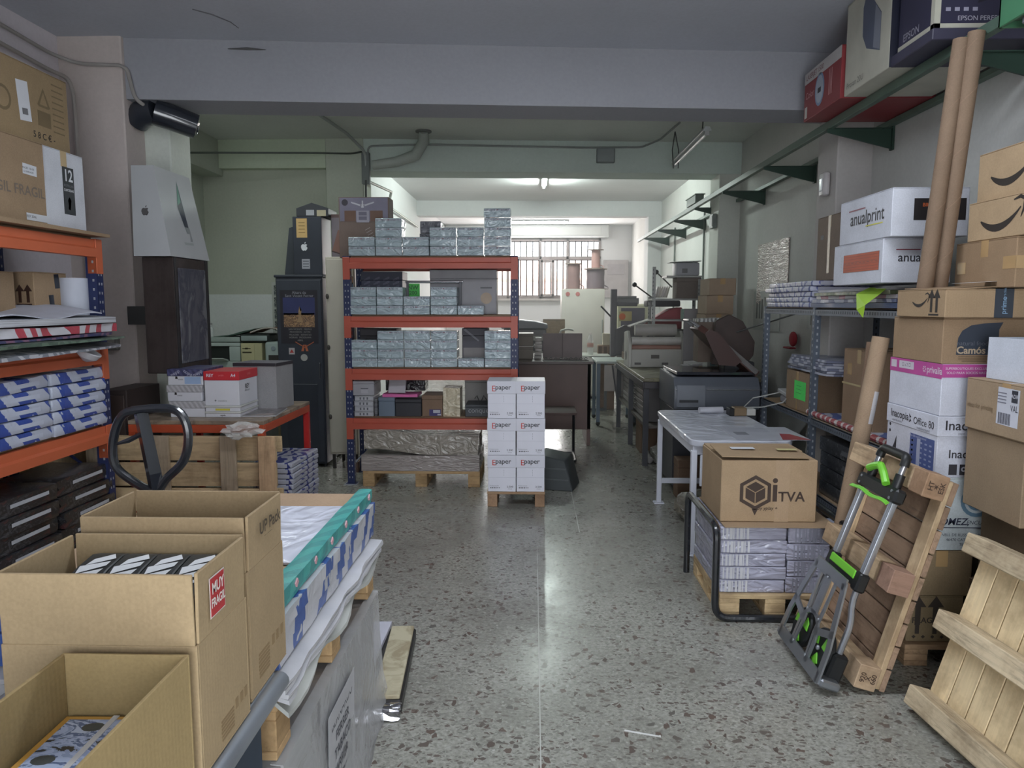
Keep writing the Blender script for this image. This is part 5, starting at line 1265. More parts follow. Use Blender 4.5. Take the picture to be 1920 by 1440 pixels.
# ------------------------------------------------------------ back bay
t = thing('fridge', 'tall pale cream refrigerator with cable reels on top', 'fridge', (.805, 12.0, 0))
FC = P(206, 198, 190, .4, var=.03)
bm = new(); bb(bm, -.345, .345, .04, .62, .04, 1.79); mk('body', bm, FC, t, bevel=.015, seg=2)
bm = new(); bb(bm, -.345, .345, -.02, .035, .08, 1.79); dr = mk('door', bm, FC, t, bevel=.015, seg=2)
bm = new(); bb(bm, .30, .32, -.045, -.02, .9, 1.3); mk('handle', bm, P(160, 160, 156, .4), dr, bevel=.005)
bm = new(); bb(bm, -.34, .34, .06, .6, 0, .04); mk('plinth', bm, BLACK, t)
for x in (-.25, -.09): bm = new(); cyl(bm, (x, -.024, 1.71), (x, -.02, 1.71), .035, 14); mk('red_sticker', bm, P(196, 120, 116, .5), t)
def reel(label, loc, r, h, fl, m):
    t = thing('cable_reel', label, 'reel', loc, 0, 'cable reels on the fridge')
    bm = new(); lathe(bm, [(.001, .012), (r, .012), (r * 1.03, h * .3), (r * .98, h * .5), (r * 1.02, h * .8), (r, h - .012), (.001, h - .012)], 20); mk('winding', bm, m, t, smooth=True)
    for z in (0, h - .012): bm = new(); cyl(bm, (0, 0, z), (0, 0, z + .012), fl, 24); mk('flange', bm, P(150, 130, 122, .6), t)
    bm = new(); tube(bm, [(r, 0, h * .2), (r + .06, -.03, h * .1), (r + .05, -.1, .0)], .008, 6); mk('loose_end', bm, m, t, smooth=True)
CR = P(150, 118, 116, .5)
reel('dark red cable reel standing over the fridge stickers', (.66, 12.22, 1.79), .105, .42, .14, CR)
reel('wide dark red cable reel at the wall end of the fridge top', (1.02, 12.25, 1.79), .145, .335, .19, P(130, 112, 118, .5))
reel('small pale red reel perched on the wide reel', (1.02, 12.25, 2.127), .07, .31, .13, P(190, 146, 140, .5))
# brown desk with portfolio
t = thing('desk', 'brown wooden desk with a closed back panel behind the tubular stool', 'desk', (.17, 8.0, 0))
BRW = P(96, 74, 68, .5)
bm = new(); bb(bm, -.45, .46, 0, .03, .18, .90); mk('front_panel', bm, BRW, t, bevel=.003)
bm = new(); bb(bm, -.48, .49, -.03, .75, .90, .93); mk('desktop', bm, P(84, 72, 68, .45), t, bevel=.004)
for x in (-.45, .42): bm = new(); bb(bm, x, x + .04, .0, .72, 0, .90); mk('side_panel', bm, BRW, t, bevel=.003)
t = thing('portfolio', 'open grey brown portfolio standing upright on the brown desk', 'folder', (.335, 8.45, .932))
for s in (-1, 1): bm = new(); bb(bm, 0, s * .225, -.006, .006, 0, .285); mk('cover', bm, P(122, 108, 108, .55), t, bevel=.002, rot=(0, 0, s * -.06))
bm = new(); cyl(bm, (0, 0, 0), (0, 0, .285), .008, 8); mk('spine', bm, P(98, 84, 84), t)
g = 'brown boxes with paper on the desk'
for k in range(2):
    t, d = flatbox('brown_box', f"brown box with white paper edge on the desk, {('lower', 'upper')[k]} one beside the portfolio", 'box', -.22, .0, 8.3, 8.6, .932 + k * .145, 1.07 + k * .145, cardboard(132, 122, 114, corr=False), group=g)
    bm = new(); bb(bm, -.112, .112, -.16, .15, .1385, .1445); mk('paper_top', bm, P(190, 186, 182), t)
g = 'white papers stacked by the portfolio'
for k in range(6):
    bm = new(); slab(bm, .015 + .006 * (k % 3), .095, 8.35, 8.6, .932 + k * .04, .968 + k * .04, 3, 3, .002, 100 + k, .004); tag(mk('paper_block', bm, stacked((150, 146, 142), (196, 190, 186), .006)), f"white paper block beside the portfolio, {ORD[k + 1]} from the desk up", 'paper', g)
t = thing('binding_combs', 'row of dark binding combs and clips along the desk front edge', 'combs', (.3, 8.06, .932))
for k in range(9):
    bm = new(); tube(bm, [(-.16 + k * .055 + .014 * math.cos(a), .03, .02 + .014 * math.sin(a)) for a in [i * .7 for i in range(9)]], .004, 5); mk('ring', bm, P(46, 42, 44), t)
bm = new(); bb(bm, -.2, .31, .0, .06, 0, .006); mk('tray', bm, P(70, 64, 64), t)
t = thing('low_stool_box', 'pale box on the floor tucked beside the desk panel', 'box', (-.28, 7.75, 0)); bm = new(); bb(bm, -.1, .12, -.1, .15, 0, .55); mk('carton', bm, P(150, 128, 122), t, bevel=.004); bm = new(); bb(bm, -.1, .12, -.001, .001, .55, .551); mk('tape', bm, TAPE, t)
# table behind with covered machine
t = thing('work_table', 'table behind the desk carrying a grey covered machine', 'table', (.1, 10.4, 0))
bm = new(); bb(bm, -.75, .45, -.3, .4, .88, .91); mk('tabletop', bm, P(150, 148, 146), t, bevel=.003)
for x in (-.7, .4):
    for y in (-.26, .36): bm = new(); bb(bm, x - .02, x + .02, y - .02, y + .02, 0, .88); mk('leg', bm, P(90, 92, 96), t)
t = thing('covered_machine', 'grey machine with curved lid on the table behind the desk', 'machine', (-.12, 10.35, .912))
bm = new(); bb(bm, -.3, .30, -.2, .25, 0, .29); mk('body', bm, P(124, 118, 122, .5), t, bevel=.01)
bm = new(); prism(bm, [(-.32, .30), (.32, .30), (.32, .36), (.15, .40), (-.05, .42), (-.32, .40)], 'Y', -.22, .26); mk('lid', bm, P(128, 126, 132, .5), t, bevel=.01)
bm = new(); bb(bm, .05, .30, -.26, -.2, .14, .20); mk('white_bar', bm, P(190, 186, 182), t)
t = thing('board_offcut', 'tan board leaning at the back of the covered machine', 'board', (.30, 10.75, .912)); bm = new(); bb(bm, -.16, .16, -.01, .01, 0, .42); mk('board', bm, wood(176, 150, 120, .85), t, bevel=.002); bm = new(); bb(bm, -.16, .16, -.012, -.01, .40, .42); mk('edge', bm, P(150, 130, 110), t)
t = thing('white_lamp', 'small white bent desk lamp arm beside the covered machine', 'lamp', (.36, 10.3, .912)); bm = new(); tube(bm, [(0, 0, 0), (0, 0, .2), (.03, 0, .27), (.12, 0, .29), (.2, 0, .275)], .015, 8); mk('arm', bm, P(200, 196, 190), t, smooth=True); bm = new(); cyl(bm, (0, 0, 0), (0, 0, .012), .06, 14); mk('base', bm, P(180, 176, 170), t)
# desk with pale top on trestle, bottle
t = thing('printer_stand', 'pale topped trolley with blue grey legs beyond the laminating machine', 'trolley', (1.02, 9.6, 0))
bm = new(); bb(bm, -.22, .30, -.3, .45, .80, .83); mk('tabletop', bm, P(176, 182, 178, .4), t, bevel=.005)
for x in (-.19, .27):
    for y in (-.26, .40): bm = new(); bb(bm, x - .022, x + .022, y - .022, y + .022, .05, .80); mk('leg', bm, P(94, 108, 124, .5), t)
for x in (-.19, .27): 
    for y in (-.26, .40): bm = new(); sph(bm, (x, y, .03), .03, (1, 1, 1), 10); mk('caster', bm, BLACK, t, smooth=True)
bm = new(); bb(bm, -.12, .26, -.29, -.27, .45, .78); mk('front_panel', bm, P(168, 160, 154), t, bevel=.003)
bm = new(); cyl(bm, (-.02, -.31, .78), (.06, -.31, .25), .010, 6); mk('strut', bm, P(70, 66, 70), t)
t = thing('round_side_table', 'low pale table surface beside the fridge carrying a water bottle', 'table', (.78, 10.7, 0))
bm = new(); bb(bm, -.24, .32, -.3, .4, .80, .825); mk('tabletop', bm, P(178, 178, 172, .4), t, bevel=.006)
for x in (-.2, .28): bm = new(); bb(bm, x - .02, x + .02, .03, .07, 0, .8); mk('leg', bm, P(110, 112, 116), t)
bm = new(); bb(bm, -.22, .30, .0, .1, 0, .03); mk('foot_bar', bm, P(90, 92, 96), t)
t = thing('water_bottle', 'clear plastic water bottle with reddish label near the fridge', 'bottle', (.82, 10.6, .826)); bm = new(); lathe(bm, [(.001, 0), (.042, 0), (.045, .02), (.045, .21), (.02, .27), (.016, .29)], 14); mk('bottle', bm, film(.45, (.9, .9, .88), 6), t, smooth=True)
bm = new(); lathe(bm, [(.0455, .11), (.0462, .11), (.0462, .17), (.0455, .17)], 14); mk('label', bm, P(196, 150, 140), t, smooth=True); bm = new(); cyl(bm, (0, 0, .288), (0, 0, .31), .018, 10); mk('cap', bm, P(200, 190, 186), t)
# old letterpress-like machine, crt monitor, type cabinet
t = thing('printing_press', 'old dark printing press with arched frame beside the fridge', 'press', (1.12, 10.1, 0))
DI = P(92, 86, 92, .5)
arch = [(.0, .86), (.10, .86)] + [(.10 + .14 - .14 * math.cos(a), .98 + .13 * math.sin(a)) for a in [i * PI / 8 for i in range(9)]] + [(.38, .86), (.46, .86), (.46, 1.2), (.34, 1.26), (.12, 1.26), (.0, 1.2)]
bm = new(); prism(bm, arch, 'Y', .0, .10); mk('arched_frame', bm, DI, t, bevel=.004)
bm = new(); bb(bm, -.06, .02, .02, .14, .835, 1.75); mk('column', bm, P(98, 92, 98, .5), t, bevel=.004)
bm = new(); bb(bm, .0, .3, .03, .12, 1.52, 1.58); mk('head', bm, DI, t, bevel=.01)
bm = new(); cyl(bm, (-.20, 0, 1.52), (-.06, .06, 1.38), .012, 8); mk('lever', bm, P(80, 76, 80), t)
bm = new(); bb(bm, .05, .22, .0, .03, 1.32, 1.45); mk('yellow_guard', bm, P(186, 170, 120), t, bevel=.004); bm = new(); cyl(bm, (.09, -.005, 1.38), (.09, 0, 1.38), .045, 14); mk('orange_knob', bm, P(206, 110, 66), t)
bm = new(); bb(bm, .03, .46, -.03, .22, .835, .86); mk('base_plate', bm, P(110, 104, 104), t, bevel=.004)
t = thing('type_case', 'wooden tray of brass and paper pieces under the press arch', 'tray', (1.32, 9.72, .832)); bm = new(); bb(bm, -.14, .14, -.1, .12, 0, .09); mk('tray', bm, P(110, 86, 70), t, bevel=.003)
for k in range(6): bm = new(); box(bm, 0, 0, 0, .2, .03, .014); mk('brass_piece', bm, P(206, 176, 120, .35), t, loc=(-.02 + .01 * (k % 3), -.08 + k * .03, .098), rot=(0, .05 * (-1) ** k, .1 * (k % 3)))
t = thing('wooden_rack', 'small wooden slotted rack with pale box beside the press', 'rack', (1.0, 10.9, .0)); bm = new(); bb(bm, -.05, .20, -.06, .06, .0, .95); mk('carcass', bm, wood(150, 120, 100, .8), t, bevel=.004)
bm = new(); bb(bm, .02, .20, -.07, .06, .951, 1.12); mk('pale_box', bm, P(180, 168, 150), t, bevel=.004)
for k in range(3): bm = new(); bb(bm, -.04 + k * .075, .01 + k * .075, -.064, -.06, .80, .93); mk('slot', bm, P(90, 66, 56), t)
t = thing('crt_monitor', 'old beige computer monitor with dark screen beyond the press', 'monitor', (1.52, 11.3, 0))
bm = new(); bb(bm, -.25, .24, .03, .40, 1.08, 1.55); mk('housing', bm, P(186, 180, 156, .5), t, bevel=.02, seg=2); bm = new(); bb(bm, -.24, .23, .0, .03, 1.09, 1.54); mk('bezel', bm, P(190, 184, 160, .5), t, bevel=.01); bm = new(); bb(bm, -.185, .175, -.004, .002, 1.14, 1.49); mk('screen', bm, P(96, 88, 100, .2), t, bevel=.004)
bm = new(); bb(bm, -.2, .2, .05, .38, .0, 1.08); mk('stand', bm, P(120, 112, 112), t, bevel=.004)
t = thing('keyboard_box', 'flat dark grey tray on top of the beige monitor', 'tray', (1.45, 11.42, 1.552)); bm = new(); bb(bm, -.22, .16, -.08, .2, 0, .09); mk('tray', bm, P(116, 110, 114), t, bevel=.006); bm = new(); bb(bm, -.26, .12, -.1, .1, .09, .12); mk('lid', bm, P(100, 94, 98), t, bevel=.004)
t = thing('electric_panel', 'pale grey electric panel on the wall beside the window', 'panel', (1.98, 17.92, 1.7)); bm = new(); bb(bm, -.3, .3, 0, .07, 0, .9); mk('case', bm, P(176, 170, 170), t, bevel=.006); bm = new(); bb(bm, -.2, .2, -.012, 0, .55, .8); mk('door', bm, P(166, 160, 162), t, bevel=.003)
# ------------------------------------------------------------ long green-topped table with laminator
t = thing('long_table', 'long dark steel table with worn olive top along the wall', 'table', (1.58, 8.1, 0))
bm = new(); bb(bm, -.53, .62, -1.12, 1.2, .815, .85); mk('tabletop', bm, blotch(((120, 116, 88), (134, 130, 104), (106, 100, 80), (150, 146, 124)), 3, (1, 1, 1), .2, .5, 1, 'LINEAR'), t, bevel=.004)
bm = new(); bb(bm, -.53, .62, -1.13, -1.09, .75, .815); bb(bm, -.54, -.50, -1.12, 1.2, .75, .815); mk('apron', bm, P(64, 60, 64, .5), t, bevel=.003)
for x in (-.5, .58):
    for y in (-1.08, 0, 1.15): bm = new(); bb(bm, x - .025, x + .025, y - .025, y + .025, 0, .75); mk('leg', bm, P(56, 56, 62, .5), t)
bm = new(); bb(bm, -.5, .6, -1.08, 1.15, .36, .39); mk('lower_shelf', bm, P(96, 88, 82, .6), t)
t = thing('flat_file', 'grey flat file of thin drawers under the long olive table', 'cabinet', (1.60, 8.2, 0))
bm = new(); bb(bm, -.47, .50, -1.0, .9, .395, .735); mk('carcass', bm, P(92, 88, 88, .5), t, bevel=.004)
for k in range(6):
    bm = new(); bb(bm, -.485, -.47, -.98, .88, .405 + k * .055, .452 + k * .055); dr = mk('drawer', bm, P(128, 122, 120, .45), t, bevel=.003)
    bm = new(); bb(bm, -.497, -.485, -.2, .1, .42 + k * .055, .43 + k * .055); mk('pull', bm, P(160, 156, 152, .3), dr)
g = 'rolled papers under the long table'
for k in range(5):
    bm = new(); x = 1.14 + k * .07; cyl(bm, (x, 7.1, .036), (x + .02, 7.5, .036), .033, 12); tag(mk('paper_roll', bm, P(150 - 8 * k, 146 - 8 * k, 144 - 8 * k, .4), smooth=True), f"rolled paper on the floor under the long table, {ORD[k + 1]} from the aisle", 'roll', g)
bm = new(); slab(bm, 1.5, 2.0, 7.05, 7.5, .0, .33, 6, 8, .012, 120, .02); tag(mk('paper_pile', bm, stacked((96, 92, 92), (150, 146, 146), .02)), 'grey pile of flat papers on the floor under the long table', 'paper')
t = thing('film_bales', 'crumpled silver film waste heaped on the floor below the long table', 'film', (1.33, 6.90, 0)); bm = new(); bmesh.ops.create_icosphere(bm, subdivisions=4, radius=.18)
for v in bm.verts: v.co *= 1 + .22 * math.sin(v.co.x * 31 + v.co.z * 17) * math.sin(v.co.y * 27 + 1) + RND.uniform(-.06, .06); v.co.z = max(v.co.z * .85, -.14) + .14; v.co.y *= 1.15
mk('crumpled_film', bm, wrapped((120, 120, 112), .9, .12, 18), t)
t, d = flatbox('brown_box', 'brown box on the floor at the long table leg end', 'box', 1.12, 1.40, 7.6, 7.95, 0, .34, cardboard(136, 108, 84, corr=False))
t, d = flatbox('brown_box', 'brown box on the floor between white table and film heap', 'box', 1.15, 1.45, 5.76, 5.94, 0, .32, cardboard(124, 96, 74, corr=False))
t = thing('laminator', 'white roller laminating machine on the long table', 'machine', (1.36, 8.15, .852))
LW = P(178, 176, 170, .4, var=.03)
bm = new(); bb(bm, -.28, .28, 0, .38, 0, .20); mk('body', bm, LW, t, bevel=.008)
bm = new(); prism(bm, [(-.33, 0), (-.28, 0), (-.28, .36), (-.30, .38)] if False else [(-.02, 0), (.40, 0), (.40, .38), (.16, .40), (-.02, .26)], 'X', -.31, -.275); mk('side_cover', bm, LW, t, bevel=.006)
bm = new(); prism(bm, [(-.02, 0), (.40, 0), (.40, .38), (.16, .40), (-.02, .26)], 'X', .275, .31); mk('side_cover', bm, LW, t, bevel=.006)
bm = new(); cyl(bm, (-.27, .06, .29), (.27, .06, .29), .045, 20); mk('roller', bm, P(196, 192, 188, .3), t, smooth=True)
bm = new(); cyl(bm, (-.27, .07, .215), (.27, .07, .215), .035, 20); mk('lower_roller', bm, P(150, 112, 100, .35), t, smooth=True)
bm = new(); cyl(bm, (-.22, .17, .41), (.24, .17, .41), .065, 20); mk('film_roll', bm, P(168, 164, 160, .4), t, smooth=True)
bm = new(); bb(bm, -.06, .03, -.006, 0, .10, .14); mk('display', bm, P(90, 84, 80), t)
for x in (-.2, .1): bm = new(); bb(bm, x - .04, x + .03, -.006, 0, .03, .055); mk('vent', bm, P(90, 86, 84), t)
bm = new(); cyl(bm, (-.315, .2, .12), (-.30, .2, .12), .05, 14); mk('crank_wheel', bm, P(120, 118, 114), t)
t = thing('lever_press', 'small machine with red cover and ball ended lever behind the laminator', 'press', (1.62, 9.0, .852))
bm = new(); prism(bm, [(-.24, .40), (.16, .40), (.16, .66), (.02, .64), (-.24, .48)], 'Y', -.1, .2); mk('red_cover', bm, P(160, 70, 76, .5), t, bevel=.01)
bm = new(); bb(bm, -.26, .18, -.12, .22, 0, .40); mk('body', bm, P(120, 114, 112, .5), t, bevel=.006)
bm = new(); bb(bm, -.26, .14, -.1, .18, .665, .74); mk('dark_head', bm, P(66, 62, 66, .5), t, bevel=.02, seg=2)
for i, (x0, z0, x1, z1) in enumerate(((-.40, .93, -.10, .72), (-.14, 1.08, .06, .90))):
    bm = new(); cyl(bm, (x0, .0, z0), (x1, .05, z1), .009, 8); lv = mk('lever', bm, P(84, 80, 78), t); bm = new(); sph(bm, (x0, .0, z0), .03, (1, 1, 1), 10); mk('ball_knob', bm, P(40, 40, 42, .3), lv, smooth=True)
bm = new(); prism(bm, [(-.45, .42), (-.20, .50), (-.20, .52), (-.45, .435)], 'Y', -.1, .2); mk('feed_tray', bm, P(150, 146, 142, .4), t)
# slotted shelf on the table
t = thing('slotted_shelf', 'tall narrow slotted steel shelf standing on the long table', 'shelf', (1.62, 8.62, .852))
GA = P(150, 150, 148, .4, metal=.3)
for x, y in ((-.24, -.08), (.28, -.08), (-.24, .2), (.28, .2)):
    h_ = 1.12 if x < 0 and y < 0 else .98 if x > 0 else .78
    bm = new(); bb(bm, x - .02, x + .02, y - .002, y + .002, 0, h_); bb(bm, x - .002, x + .002, y, y + .04, 0, h_); up = mk('post', bm, GA, t)
    hb = new(); z = .05
    while z < h_ - .03: box(hb, x - .01, y - .0025, z, .008, .001, .018); z += .045
    mk('punched_holes', hb, P(70, 70, 72), up)['kind'] = 'stuff'
for z in (.50, .74, 1.0): bm = new(); bb(bm, (-.26 if z < .9 else -.1), .30, -.09, .22, z, z + .02); mk('shelf_board', bm, P(160, 160, 158, .4), t)
t, d = flatbox('brown_box', 'brown box on the slotted shelf above the laminator', 'box', 1.64, 1.92, 8.55, 8.8, 1.613, 1.85, cardboard(118, 104, 96, corr=False))
t = thing('grey_device', 'grey rounded device on top of the slotted shelf', 'device', (1.76, 8.66, 1.873)); bm = new(); bb(bm, -.13, .14, -.1, .14, 0, .15); mk('case', bm, P(150, 150, 156, .5), t, bevel=.02, seg=2); bm = new(); bb(bm, -.06, .0, -.105, -.1, .03, .08); mk('panel', bm, P(100, 98, 100), t); bm = new(); prism(bm, [(-.2, .15), (.15, .16), (.15, .17), (-.2, .155)], 'Y', -.12, .15); mk('lid_sheet', bm, P(190, 192, 190), t)
g = 'white booklets upright on the slotted shelf'
for k in range(6): bm = new(); box(bm, 0, 0, 0, .012, .16, .13); tag(mk('booklet', bm, P(186, 182, 178 - 6 * (k % 3)), loc=(1.42 + k * .026, 8.66, 1.688), rot=(0, .25, 0)), f"white booklet leaning on the slotted shelf, {ORD[k + 1]} from the window side", 'booklet', g)
t = thing('green_case', 'pale green small case under the slotted shelf', 'case', (1.70, 8.5, 1.374)); bm = new(); bb(bm, .0, .14, -.03, .1, 0, .12); mk('case', bm, P(150, 176, 164), t, bevel=.006); bm = new(); bb(bm, .0, .14, -.032, -.03, .07, .075); mk('seam', bm, P(110, 130, 122), t)
bm = new(); bb(bm, 1.62, 1.93, 8.0, 8.02, .852, 1.50); o = tag(mk('grey_board', bm, P(138, 134, 136, .6), rot=(0, 0, 0)), 'tall grey board standing at the back of the long table by the laminator', 'board')
g = 'white paper stacks beside the laminator'
for k in range(3):
    bm = new(); slab(bm, 1.50 + .04 * k, 1.86, 7.35, 7.75, .852 + k * .035, .884 + k * .035, 6, 5, .003, 130 + k, .008, droop=lambda u, v: .02 * u)
    tag(mk('paper_stack', bm, stacked((140, 138, 142), (190, 188, 192), .008)), f"white paper stack on the long table, {('bottom', 'middle', 'top')[k]} of three beside the laminator", 'paper', g)
t = thing('detergent_box', 'white and blue printed carton on the olive table beside the papers', 'box', (1.71, 7.15, .852)); bm = new(); bb(bm, -.05, .055, -.1, .1, 0, .30); mk('carton', bm, P(170, 174, 172, .5), t, bevel=.003); d = (.1, .2, .3); text(t, d, 'F', 0, .22, '2', .07, P(150, 80, 70), .02); decal(t, d, 'F', 0, .10, .05, .08, P(130, 160, 168), 'blue_field')
t, d = flatbox('brown_box', 'small brown box beside the printed carton on the olive table', 'box', 1.77, 1.90, 7.06, 7.25, .852, 1.02, cardboard(150, 124, 96, corr=False))
# cartons stacked by the column
for k, (z0, z1) in enumerate(((.852, 1.06), (1.062, 1.27), (1.272, 1.45), (1.452, 1.635), (1.637, 1.80))):
    x0 = (1.74, 1.735, 1.70, 1.71, 1.73)[k]
    t = carton('shipping_box', f"tan carton in the tall stack by the middle column, {('bottom', 'second', 'third', 'fourth', 'top')[k]} one", 'box', .26, .40, z1 - z0, (x0 + .13, 7.55, z0), 0, cardboard(156, 132, 108), 'tan cartons stacked by the middle column', along='Y')
    if k == 2: decal(t, (.26, .40, .18), 'F', .01, .08, .2, .09, blotch(((70, 66, 68), (170, 170, 172), (90, 86, 88)), 18, (1, 1, 3)), 'white_print')
# exposure unit with lifted lid
t = thing('exposure_unit', 'dark grey exposure machine with red brown lid raised at an angle', 'machine', (1.47, 6.3, 0))
MG = P(84, 88, 96, .4)
bm = new(); bb(bm, -.32, .36, -.30, .35, .05, .70); mk('stand', bm, P(60, 62, 68, .5), t, bevel=.01)
bm = new(); prism(bm, [(-.40, .70), (.34, .70), (.34, 1.02), (-.36, .96)] if False else [(-.36, .70), (.36, .70), (.36, .98), (-.30, .96), (-.36, .88)], 'X', -.33, .36); mk('base', bm, MG, t, bevel=.015, seg=2)
bm = new(); bb(bm, -.30, .34, -.30, .33, .975, 1.0); mk('glass_top', bm, P(44, 46, 52, .15, coat=.6), t, bevel=.004)
bm = new(); prism(bm, [(-.375, .72), (-.362, .72), (-.362, .90), (-.375, .86)], 'X', -.31, -.08); mk('control_panel', bm, P(104, 108, 116, .4), t, bevel=.003)
bm = new(); bb(bm, -.29, -.14, -.385, -.375, .76, .78); mk('vent_slot', bm, P(40, 42, 46), t)
bm = new(); bb(bm, -.33, .36, -.37, -.355, .86, .865); mk('chrome_strip', bm, P(170, 172, 176, .2, metal=.8), t)
LIDB = P(78, 50, 45, .5, var=.15, scale=9)
h = (.37, 1.0); f = (-.08, 1.38)
dx, dz = f[0] - h[0], f[1] - h[1]; L = math.hypot(dx, dz); ux, uz = dx / L, dz / L; nx, nz = -uz * -1, -ux * 1
nx, nz = (uz, -ux)
bm = new()
oc = [(-.30, .0), (.30, .0), (.30, L * .72), (.16, L), (-.16, L), (-.30, L * .72)]
def lp(y, s, n_): return (h[0] + ux * s - nx * n_, y, h[1] + uz * s - nz * n_)
A = [bm.verts.new(lp(y, s, 0)) for y, s in oc]; B = [bm.verts.new(lp(y, s, .05)) for y, s in oc]
bm.faces.new(A); bm.faces.new(B[::-1])
for i in range(6): bm.faces.new((A[i], B[i], B[(i + 1) % 6], A[(i + 1) % 6]))
bmesh.ops.recalc_face_normals(bm, faces=bm.faces[:]); mk('lid', bm, LIDB, t, bevel=.004)
for y in (-.31, .30):
    bm = new(); cyl(bm, lp(y, .02, .02), lp(y, L * .9, .02), .02, 4); mk('lid_rail', bm, P(150, 146, 144, .3, metal=.5), t)
bm = new(); tube(bm, arc_pts([lp(-.12, L - .02, .02), lp(-.12, L + .09, .03), lp(.12, L + .09, .03), lp(.12, L - .02, .02)], .02), .012, 8); mk('lid_handle', bm, P(150, 150, 152, .3, metal=.7), t, smooth=True)
bm = new(); prism(bm, [(.10, 1.02), (.40, 1.02), (.46, 1.10), (.47, 1.22), (.36, 1.40), (.24, 1.46), (.12, 1.40)], 'Y', .20, .25); mk('back_cover', bm, P(62, 48, 44, .45, var=.15, scale=8), t, bevel=.005)
bm = new(); cyl(bm, (.30, .22, 1.30), (.62, -.4, 1.48), .007, 8); mk('lid_strut', bm, P(90, 90, 90), t)
bm = new(); bb(bm, .16, .42, .02, .20, .70, 1.06); mk('hinge_block', bm, P(46, 48, 52), t, bevel=.01)
bm = new(); prism(bm, [(-.09, 1.31), (-.05, 1.345), (.02, 1.32), (.21, 1.09), (.16, 1.05), (.03, 1.06)], 'Y', -.335, -.315); mk('lid_apron', bm, P(60, 38, 34, .55), t)
t = thing('white_sheets', 'bundle of striped printed sheets lying over the raised lid back', 'paper', (1.62, 6.75, 1.39)); bm = new(); slab(bm, -.14, .16, -.1, .14, 0, .03, 5, 4, .006, 140, .006); mk('sheets', bm, bands((180, 180, 178), (110, 108, 106), 9, 3, (0, 0, .4), 0), t); bm = new(); bb(bm, -.14, .1, -.1, .1, -.36, -.002); mk('box_below', bm, cardboard(120, 104, 92, corr=False), t)
# wall things in the middle bay
t = thing('foil_sheet', 'crinkled silver foil sheet taped to the wall above the notices', 'sheet', (2.345, 7.38, 1.78)); bm = new(); slab(bm, -.47, .47, -.28, .38, 0, .004, 14, 14, .006, 141, .004)
mk('foil', bm, wrapped((196, 182, 172), 1.0, .2, 9, (1, 4, 1)), t, smooth=True, rot=(0, -PI / 2, PI / 2) if False else (PI / 2, 0, -PI / 2))
t = thing('wall_chart', 'white chart with dark vertical bars below the foil sheet', 'poster', (2.345, 7.52, 1.28)); bm = new(); bb(bm, -.004, .0, -.42, .42, 0, .40); mk('sheet', bm, P(170, 174, 170), t)
for k in range(4): bm = new(); bb(bm, -.006, -.004, .02 + k * .085, .06 + k * .085, .12, .34 - .02 * k); mk('dark_bar', bm, P(84, 88, 86), t)
t = thing('motion_sensor', 'white motion sensor on the column above the anual boxes'.replace('anual ', 'white '), 'sensor', (2.105, 5.45, 2.40)); bm = new(); bb(bm, -.05, .0, -.05, .05, -.085, .085); mk('case', bm, P(186, 182, 182, .4), t, bevel=.025, seg=3); bm = new(); bb(bm, -.056, -.045, -.025, .025, -.05, .04); mk('lens', bm, P(220, 220, 224, .1, coat=.6), t, bevel=.005)
t = thing('wall_conduit', 'thin dark conduit pair running down the far wall below the rail', 'pipe', (0, 0, 0))
for y in (10.3, 12.4): bm = new(); cyl(bm, (2.33, y, 1.2), (2.33, y, 2.8), .014, 8); mk('conduit', bm, P(110, 116, 112), t)
t = thing('wall_box', 'small grey box fixed high on the middle column corner', 'box', (2.105, 8.75, 2.50)); bm = new(); bb(bm, -.05, 0, -.08, .08, -.08, .08); mk('case', bm, P(120, 126, 122), t, bevel=.005); bm = new(); bb(bm, -.054, -.05, -.06, .06, -.06, .06); mk('cover', bm, P(128, 134, 130), t)
# green rail on brackets
GR = P(46, 74, 60, .5); GRD = P(36, 58, 48, .5)
t = thing('bracket_rail', 'long green steel rail carried on triangular wall brackets', 'rail', (0, 0, 0))
bm = new(); bb(bm, 1.915, 1.955, 2.6, 13.9, 2.685, 2.735); mk('front_rail', bm, P(72, 92, 80, .45), t, bevel=.003)
bm = new(); bb(bm, 2.30, 2.345, 2.6, 13.9, 2.70, 2.735); mk('wall_rail_bar', bm, P(92, 110, 98, .45), t, bevel=.003)
bk = None
for y in (3.55, 5.02, 6.35, 7.7, 9.0, 10.3, 11.6, 13.0):
    if bk is None:
        bm = new(); prism(bm, [(-.43, -.015), (-.005, -.015), (-.005, -.135), (-.02, -.14), (-.43, -.035)], 'Y', -.006, .006); bb(bm, -.014, 0, -.02, .02, -.15, .03); bb(bm, -.43, 0, -.018, .018, -.015, -.009); bk = mk('bracket', bm, GRD, t, loc=(2.345, y, 2.70))
    else: put('bracket', bk.data, t, (2.345, y, 2.70))
t = thing('cable_box', 'metal splice box clamped on the green rail in the middle', 'box', (1.95, 9.15, 2.738)); bm = new(); bb(bm, -.05, .05, -.25, .25, 0, .09); mk('case', bm, P(110, 122, 114, .4), t, bevel=.004); bm = new(); bb(bm, -.06, .06, -.28, .28, .09, .1); mk('cover', bm, P(130, 140, 132, .4), t)

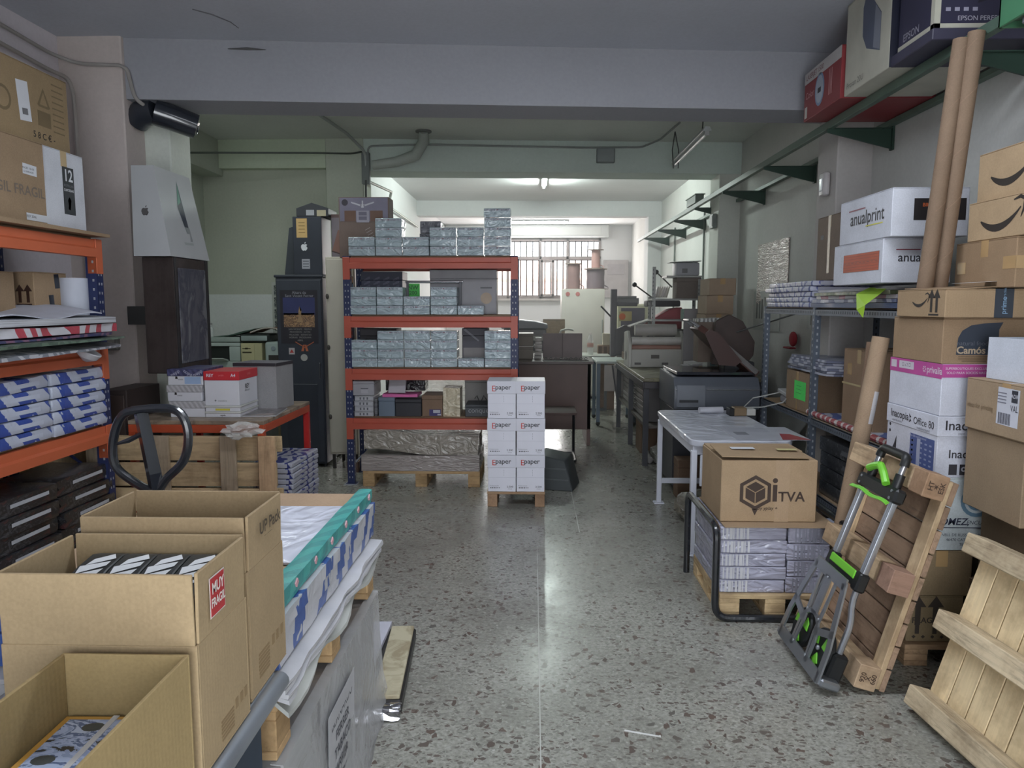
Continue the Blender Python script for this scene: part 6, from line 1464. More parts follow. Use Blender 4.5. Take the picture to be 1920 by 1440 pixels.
# ------------------------------------------------------------ white table, loaded pallet and tube frame
WT = P(204, 206, 216, .35, var=.03)
t = thing('white_table', 'white steel table with rounded corners and screwed floor plates', 'table', (1.26, 5.05, 0))
def rrect(x0, x1, y0, y1, r, n=5):
    o = []
    for cx, cy, a0 in ((x1 - r, y1 - r, 0), (x0 + r, y1 - r, 1), (x0 + r, y0 + r, 2), (x1 - r, y0 + r, 3)):
        o += [(cx + r * math.cos((a0 + k / n) * PI / 2), cy + r * math.sin((a0 + k / n) * PI / 2)) for k in range(n + 1)]
    return o
bm = new(); prism(bm, rrect(-.30, .32, -.64, .66, .07), 'Z', .69, .73); mk('tabletop', bm, wrapped((200, 203, 214), .7, .15, 3), t, bevel=.006)
bm = new()
for a in ((-.285, .29, -.60, -.575), (-.285, .29, .60, .625), (-.285, -.26, -.575, .60), (.265, .29, -.575, .60)): bb(bm, *a, .635, .69)
mk('apron', bm, WT, t, bevel=.003)
for x in (-.275, .28):
    for y in (-.59, .61):
        bm = new(); bb(bm, x - .018, x + .018, y - .018, y + .018, .012, .66); lg = mk('leg', bm, WT, t, bevel=.003)
        bm = new(); bb(bm, x - .04, x + .04, y - .035, y + .035, 0, .012); mk('floor_plate', bm, WT, lg, bevel=.003)
bm = new(); bb(bm, -.26, .27, .60, .625, .16, .20); mk('stretcher', bm, WT, t, bevel=.003)
bm = new(); bb(bm, -.24, .26, -.608, -.60, .44, .635); mk('drawer_front', bm, WT, t, bevel=.004)
for x in (-.15, .02): bm = new(); cyl(bm, (x, -.625, .655), (x, -.60, .655), .022, 14); mk('lock_knob', bm, BLACK, t)
bm = new(); prism(bm, rrect(-.02, .42, -.62, -.15, .01), 'Z', .7315, .7335); sh_ = tag(mk('printed_sheet', bm, P(176, 178, 188, .3), loc=(1.26, 5.05, 0)), 'clear printed sheet with red corner lying on the white table', 'sheet')
bm = new(); prism(bm, [(.25, -.62), (.42, -.62), (.36, -.42), (.30, -.40)], 'Z', .7336, .7342); mk('red_print', bm, P(150, 56, 66, .4), sh_)
bm = new(); bb(bm, .02, .10, -.45, -.35, .7336, .7342); mk('grey_print', bm, P(120, 122, 130), sh_)
for k in range(5): bm = new(); bb(bm, .0, .26, -.34 + k * .035, -.335 + k * .035, .7336, .734); mk('text_line', bm, P(140, 142, 152), sh_)
t = thing('small_device', 'small wood and black device on the far end of white table', 'device', (1.52, 5.45, .731)); bm = new(); bb(bm, -.04, .05, -.05, .05, 0, .06); mk('body', bm, P(120, 100, 76), t, bevel=.004); bm = new(); bb(bm, -.075, -.04, -.05, .05, 0, .055); mk('black_end', bm, BLACK, t, bevel=.003); bm = new(); bb(bm, .05, .12, -.04, .04, 0, .05); mk('white_plug', bm, P(186, 184, 180), t, bevel=.004)
t = thing('paper_roll', 'small white paper roll lying at the white table edge', 'roll', (1.34, 5.52, .756)); bm = new(); cyl(bm, (-.09, .0, 0), (.09, .03, 0), .024, 16); mk('roll', bm, P(190, 190, 198, .6), t, smooth=True); bm = new(); cyl(bm, (.09, .03, 0), (.0915, .0305, 0), .010, 12); mk('core', bm, P(110, 100, 90), t)
t = thing('grey_film_bag', 'crumpled clear film bag on the floor under the white table', 'bag', (1.20, 5.2, 0)); bm = new(); bmesh.ops.create_icosphere(bm, subdivisions=3, radius=.17)
for v in bm.verts: v.co *= 1 + RND.uniform(-.14, .14); v.co.z = max(v.co.z * .7, -.1) + .1
mk('film', bm, wrapped((110, 104, 92), .8, .15, 14), t)
# loaded pallet
pallet_flat('small wooden pallet carrying film wrapped magazines and the logo box', (1.205, 3.85, 0), 0, .55, .60, 5, wood(206, 174, 122, .8), wood(206, 174, 122, .8, 1, 'Y'), hh=.115)
MG_ = P(164, 164, 184, .45, var=.05); g = 'bundles of grey printed booklets on the small pallet'; m0 = None
BK = wrapped((160, 160, 178), .8, .12, 5, (1, 1, 3))
for c, (x0, x1, n) in enumerate(((.932, 1.258, 5), (1.262, 1.474, 4))):
    h_ = .338 / n
    for k in range(n):
        lb = f"film wrapped bundle of grey booklets, {ORD[k + 1]} up in the {('wider pile at the aisle', 'narrow pile toward the shelf')[c]}"
        t = thing('booklet_bundle', lb, 'booklets', ((x0 + x1) / 2 + (.004 if k % 2 else -.002), 3.86, .116 + k * h_), 0, g)
        w_ = x1 - x0
        bm = new(); bb(bm, -w_ / 2, w_ / 2, -.285, .285, 0, h_ - .002); mk('bundle', bm, BK, t, bevel=.005)
        bm = new()
        for q in range(9):
            u = -w_ / 2 + .012 + q * .017 + (.0 if c == 0 else .02)
            if c == 1 or q < 8: bb(bm, u, u + .006 + .004 * (q % 3), -.2868, -.285, .004, h_ - .006)
        o = mk('spine_marks', bm, P(196, 196, 200, .4) if c == 0 else P(140, 142, 156, .4), t); o['kind'] = 'stuff'
bm = new(); bb(bm, .945, 1.50, 3.55, 4.12, .4565, .4605); tag(mk('cardboard_sheet', bm, KRAFT2, bevel=.001), 'brown cardboard sheet between the booklets and the logo box', 'cardboard')
t = thing('logo_box', 'brown box printed with a dark hexagon logo on the booklet pallet', 'box', (1.18, 3.845, .462), 0)
w_, d_, h_ = .475, .42, .315; d = (w_, d_, h_)
LK = cardboard(172, 142, 104)
bm = new(); bb(bm, -w_ / 2, w_ / 2, -d_ / 2, d_ / 2, 0, h_); mk('body', bm, LK, t, bevel=.004)
bm = new(); box(bm, 0, .10, 0, w_ - .01, .21, .005); mk('flap', bm, LK, t, bevel=.001, loc=(0, 0, h_ + .004))
bm = new(); box(bm, 0, 0, .0, w_ - .04, .24, .006); mk('raised_flap', bm, cardboard(160, 132, 96), t, bevel=.001, loc=(-.025, -.095, h_ + .022), rot=(.06, .02, .02))
decal(t, d, 'T', -.10, -.07, .12, .05, LBL, 'white_label', eps=.034); decal(t, d, 'T', .12, -.09, .10, .04, P(190, 180, 130), 'yellow_label', eps=.032)
bm = new(); bb(bm, .03, .10, -d_ / 2 - .0005, -d_ / 2, .0, h_); mk('tape', bm, cardboard(176, 146, 110), t)
DKP = P(62, 48, 40, .7)
def hexa(r):
    r *= 1.33
    return [(r * math.sin(k * PI / 3), r * math.cos(k * PI / 3)) for k in range(6)]
ho, hi, hc = hexa(.067), hexa(.052), hexa(.044)
polys = [[ho[i], ho[(i + 1) % 6], hi[(i + 1) % 6], hi[i]] for i in range(6)] + [[(-.016, -.083), (.016, -.083), (.0, -.117)]]
gq = .0022
for k in range(3):
    a = [hc[(2 * k + 5) % 6], hc[(2 * k + 6) % 6], hc[(2 * k + 7) % 6]]
    c_ = (sum(p[0] for p in a) / 4, sum(p[1] for p in a) / 4)
    polys.append([(x + (c_[0] - x) * .08, y + (c_[1] - y) * .08) for x, y in [(0, 0)] + a])
shape(t, d, 'F', -.067, .150, polys, DKP, 'hexagon_logo')
shape(t, d, 'F', .03, .15, [[(-.011, -.045), (.011, -.045), (.011, .04), (-.011, .04)], [(math.cos(a * PI / 6) * .013, .062 + math.sin(a * PI / 6) * .013) for a in range(12)]], DKP, 'logo_letter')
text(t, d, 'F', .112, .128, 'TVA', .070, DKP, .02); text(t, d, 'F', -.005, .07, 'by yplay +', .024, DKP, .01, shear=.2)
t = thing('tubular_frame', 'black tubular steel frame standing around the loaded pallet', 'frame', (0, 0, 0))
TB = P(30, 32, 36, .25, coat=.5)
bm = new(); tube(bm, arc_pts([(.895, 4.17, .12), (.895, 4.17, .475), (.895, 3.50, .475), (.895, 3.50, .017), (1.53, 3.50, .017), (1.53, 3.50, .475), (1.53, 4.17, .475), (1.53, 4.17, .12)], .075, 6), .019, 10); mk('tube', bm, TB, t, smooth=True)
for x in (.895, 1.53): bm = new(); cyl(bm, (x, 4.17, 0), (x, 4.17, .13), .018, 12); mk('foot_sleeve', bm, TB, t, smooth=True)

# ------------------------------------------------------------ leaning pallets
def lean_pallet(label, loc, a, yaw, L, H, zs_, bw, th, mrun, mplank, vertical, np_):
    """standing pallet seen from its underside: x along runners, z up the slope, front at y=0"""
    t = thing('wooden_pallet', label, 'pallet', loc, (a, 0, PI / 2 + yaw))
    for i, z in enumerate(zs_):
        bm = new(); bb(bm, 0, L, -th, 0, z, z + bw); mk('runner', bm, mrun, t, bevel=.004, seg=1)
    if not vertical:
        for x in (.0, L - .075): bm = new(); bb(bm, x, x + .075, -th - .022, -th, 0.01, H - .01); mk('cross_board', bm, wood(212, 180, 134, .75, 1, 'Z'), t, bevel=.003)
        p = (H - .01) / np_
        for k in range(np_): bm = new(); bb(bm, 0, L, -th - .044, -th - .022, .005 + k * p, .005 + (k + 1) * p - .006); mk('plank', bm, mplank, t, bevel=.002)
    else:
        p = L / np_
        for k in range(np_): bm = new(); bb(bm, .002 + k * p, (k + 1) * p - .003, -th - .020, -th - .001, .0, H); mk('plank', bm, mplank, t, bevel=.002)
    return t
PL1 = wood(200, 168, 126, .5, 1, 'X'); PL1B = wood(164, 132, 104, .5, 1, 'X')
t = lean_pallet('worn wooden pallet stamped 660 X 920 standing on edge behind the hand truck', (1.282, 2.83, .036), .276, 0, .66, .90, (0, .405, .81), .09, .083, PL1, PL1B, False, 9)
# end blocks with stamps, on the near end of each runner
ST = P(70, 52, 40, .8)
for i, (z, wz, m_) in enumerate(((-.004, .10, wood(196, 164, 126, .8, 1, 'Y')), (.402, .096, wood(160, 122, 100, .7, 1, 'Y')), (.806, .098, wood(186, 146, 108, .8, 1, 'Y')))):
    bm = new(); bb(bm, -.006, .10, -.085, .002, z, z + wz); b_ = mk('block', bm, m_, t, bevel=.003)
    for s, u, v in (('660', -.065, .0), ('X', -.043, .0), ('920', -.022, .0)):
        if i == 1: continue
        if i == 2: s = {'660': 'ESK', 'X': '\u2736', '920': 'HT'}[s]
        o = put('lettering', text_mesh(s, .028, .02), b_, (-.0068, u, z + wz / 2), (PI / 2, 0, -PI / 2))
        o.rotation_euler = turn((PI / 2, 0, -PI / 2), PI / 2)
        if not o.data.materials: o.data.materials.append(ST)
PL2 = wood(204, 182, 144, .42, 1.3, 'X'); PL2B = wood(222, 196, 146, .85, .8, 'Z')
lean_pallet('pale new wooden pallet leaning by the boxes at the near edge of the floor', (1.488, 1.92, .036), .31, .085, .80, .695, (0, .312, .622), .075, .085, PL2, PL2B, True, 8)

# ------------------------------------------------------------ folding hand truck
t = thing('hand_truck', 'folded aluminium hand truck with lime green wheels and black handle', 'hand truck', (1.19, 3.06, .025), (.335, 0, PI / 2))
AL = P(168, 172, 180, .28, metal=.75, var=.05); ALD = P(150, 154, 160, .3, metal=.75, var=.08); LIME = P(116, 196, 58, .4, var=.04); BKP = P(26, 28, 30, .45)
for s in (-1, 1):
    bm = new(); bb(bm, s * .135 - .017, s * .135 + .017, -.012, .012, .40, .80); mk('rail', bm, AL, t, bevel=.006, seg=2)
    bm = new()
    for q in (-.008, .0, .008): bb(bm, s * .135 + q - .0015, s * .135 + q + .0015, .012, .0128, .41, .80)
    mk('rail_groove', bm, ALD, t)['kind'] = 'stuff'
    bm = new(); tube(bm, arc_pts([(s * .135, 0, .42), (s * .14, 0, .33), (s * .175, -.01, .26), (s * .18, -.01, .12)], .05), .013, 10); mk('lower_tube', bm, AL, t, smooth=True)
    bm = new(); bb(bm, s * .18 - .03, s * .18 + .03, -.045, .02, .0, .13); mk('wheel_bracket', bm, BKP, t, bevel=.01)
    bm = new(); bb(bm, s * .135 - .026, s * .135 + .026, -.022, .022, .385, .465); mk('lower_clamp', bm, BKP, t, bevel=.008)
    bm = new(); cyl(bm, (s * .105, .0, .82), (s * .105, 0, .935), .012, 12); mk('handle_tube', bm, AL, t, smooth=True)
    bm = new(); cyl(bm, (s * .112, 0, .80), (s * .107, 0, .89), .019, 12); mk('sleeve', bm, BKP, t, smooth=True)
    # wheel folded flat behind the toe plate
    bm = new(); cyl(bm, (s * .105, .005, .10), (s * .105, .033, .10), .088, 24); wh = mk('wheel', bm, BKP, t, bevel=.006)
    for k in range(3):
        a0 = k * 2.094 + .5
        bm = new(); prism(bm, [(s * .105 + r * math.cos(a0 + q), .10 + r * math.sin(a0 + q)) for r, q in ((.02, 0), (.066, -.5), (.074, 0), (.066, .5))], 'Y', .032, .038); mk('spoke', bm, LIME, wh, bevel=.002)
    bm = new(); sph(bm, (s * .105, .04, .10), .011, (1, .8, 1), 10); mk('hub_cap', bm, AL, wh, smooth=True)
bm = new(); bb(bm, -.16, .16, -.02, .02, .395, .45); mk('lower_crossbar', bm, BKP, t, bevel=.008)
bm = new(); bb(bm, -.12, .12, .018, .026, .425, .462); mk('lime_inlay', bm, LIME, t, bevel=.004)
bm = new(); bb(bm, -.17, .17, -.024, .024, .775, .835); mk('upper_bracket', bm, BKP, t, bevel=.01)
for s in (-1, 1): 
    for z in (.79, .82): bm = new(); cyl(bm, (s * .135, .024, z), (s * .135, .027, z), .006, 8); mk('rivet', bm, AL, t)
bm = new(); tube(bm, arc_pts([(-.105, 0, .925), (-.10, 0, .965), (.10, 0, .965), (.105, 0, .925)], .03), .0185, 12); mk('handle_grip', bm, BKP, t, smooth=True)
bm = new(); tube(bm, arc_pts([(.09, .03, .865), (.04, .035, .885), (-.0, .035, .895)], .02), .016, 10); mk('lime_cord_grip', bm, LIME, t, smooth=True)
bm = new(); tube(bm, arc_pts([(-.0, .035, .895), (-.04, .035, .875), (-.085, .03, .835)], .02), .016, 10); mk('lime_cord_grip', bm, LIME, t, smooth=True)
for k in range(3): bm = new(); tube(bm, [(-.165 + .033 * i, .034 + .004 * k, .772 - .004 * k + .004 * math.sin(i * 1.1)) for i in range(11)], .0035, 6); mk('lime_bungee_cord', bm, LIME, t, smooth=True)
# pressed toe plate with openings
def strip(pts, wd): return ribbon(pts, [wd] * len(pts))
pl = strip([(-.225, .02), (.225, .02)], .05) + strip([(-.225, .0), (-.215, .14), (-.14, .40)], .035) + strip([(.225, .0), (.215, .14), (.14, .40)], .035) + strip([(-.15, .395), (.15, .395)], .05)
pl += strip([(-.075, .02), (-.06, .14), (-.075, .38)], .016) + strip([(.075, .02), (.06, .14), (.075, .38)], .016) + strip([(0, .20), (0, .38)], .05)
pl += strip([(-.09, .02)] + [(.09 * -math.cos(a), .12 + .09 * math.sin(a)) for a in [i * PI / 8 for i in range(9)]] + [(.09, .02)], .018) + strip([(-.06, .15), (-.215, .20)], .03) + strip([(.06, .15), (.215, .20)], .03)
bm = new()
for p in pl:
    A = [bm.verts.new((x, .052, z)) for x, z in p]; B = [bm.verts.new((x, .060, z)) for x, z in p]
    bm.faces.new(A); bm.faces.new(B[::-1])
    for i in range(4): bm.faces.new((A[i], B[i], B[(i + 1) % 4], A[(i + 1) % 4]))
bmesh.ops.recalc_face_normals(bm, faces=bm.faces[:]); mk('toe_plate', bm, ALD, t)
bm = new(); bb(bm, -.255, -.19, -.03, .055, -.005, .03); mk('corner_guard', bm, ALD, t, bevel=.008)
bm = new()
for x, z in ((-.06, .2), (.06, .2), (-.07, .04), (.07, .04), (0, .37)): sph(bm, (x, .061, z), .007, (1, .6, 1), 8)
mk('rivets', bm, AL, t, smooth=True)['kind'] = 'stuff'

# ------------------------------------------------------------ stack of boxes by the leaning pallet
pallet_flat('low wooden pallet under the tall stack of boxes by the hand truck', (1.97, 3.33, 0), 0, .74, .52, 4, wood(176, 140, 100, .7), wood(176, 140, 100, .7, 1, 'Y'), hh=.095)
FRK = cardboard(132, 112, 78)
INKB = P(52, 44, 38, .8)
t = carton('shipping_box', 'brown box printed FRAGILE with two up arrows at the stack bottom', 'box', .235, .44, .205, (1.735, 3.32, .096), 0, FRK, along='Y', tape=False); d = (.235, .44, .205)
up_arrows(t, d, 'F', -.035, .135, INKB, 1.0, .075, False); text(t, d, 'F', -.03, .095, 'FRAGILE', .036, INKB, .02); 
for k in range(2): decal(t, d, 'F', -.072 + k * .075, .055, .018, .04, INKB, 'arrow_stem')
for k in range(4): shape(t, d, 'F', -.085 + k * .04, .022, [[(0, -.008), (.009, 0), (0, .008), (-.009, 0)]], INKB, 'small_symbol')
t = carton('shipping_box', 'plain brown taped box under the white bookbinder box', 'box', .26, .44, .20, (1.75, 3.32, .302), 0, cardboard(140, 118, 84), along='Y')
t = carton('shipping_box', 'dark brown box with yellow print beside the FRAGILE box', 'box', .40, .42, .29, (2.07, 3.26, .096), 0, cardboard(104, 84, 64), along='Y', tape=False); d = (.40, .42, .29)
text(t, d, 'F', -.10, .2, 'MADE', .04, P(150, 126, 50), .02); text(t, d, 'F', -.09, .15, 'ECO', .04, P(150, 126, 50), .02)
WB = cardboard(190, 200, 204, corr=False); WB2 = cardboard(202, 205, 220, corr=False)
SX = 1.70
t = carton('bookbinder_box', 'pale blue white box with bookbinder name and blue rings', 'box', .36, .44, .315, (SX + .18, 3.32, .504), 0, WB, along='X', tape=False); d = (.36, .44, .315)
BLU = P(92, 120, 140, .6); NVY = P(40, 44, 66, .6)
def ring2(r0, r1, n=20, a0=0, a1=2 * PI): return [[(r * math.cos(a), r * math.sin(a)) for r, a in ((r0, a0 + (a1 - a0) * i / n), (r1, a0 + (a1 - a0) * i / n), (r1, a0 + (a1 - a0) * (i + 1) / n), (r0, a0 + (a1 - a0) * (i + 1) / n))] for i in range(n)]
shape(t, d, 'F', .0, .215, ring2(.026, .040) + ring2(.052, .068), BLU, 'blue_rings')
text(t, d, 'F', -.105, .125, 'G\u00d3MEZ,', .042, NVY, .02, shear=.2); text(t, d, 'F', .072, .122, 'ENCUADERNACION', .024, NVY, 0, shear=.2)
decal(t, d, 'F', .0, .10, .33, .004, NVY, 'rule'); text(t, d, 'F', -.01, .068, 'VELL DE RUSSAFA S/N - POL. IND.', .017, NVY); text(t, d, 'F', .0, .047, '46470 CATARROJA (VALENCIA)', .017, NVY); text(t, d, 'F', -.02, .026, 'TEL.: 96 126', .017, NVY)
t = paperbox('paper_box', 'white office paper box with blue table print in the stack', (SX + .175, 3.32, .82), 0, WB2, WB2, .35, .44, .085, .262, None); d = (.35, .44, .262)
DKT = P(50, 48, 54, .6); TBL = P(72, 86, 136, .6)
text(t, d, 'L', .10, .222, 'Inacopia', .050, DKT, .012, eps=.005); shape(t, d, 'L', .005, .222, [[(-.012, .02), (.012, .005), (.0, .0), (.012, -.012), (-.008, -.022), (.0, -.005)]], DKT, 'leaf_mark', eps=.005)
text(t, d, 'L', -.11, .215, 'Office 80', .046, DKT, 0, eps=.005); text(t, d, 'L', -.11, .188, 'multifunctional', .018, P(110, 110, 120), 0, eps=.005); text(t, d, 'L', .12, .192, 'papel de oficina', .014, P(120, 120, 130), 0, eps=.005)
text(t, d, 'F', -.055, .222, 'Inacopia', .058, DKT, .012, eps=.005); text(t, d, 'F', -.05, .19, 'papel de oficina', .014, P(120, 120, 130), 0, eps=.005)
decal(t, d, 'L', -.10, .085, .20, .14, TBL, 'blue_table', eps=.001)
decal(t, d, 'L', -.075, .08, .028, .12, P(160, 166, 190), 'table_column', eps=.0018)
for r_ in range(5):
    for c_ in range(5): decal(t, d, 'L', -.02 - c_ * .038 if c_ != 1 else -.022, .125 - r_ * .022, .018, .007, P(140, 148, 180), 'table_cell', eps=.0018)
text(t, d, 'L', -.06, .146, 'Office 80 multifunctional', .015, P(180, 184, 206), eps=.0018)
shape(t, d, 'L', .145, .09, [[(.02, -.04), (.02, .03), (.0, -.01), (-.02, -.04)], ], P(60, 60, 66), 'page_mark', eps=.001)
for k in range(2): shape(t, d, 'L', .19, .165 - k * .03, [[(math.cos(a * PI / 5) * .008, math.sin(a * PI / 5) * .008) for a in range(10)]], DKT, 'dot_mark', eps=.001)
text(t, d, 'F', -.045, .10, 'Inacopia', .050, DKT, .012); decal(t, d, 'F', -.105, .035, .034, .045, DKT, 'black_badge', eps=.001); decal(t, d, 'F', -.06, .035, .034, .045, DKT, 'black_badge', eps=.001)
shape(t, d, 'F', -.06, .037, ring2(.005, .011, 12), P(180, 180, 190), 'badge_ring', eps=.0018)
t = carton('white_box', 'white box with pink band across its top edge in the stack', 'box', .36, .445, .218, (SX + .18, 3.32, 1.083), 0, WB2, along='X', tape=False); d = (.36, .445, .218)
PK = P(178, 74, 144, .5)
decal(t, d, 'L', 0, .187, .445, .062, PK, 'pink_band', eps=.0006); decal(t, d, 'F', 0, .19, .36, .055, PK, 'pink_band', eps=.0006)
text(t, d, 'L', -.165, .187, 'privalia', .042, P(214, 206, 216), .01, eps=.0016); shape(t, d, 'L', -.085, .187, [[(math.cos(a) * .004, math.sin(a) * .004), (math.cos(a - .3) * .014, math.sin(a - .3) * .014), (math.cos(a + .3) * .014, math.sin(a + .3) * .014)] for a in [k * 1.047 for k in range(6)]], P(214, 206, 216), 'flower_mark', eps=.0016)
decal(t, d, 'L', .185, .192, .05, .034, P(196, 190, 200), 'white_tab', eps=.0016); decal(t, d, 'L', .07, .192, .13, .034, P(196, 190, 200), 'white_tab', eps=.0016); text(t, d, 'L', .07, .192, '\u25a1 a 2 \u25a1', .022, P(90, 80, 90), eps=.0024)
text(t, d, 'F', -.07, .20, 'SUPERBOUTIQUES EXCLUSIVAS', .014, P(214, 206, 216), eps=.0016); text(t, d, 'F', -.075, .182, 'SOLO PARA SOCIOS HASTA', .014, P(214, 206, 216), eps=.0016)
t = carton('shipping_box', 'brown box with navy leaf panel reading natural food in the stack', 'box', .375, .42, .19, (SX + .185, 3.315, 1.302), .0, cardboard(156, 126, 92), along='X', tape=False); d = (.375, .42, .19)
NAV = P(48, 56, 70, .6)
lf = [(-.085, -.06), (.085, -.06), (.085, .045), (.10, .075), (.02, .07), (-.03, .062), (-.065, .04), (-.08, .01)]
shape(t, d, 'F', -.045, .098, [lf], NAV, 'leaf_panel'); text(t, d, 'F', -.065, .085, 'natural food', .026, P(96, 100, 110), 0, eps=.0018); text(t, d, 'F', -.07, .056, 'Cam\u00f3s', .042, P(176, 158, 134), .025, eps=.0018)
for k in range(3): decal(t, d, 'F', -.055, .03 - k * .009, .13 - .03 * (k == 2), .003, P(96, 78, 60), 'printed_line', eps=.001)
# arrow-smile boxes
def smile(sc=1.0, wd=.030):
    pts, ws = [], []
    for i in range(13):
        a = -1 + 2 * i / 12; pts.append((a * .14 * sc, (.055 * a * a - .035 + .018 * a) * sc)); ws.append(wd * sc * (.25 + .75 * (1 - abs(a + .1) ** 1.7)) if abs(a) < .98 else wd * sc * .2)
    ps = ribbon(pts, ws)
    hx, hy = .165 * sc, .060 * sc
    ps += ribbon([(hx - .075 * sc, hy + .012 * sc), (hx - .03 * sc, hy + .022 * sc), (hx, hy + .008 * sc), (hx - .004 * sc, hy - .03 * sc), (hx - .022 * sc, hy - .066 * sc)], [w_ * sc for w_ in (.006, .016, .02, .015, .005)])
    return ps
SMK = P(46, 40, 36, .7)
t = carton('shipping_box', 'flat brown box with smile arrow and black tape in the stack', 'box', .36, .40, .118, (SX + .16, 3.27, 1.494), .0, cardboard(166, 136, 98), along='X', tape=False); d = (.36, .40, .118)
shape(t, d, 'L', .0, .065, smile(.45), SMK, 'smile_arrow'); up_arrows(t, d, 'L', -.115, .066, SMK, .75, .055)
decal(t, d, 'F', .055, .059, .075, .118, P(36, 44, 56, .3, coat=.5), 'black_tape', eps=.0006); text(t, d, 'F', .055, .05, 'prime', .03, P(120, 150, 176), .01, roll=PI / 2, eps=.0018); text(t, d, 'F', .055, .10, 'gracias', .016, P(120, 150, 176), 0, roll=PI / 2, eps=.0018)
bm = new(); box(bm, -.02, .0, .002, .20, .34, .004); mk('lifted_flap', bm, cardboard(150, 122, 90), t, loc=(-.05, -.02, .124), rot=(.02, -.05, .04))
t = thing('white_slip', 'white paper slip lying on the flat arrow box', 'paper', (1.86, 3.14, 1.64)); bm = new(); bb(bm, -.10, .08, -.04, .04, 0, .001); mk('slip', bm, P(186, 186, 188), t, rot=(0, -.05, 0)); bm = new(); bb(bm, -.07, .0, -.005, .005, .0012, .0016); mk('print', bm, P(120, 120, 126), t, rot=(0, -.05, 0))
t = carton('shipping_box', 'long plain brown taped box above the flat arrow box', 'box', .40, .42, .20, (2.10, 3.20, 1.616), 0, cardboard(152, 122, 88), along='X'); d = (.40, .42, .20)
decal(t, d, 'F', .0, .10, .40, .05, TAPE, 'tape_band', eps=.0006); decal(t, d, 'L', .16, .09, .06, .05, TAPE, 'tape_end', eps=.0006); decal(t, d, 'L', -.17, .1, .08, .05, TAPE, 'tape_end', eps=.0006)
for k, (z, h_, x_, lb) in enumerate(((1.818, .165, 1.905, 'lower brown box with big smile arrow at the top of the right stack'.replace('right ', 'wall side ')), (1.985, .205, 1.935, 'uppermost brown box with big smile arrow beside the cardboard tubes'))):
    t = carton('shipping_box', lb, 'box', .36, .48, h_, (x_ + .18, 3.10, z), 0, cardboard(178, 148, 108), along='Y'); d = (.36, .48, h_)
    shape(t, d, 'L', .02, h_ * .47, smile(.92, .034), SMK, 'smile_arrow'); up_arrows(t, d, 'L', -.215, h_ * .78, SMK, .28, .1)
# boxes between stack and camera, by the wall
t = carton('shipping_box', 'big plain brown box low in the pile at the picture edge', 'box', .46, .37, .36, (2.09, 2.845, .0), 0, cardboard(116, 94, 68), along='Y')
t = carton('shipping_box', 'plain brown box under the labelled box, second from floor', 'box', .46, .37, .37, (2.09, 2.845, .362), 0, cardboard(110, 90, 66), along='Y')
t = carton('shipping_box', 'smooth brown box directly below the labelled parcel', 'box', .52, .36, .318, (2.035, 2.845, .734), 0, cardboard(150, 126, 96), along='X', tape=False)
t = carton('parcel', 'brown parcel with white courier label and faint print at picture edge', 'box', .54, .50, .202, (2.03, 2.77, 1.054), 0, cardboard(164, 138, 106), along='X'); d = (.54, .50, .202)
decal(t, d, 'L', -.015, .115, .125, .14, P(192, 194, 204, .5), 'courier_label', eps=.0006, roll=-.02)
decal(t, d, 'L', -.052, .158, .034, .045, P(50, 52, 62), 'black_field', eps=.0014); text(t, d, 'L', -.052, .158, 'ADR', .02, P(190, 190, 200), .01, eps=.0022); text(t, d, 'L', -.052, .112, 'VAL', .034, P(60, 60, 70), .01, eps=.0014, sx=.7)
for k in range(14): decal(t, d, 'L', .035 - k * .0052, .07, .0016 + .0018 * (k % 3 == 0), .042, P(70, 70, 80), 'barcode_bar', eps=.0014)
for k in range(4): decal(t, d, 'L', .02, .165 - k * .012, .05, .004, P(120, 120, 134), 'label_line', eps=.0014)
text(t, d, 'L', .155, .095, 'ideas for printing', .03, P(120, 98, 72), 0, sx=.8); text(t, d, 'L', -.15, .09, 'el', .12, P(120, 76, 66), .01)
t = thing('white_tray_box', 'open white box standing on the labelled parcel', 'box', (2.02, 2.78, 1.2575)); WW = cardboard(200, 206, 220, corr=False)
bm = new(); bb(bm, -.21, .22, -.20, .20, 0, .005)
for a in ((-.21, .22, -.20, -.195), (-.21, .22, .195, .20), (-.21, -.205, -.195, .195), (.215, .22, -.195, .195)): bb(bm, *a, .005, .162)
mk('body', bm, WW, t)
bm = new(); bb(bm, -.2115, -.21, -.06, -.03, .03, .12); mk('grey_tape', bm, P(146, 152, 170, .5), t)
bm = new(); bb(bm, -.205, .20, -.01, .0, .12, .17); mk('inner_flap', bm, WW, t, rot=(0, 0, .02))
t, d = flatbox('brown_panel_box', 'brown box standing behind the stack against the wall', 'box', 2.10, 2.33, 3.42, 3.56, .5, 1.50, cardboard(120, 100, 86, corr=False)) if False else (None, None)

# ------------------------------------------------------------ cardboard tubes
def ctube(label, p0, p1, r, m):
    t = thing('cardboard_tube', label, 'tube', p0); a = Vector(p0); v = Vector(p1) - a; L = v.length
    t.rotation_euler = v.to_track_quat('Z', 'Y').to_euler()
    bm = new(); lathe(bm, [(r - .005, 0), (r, .0), (r, L), (r - .005, L), (r - .006, L - .06), (.001, L - .06)], 24); mk('tube', bm, m, t, smooth=True)
    bm = new(); pts = [(r * 1.003 * math.cos(i * .5), r * 1.003 * math.sin(i * .5), .02 + i * L / 60) for i in range(58)]
    tube(bm, pts, .0012, 4); mk('spiral_seam', bm, cardboard(150, 118, 92, corr=False), t)
    return t
CT = cardboard(128, 103, 80, corr=False)
ctube('tall cardboard tube leaning, the one farther from the wall', (1.743, 3.36, 1.616), (1.836, 3.36, 2.68), .033, CT)
ctube('tall cardboard tube leaning, the one nearer the wall', (1.812, 3.37, 1.616), (1.882, 3.33, 2.70), .0335, CT)
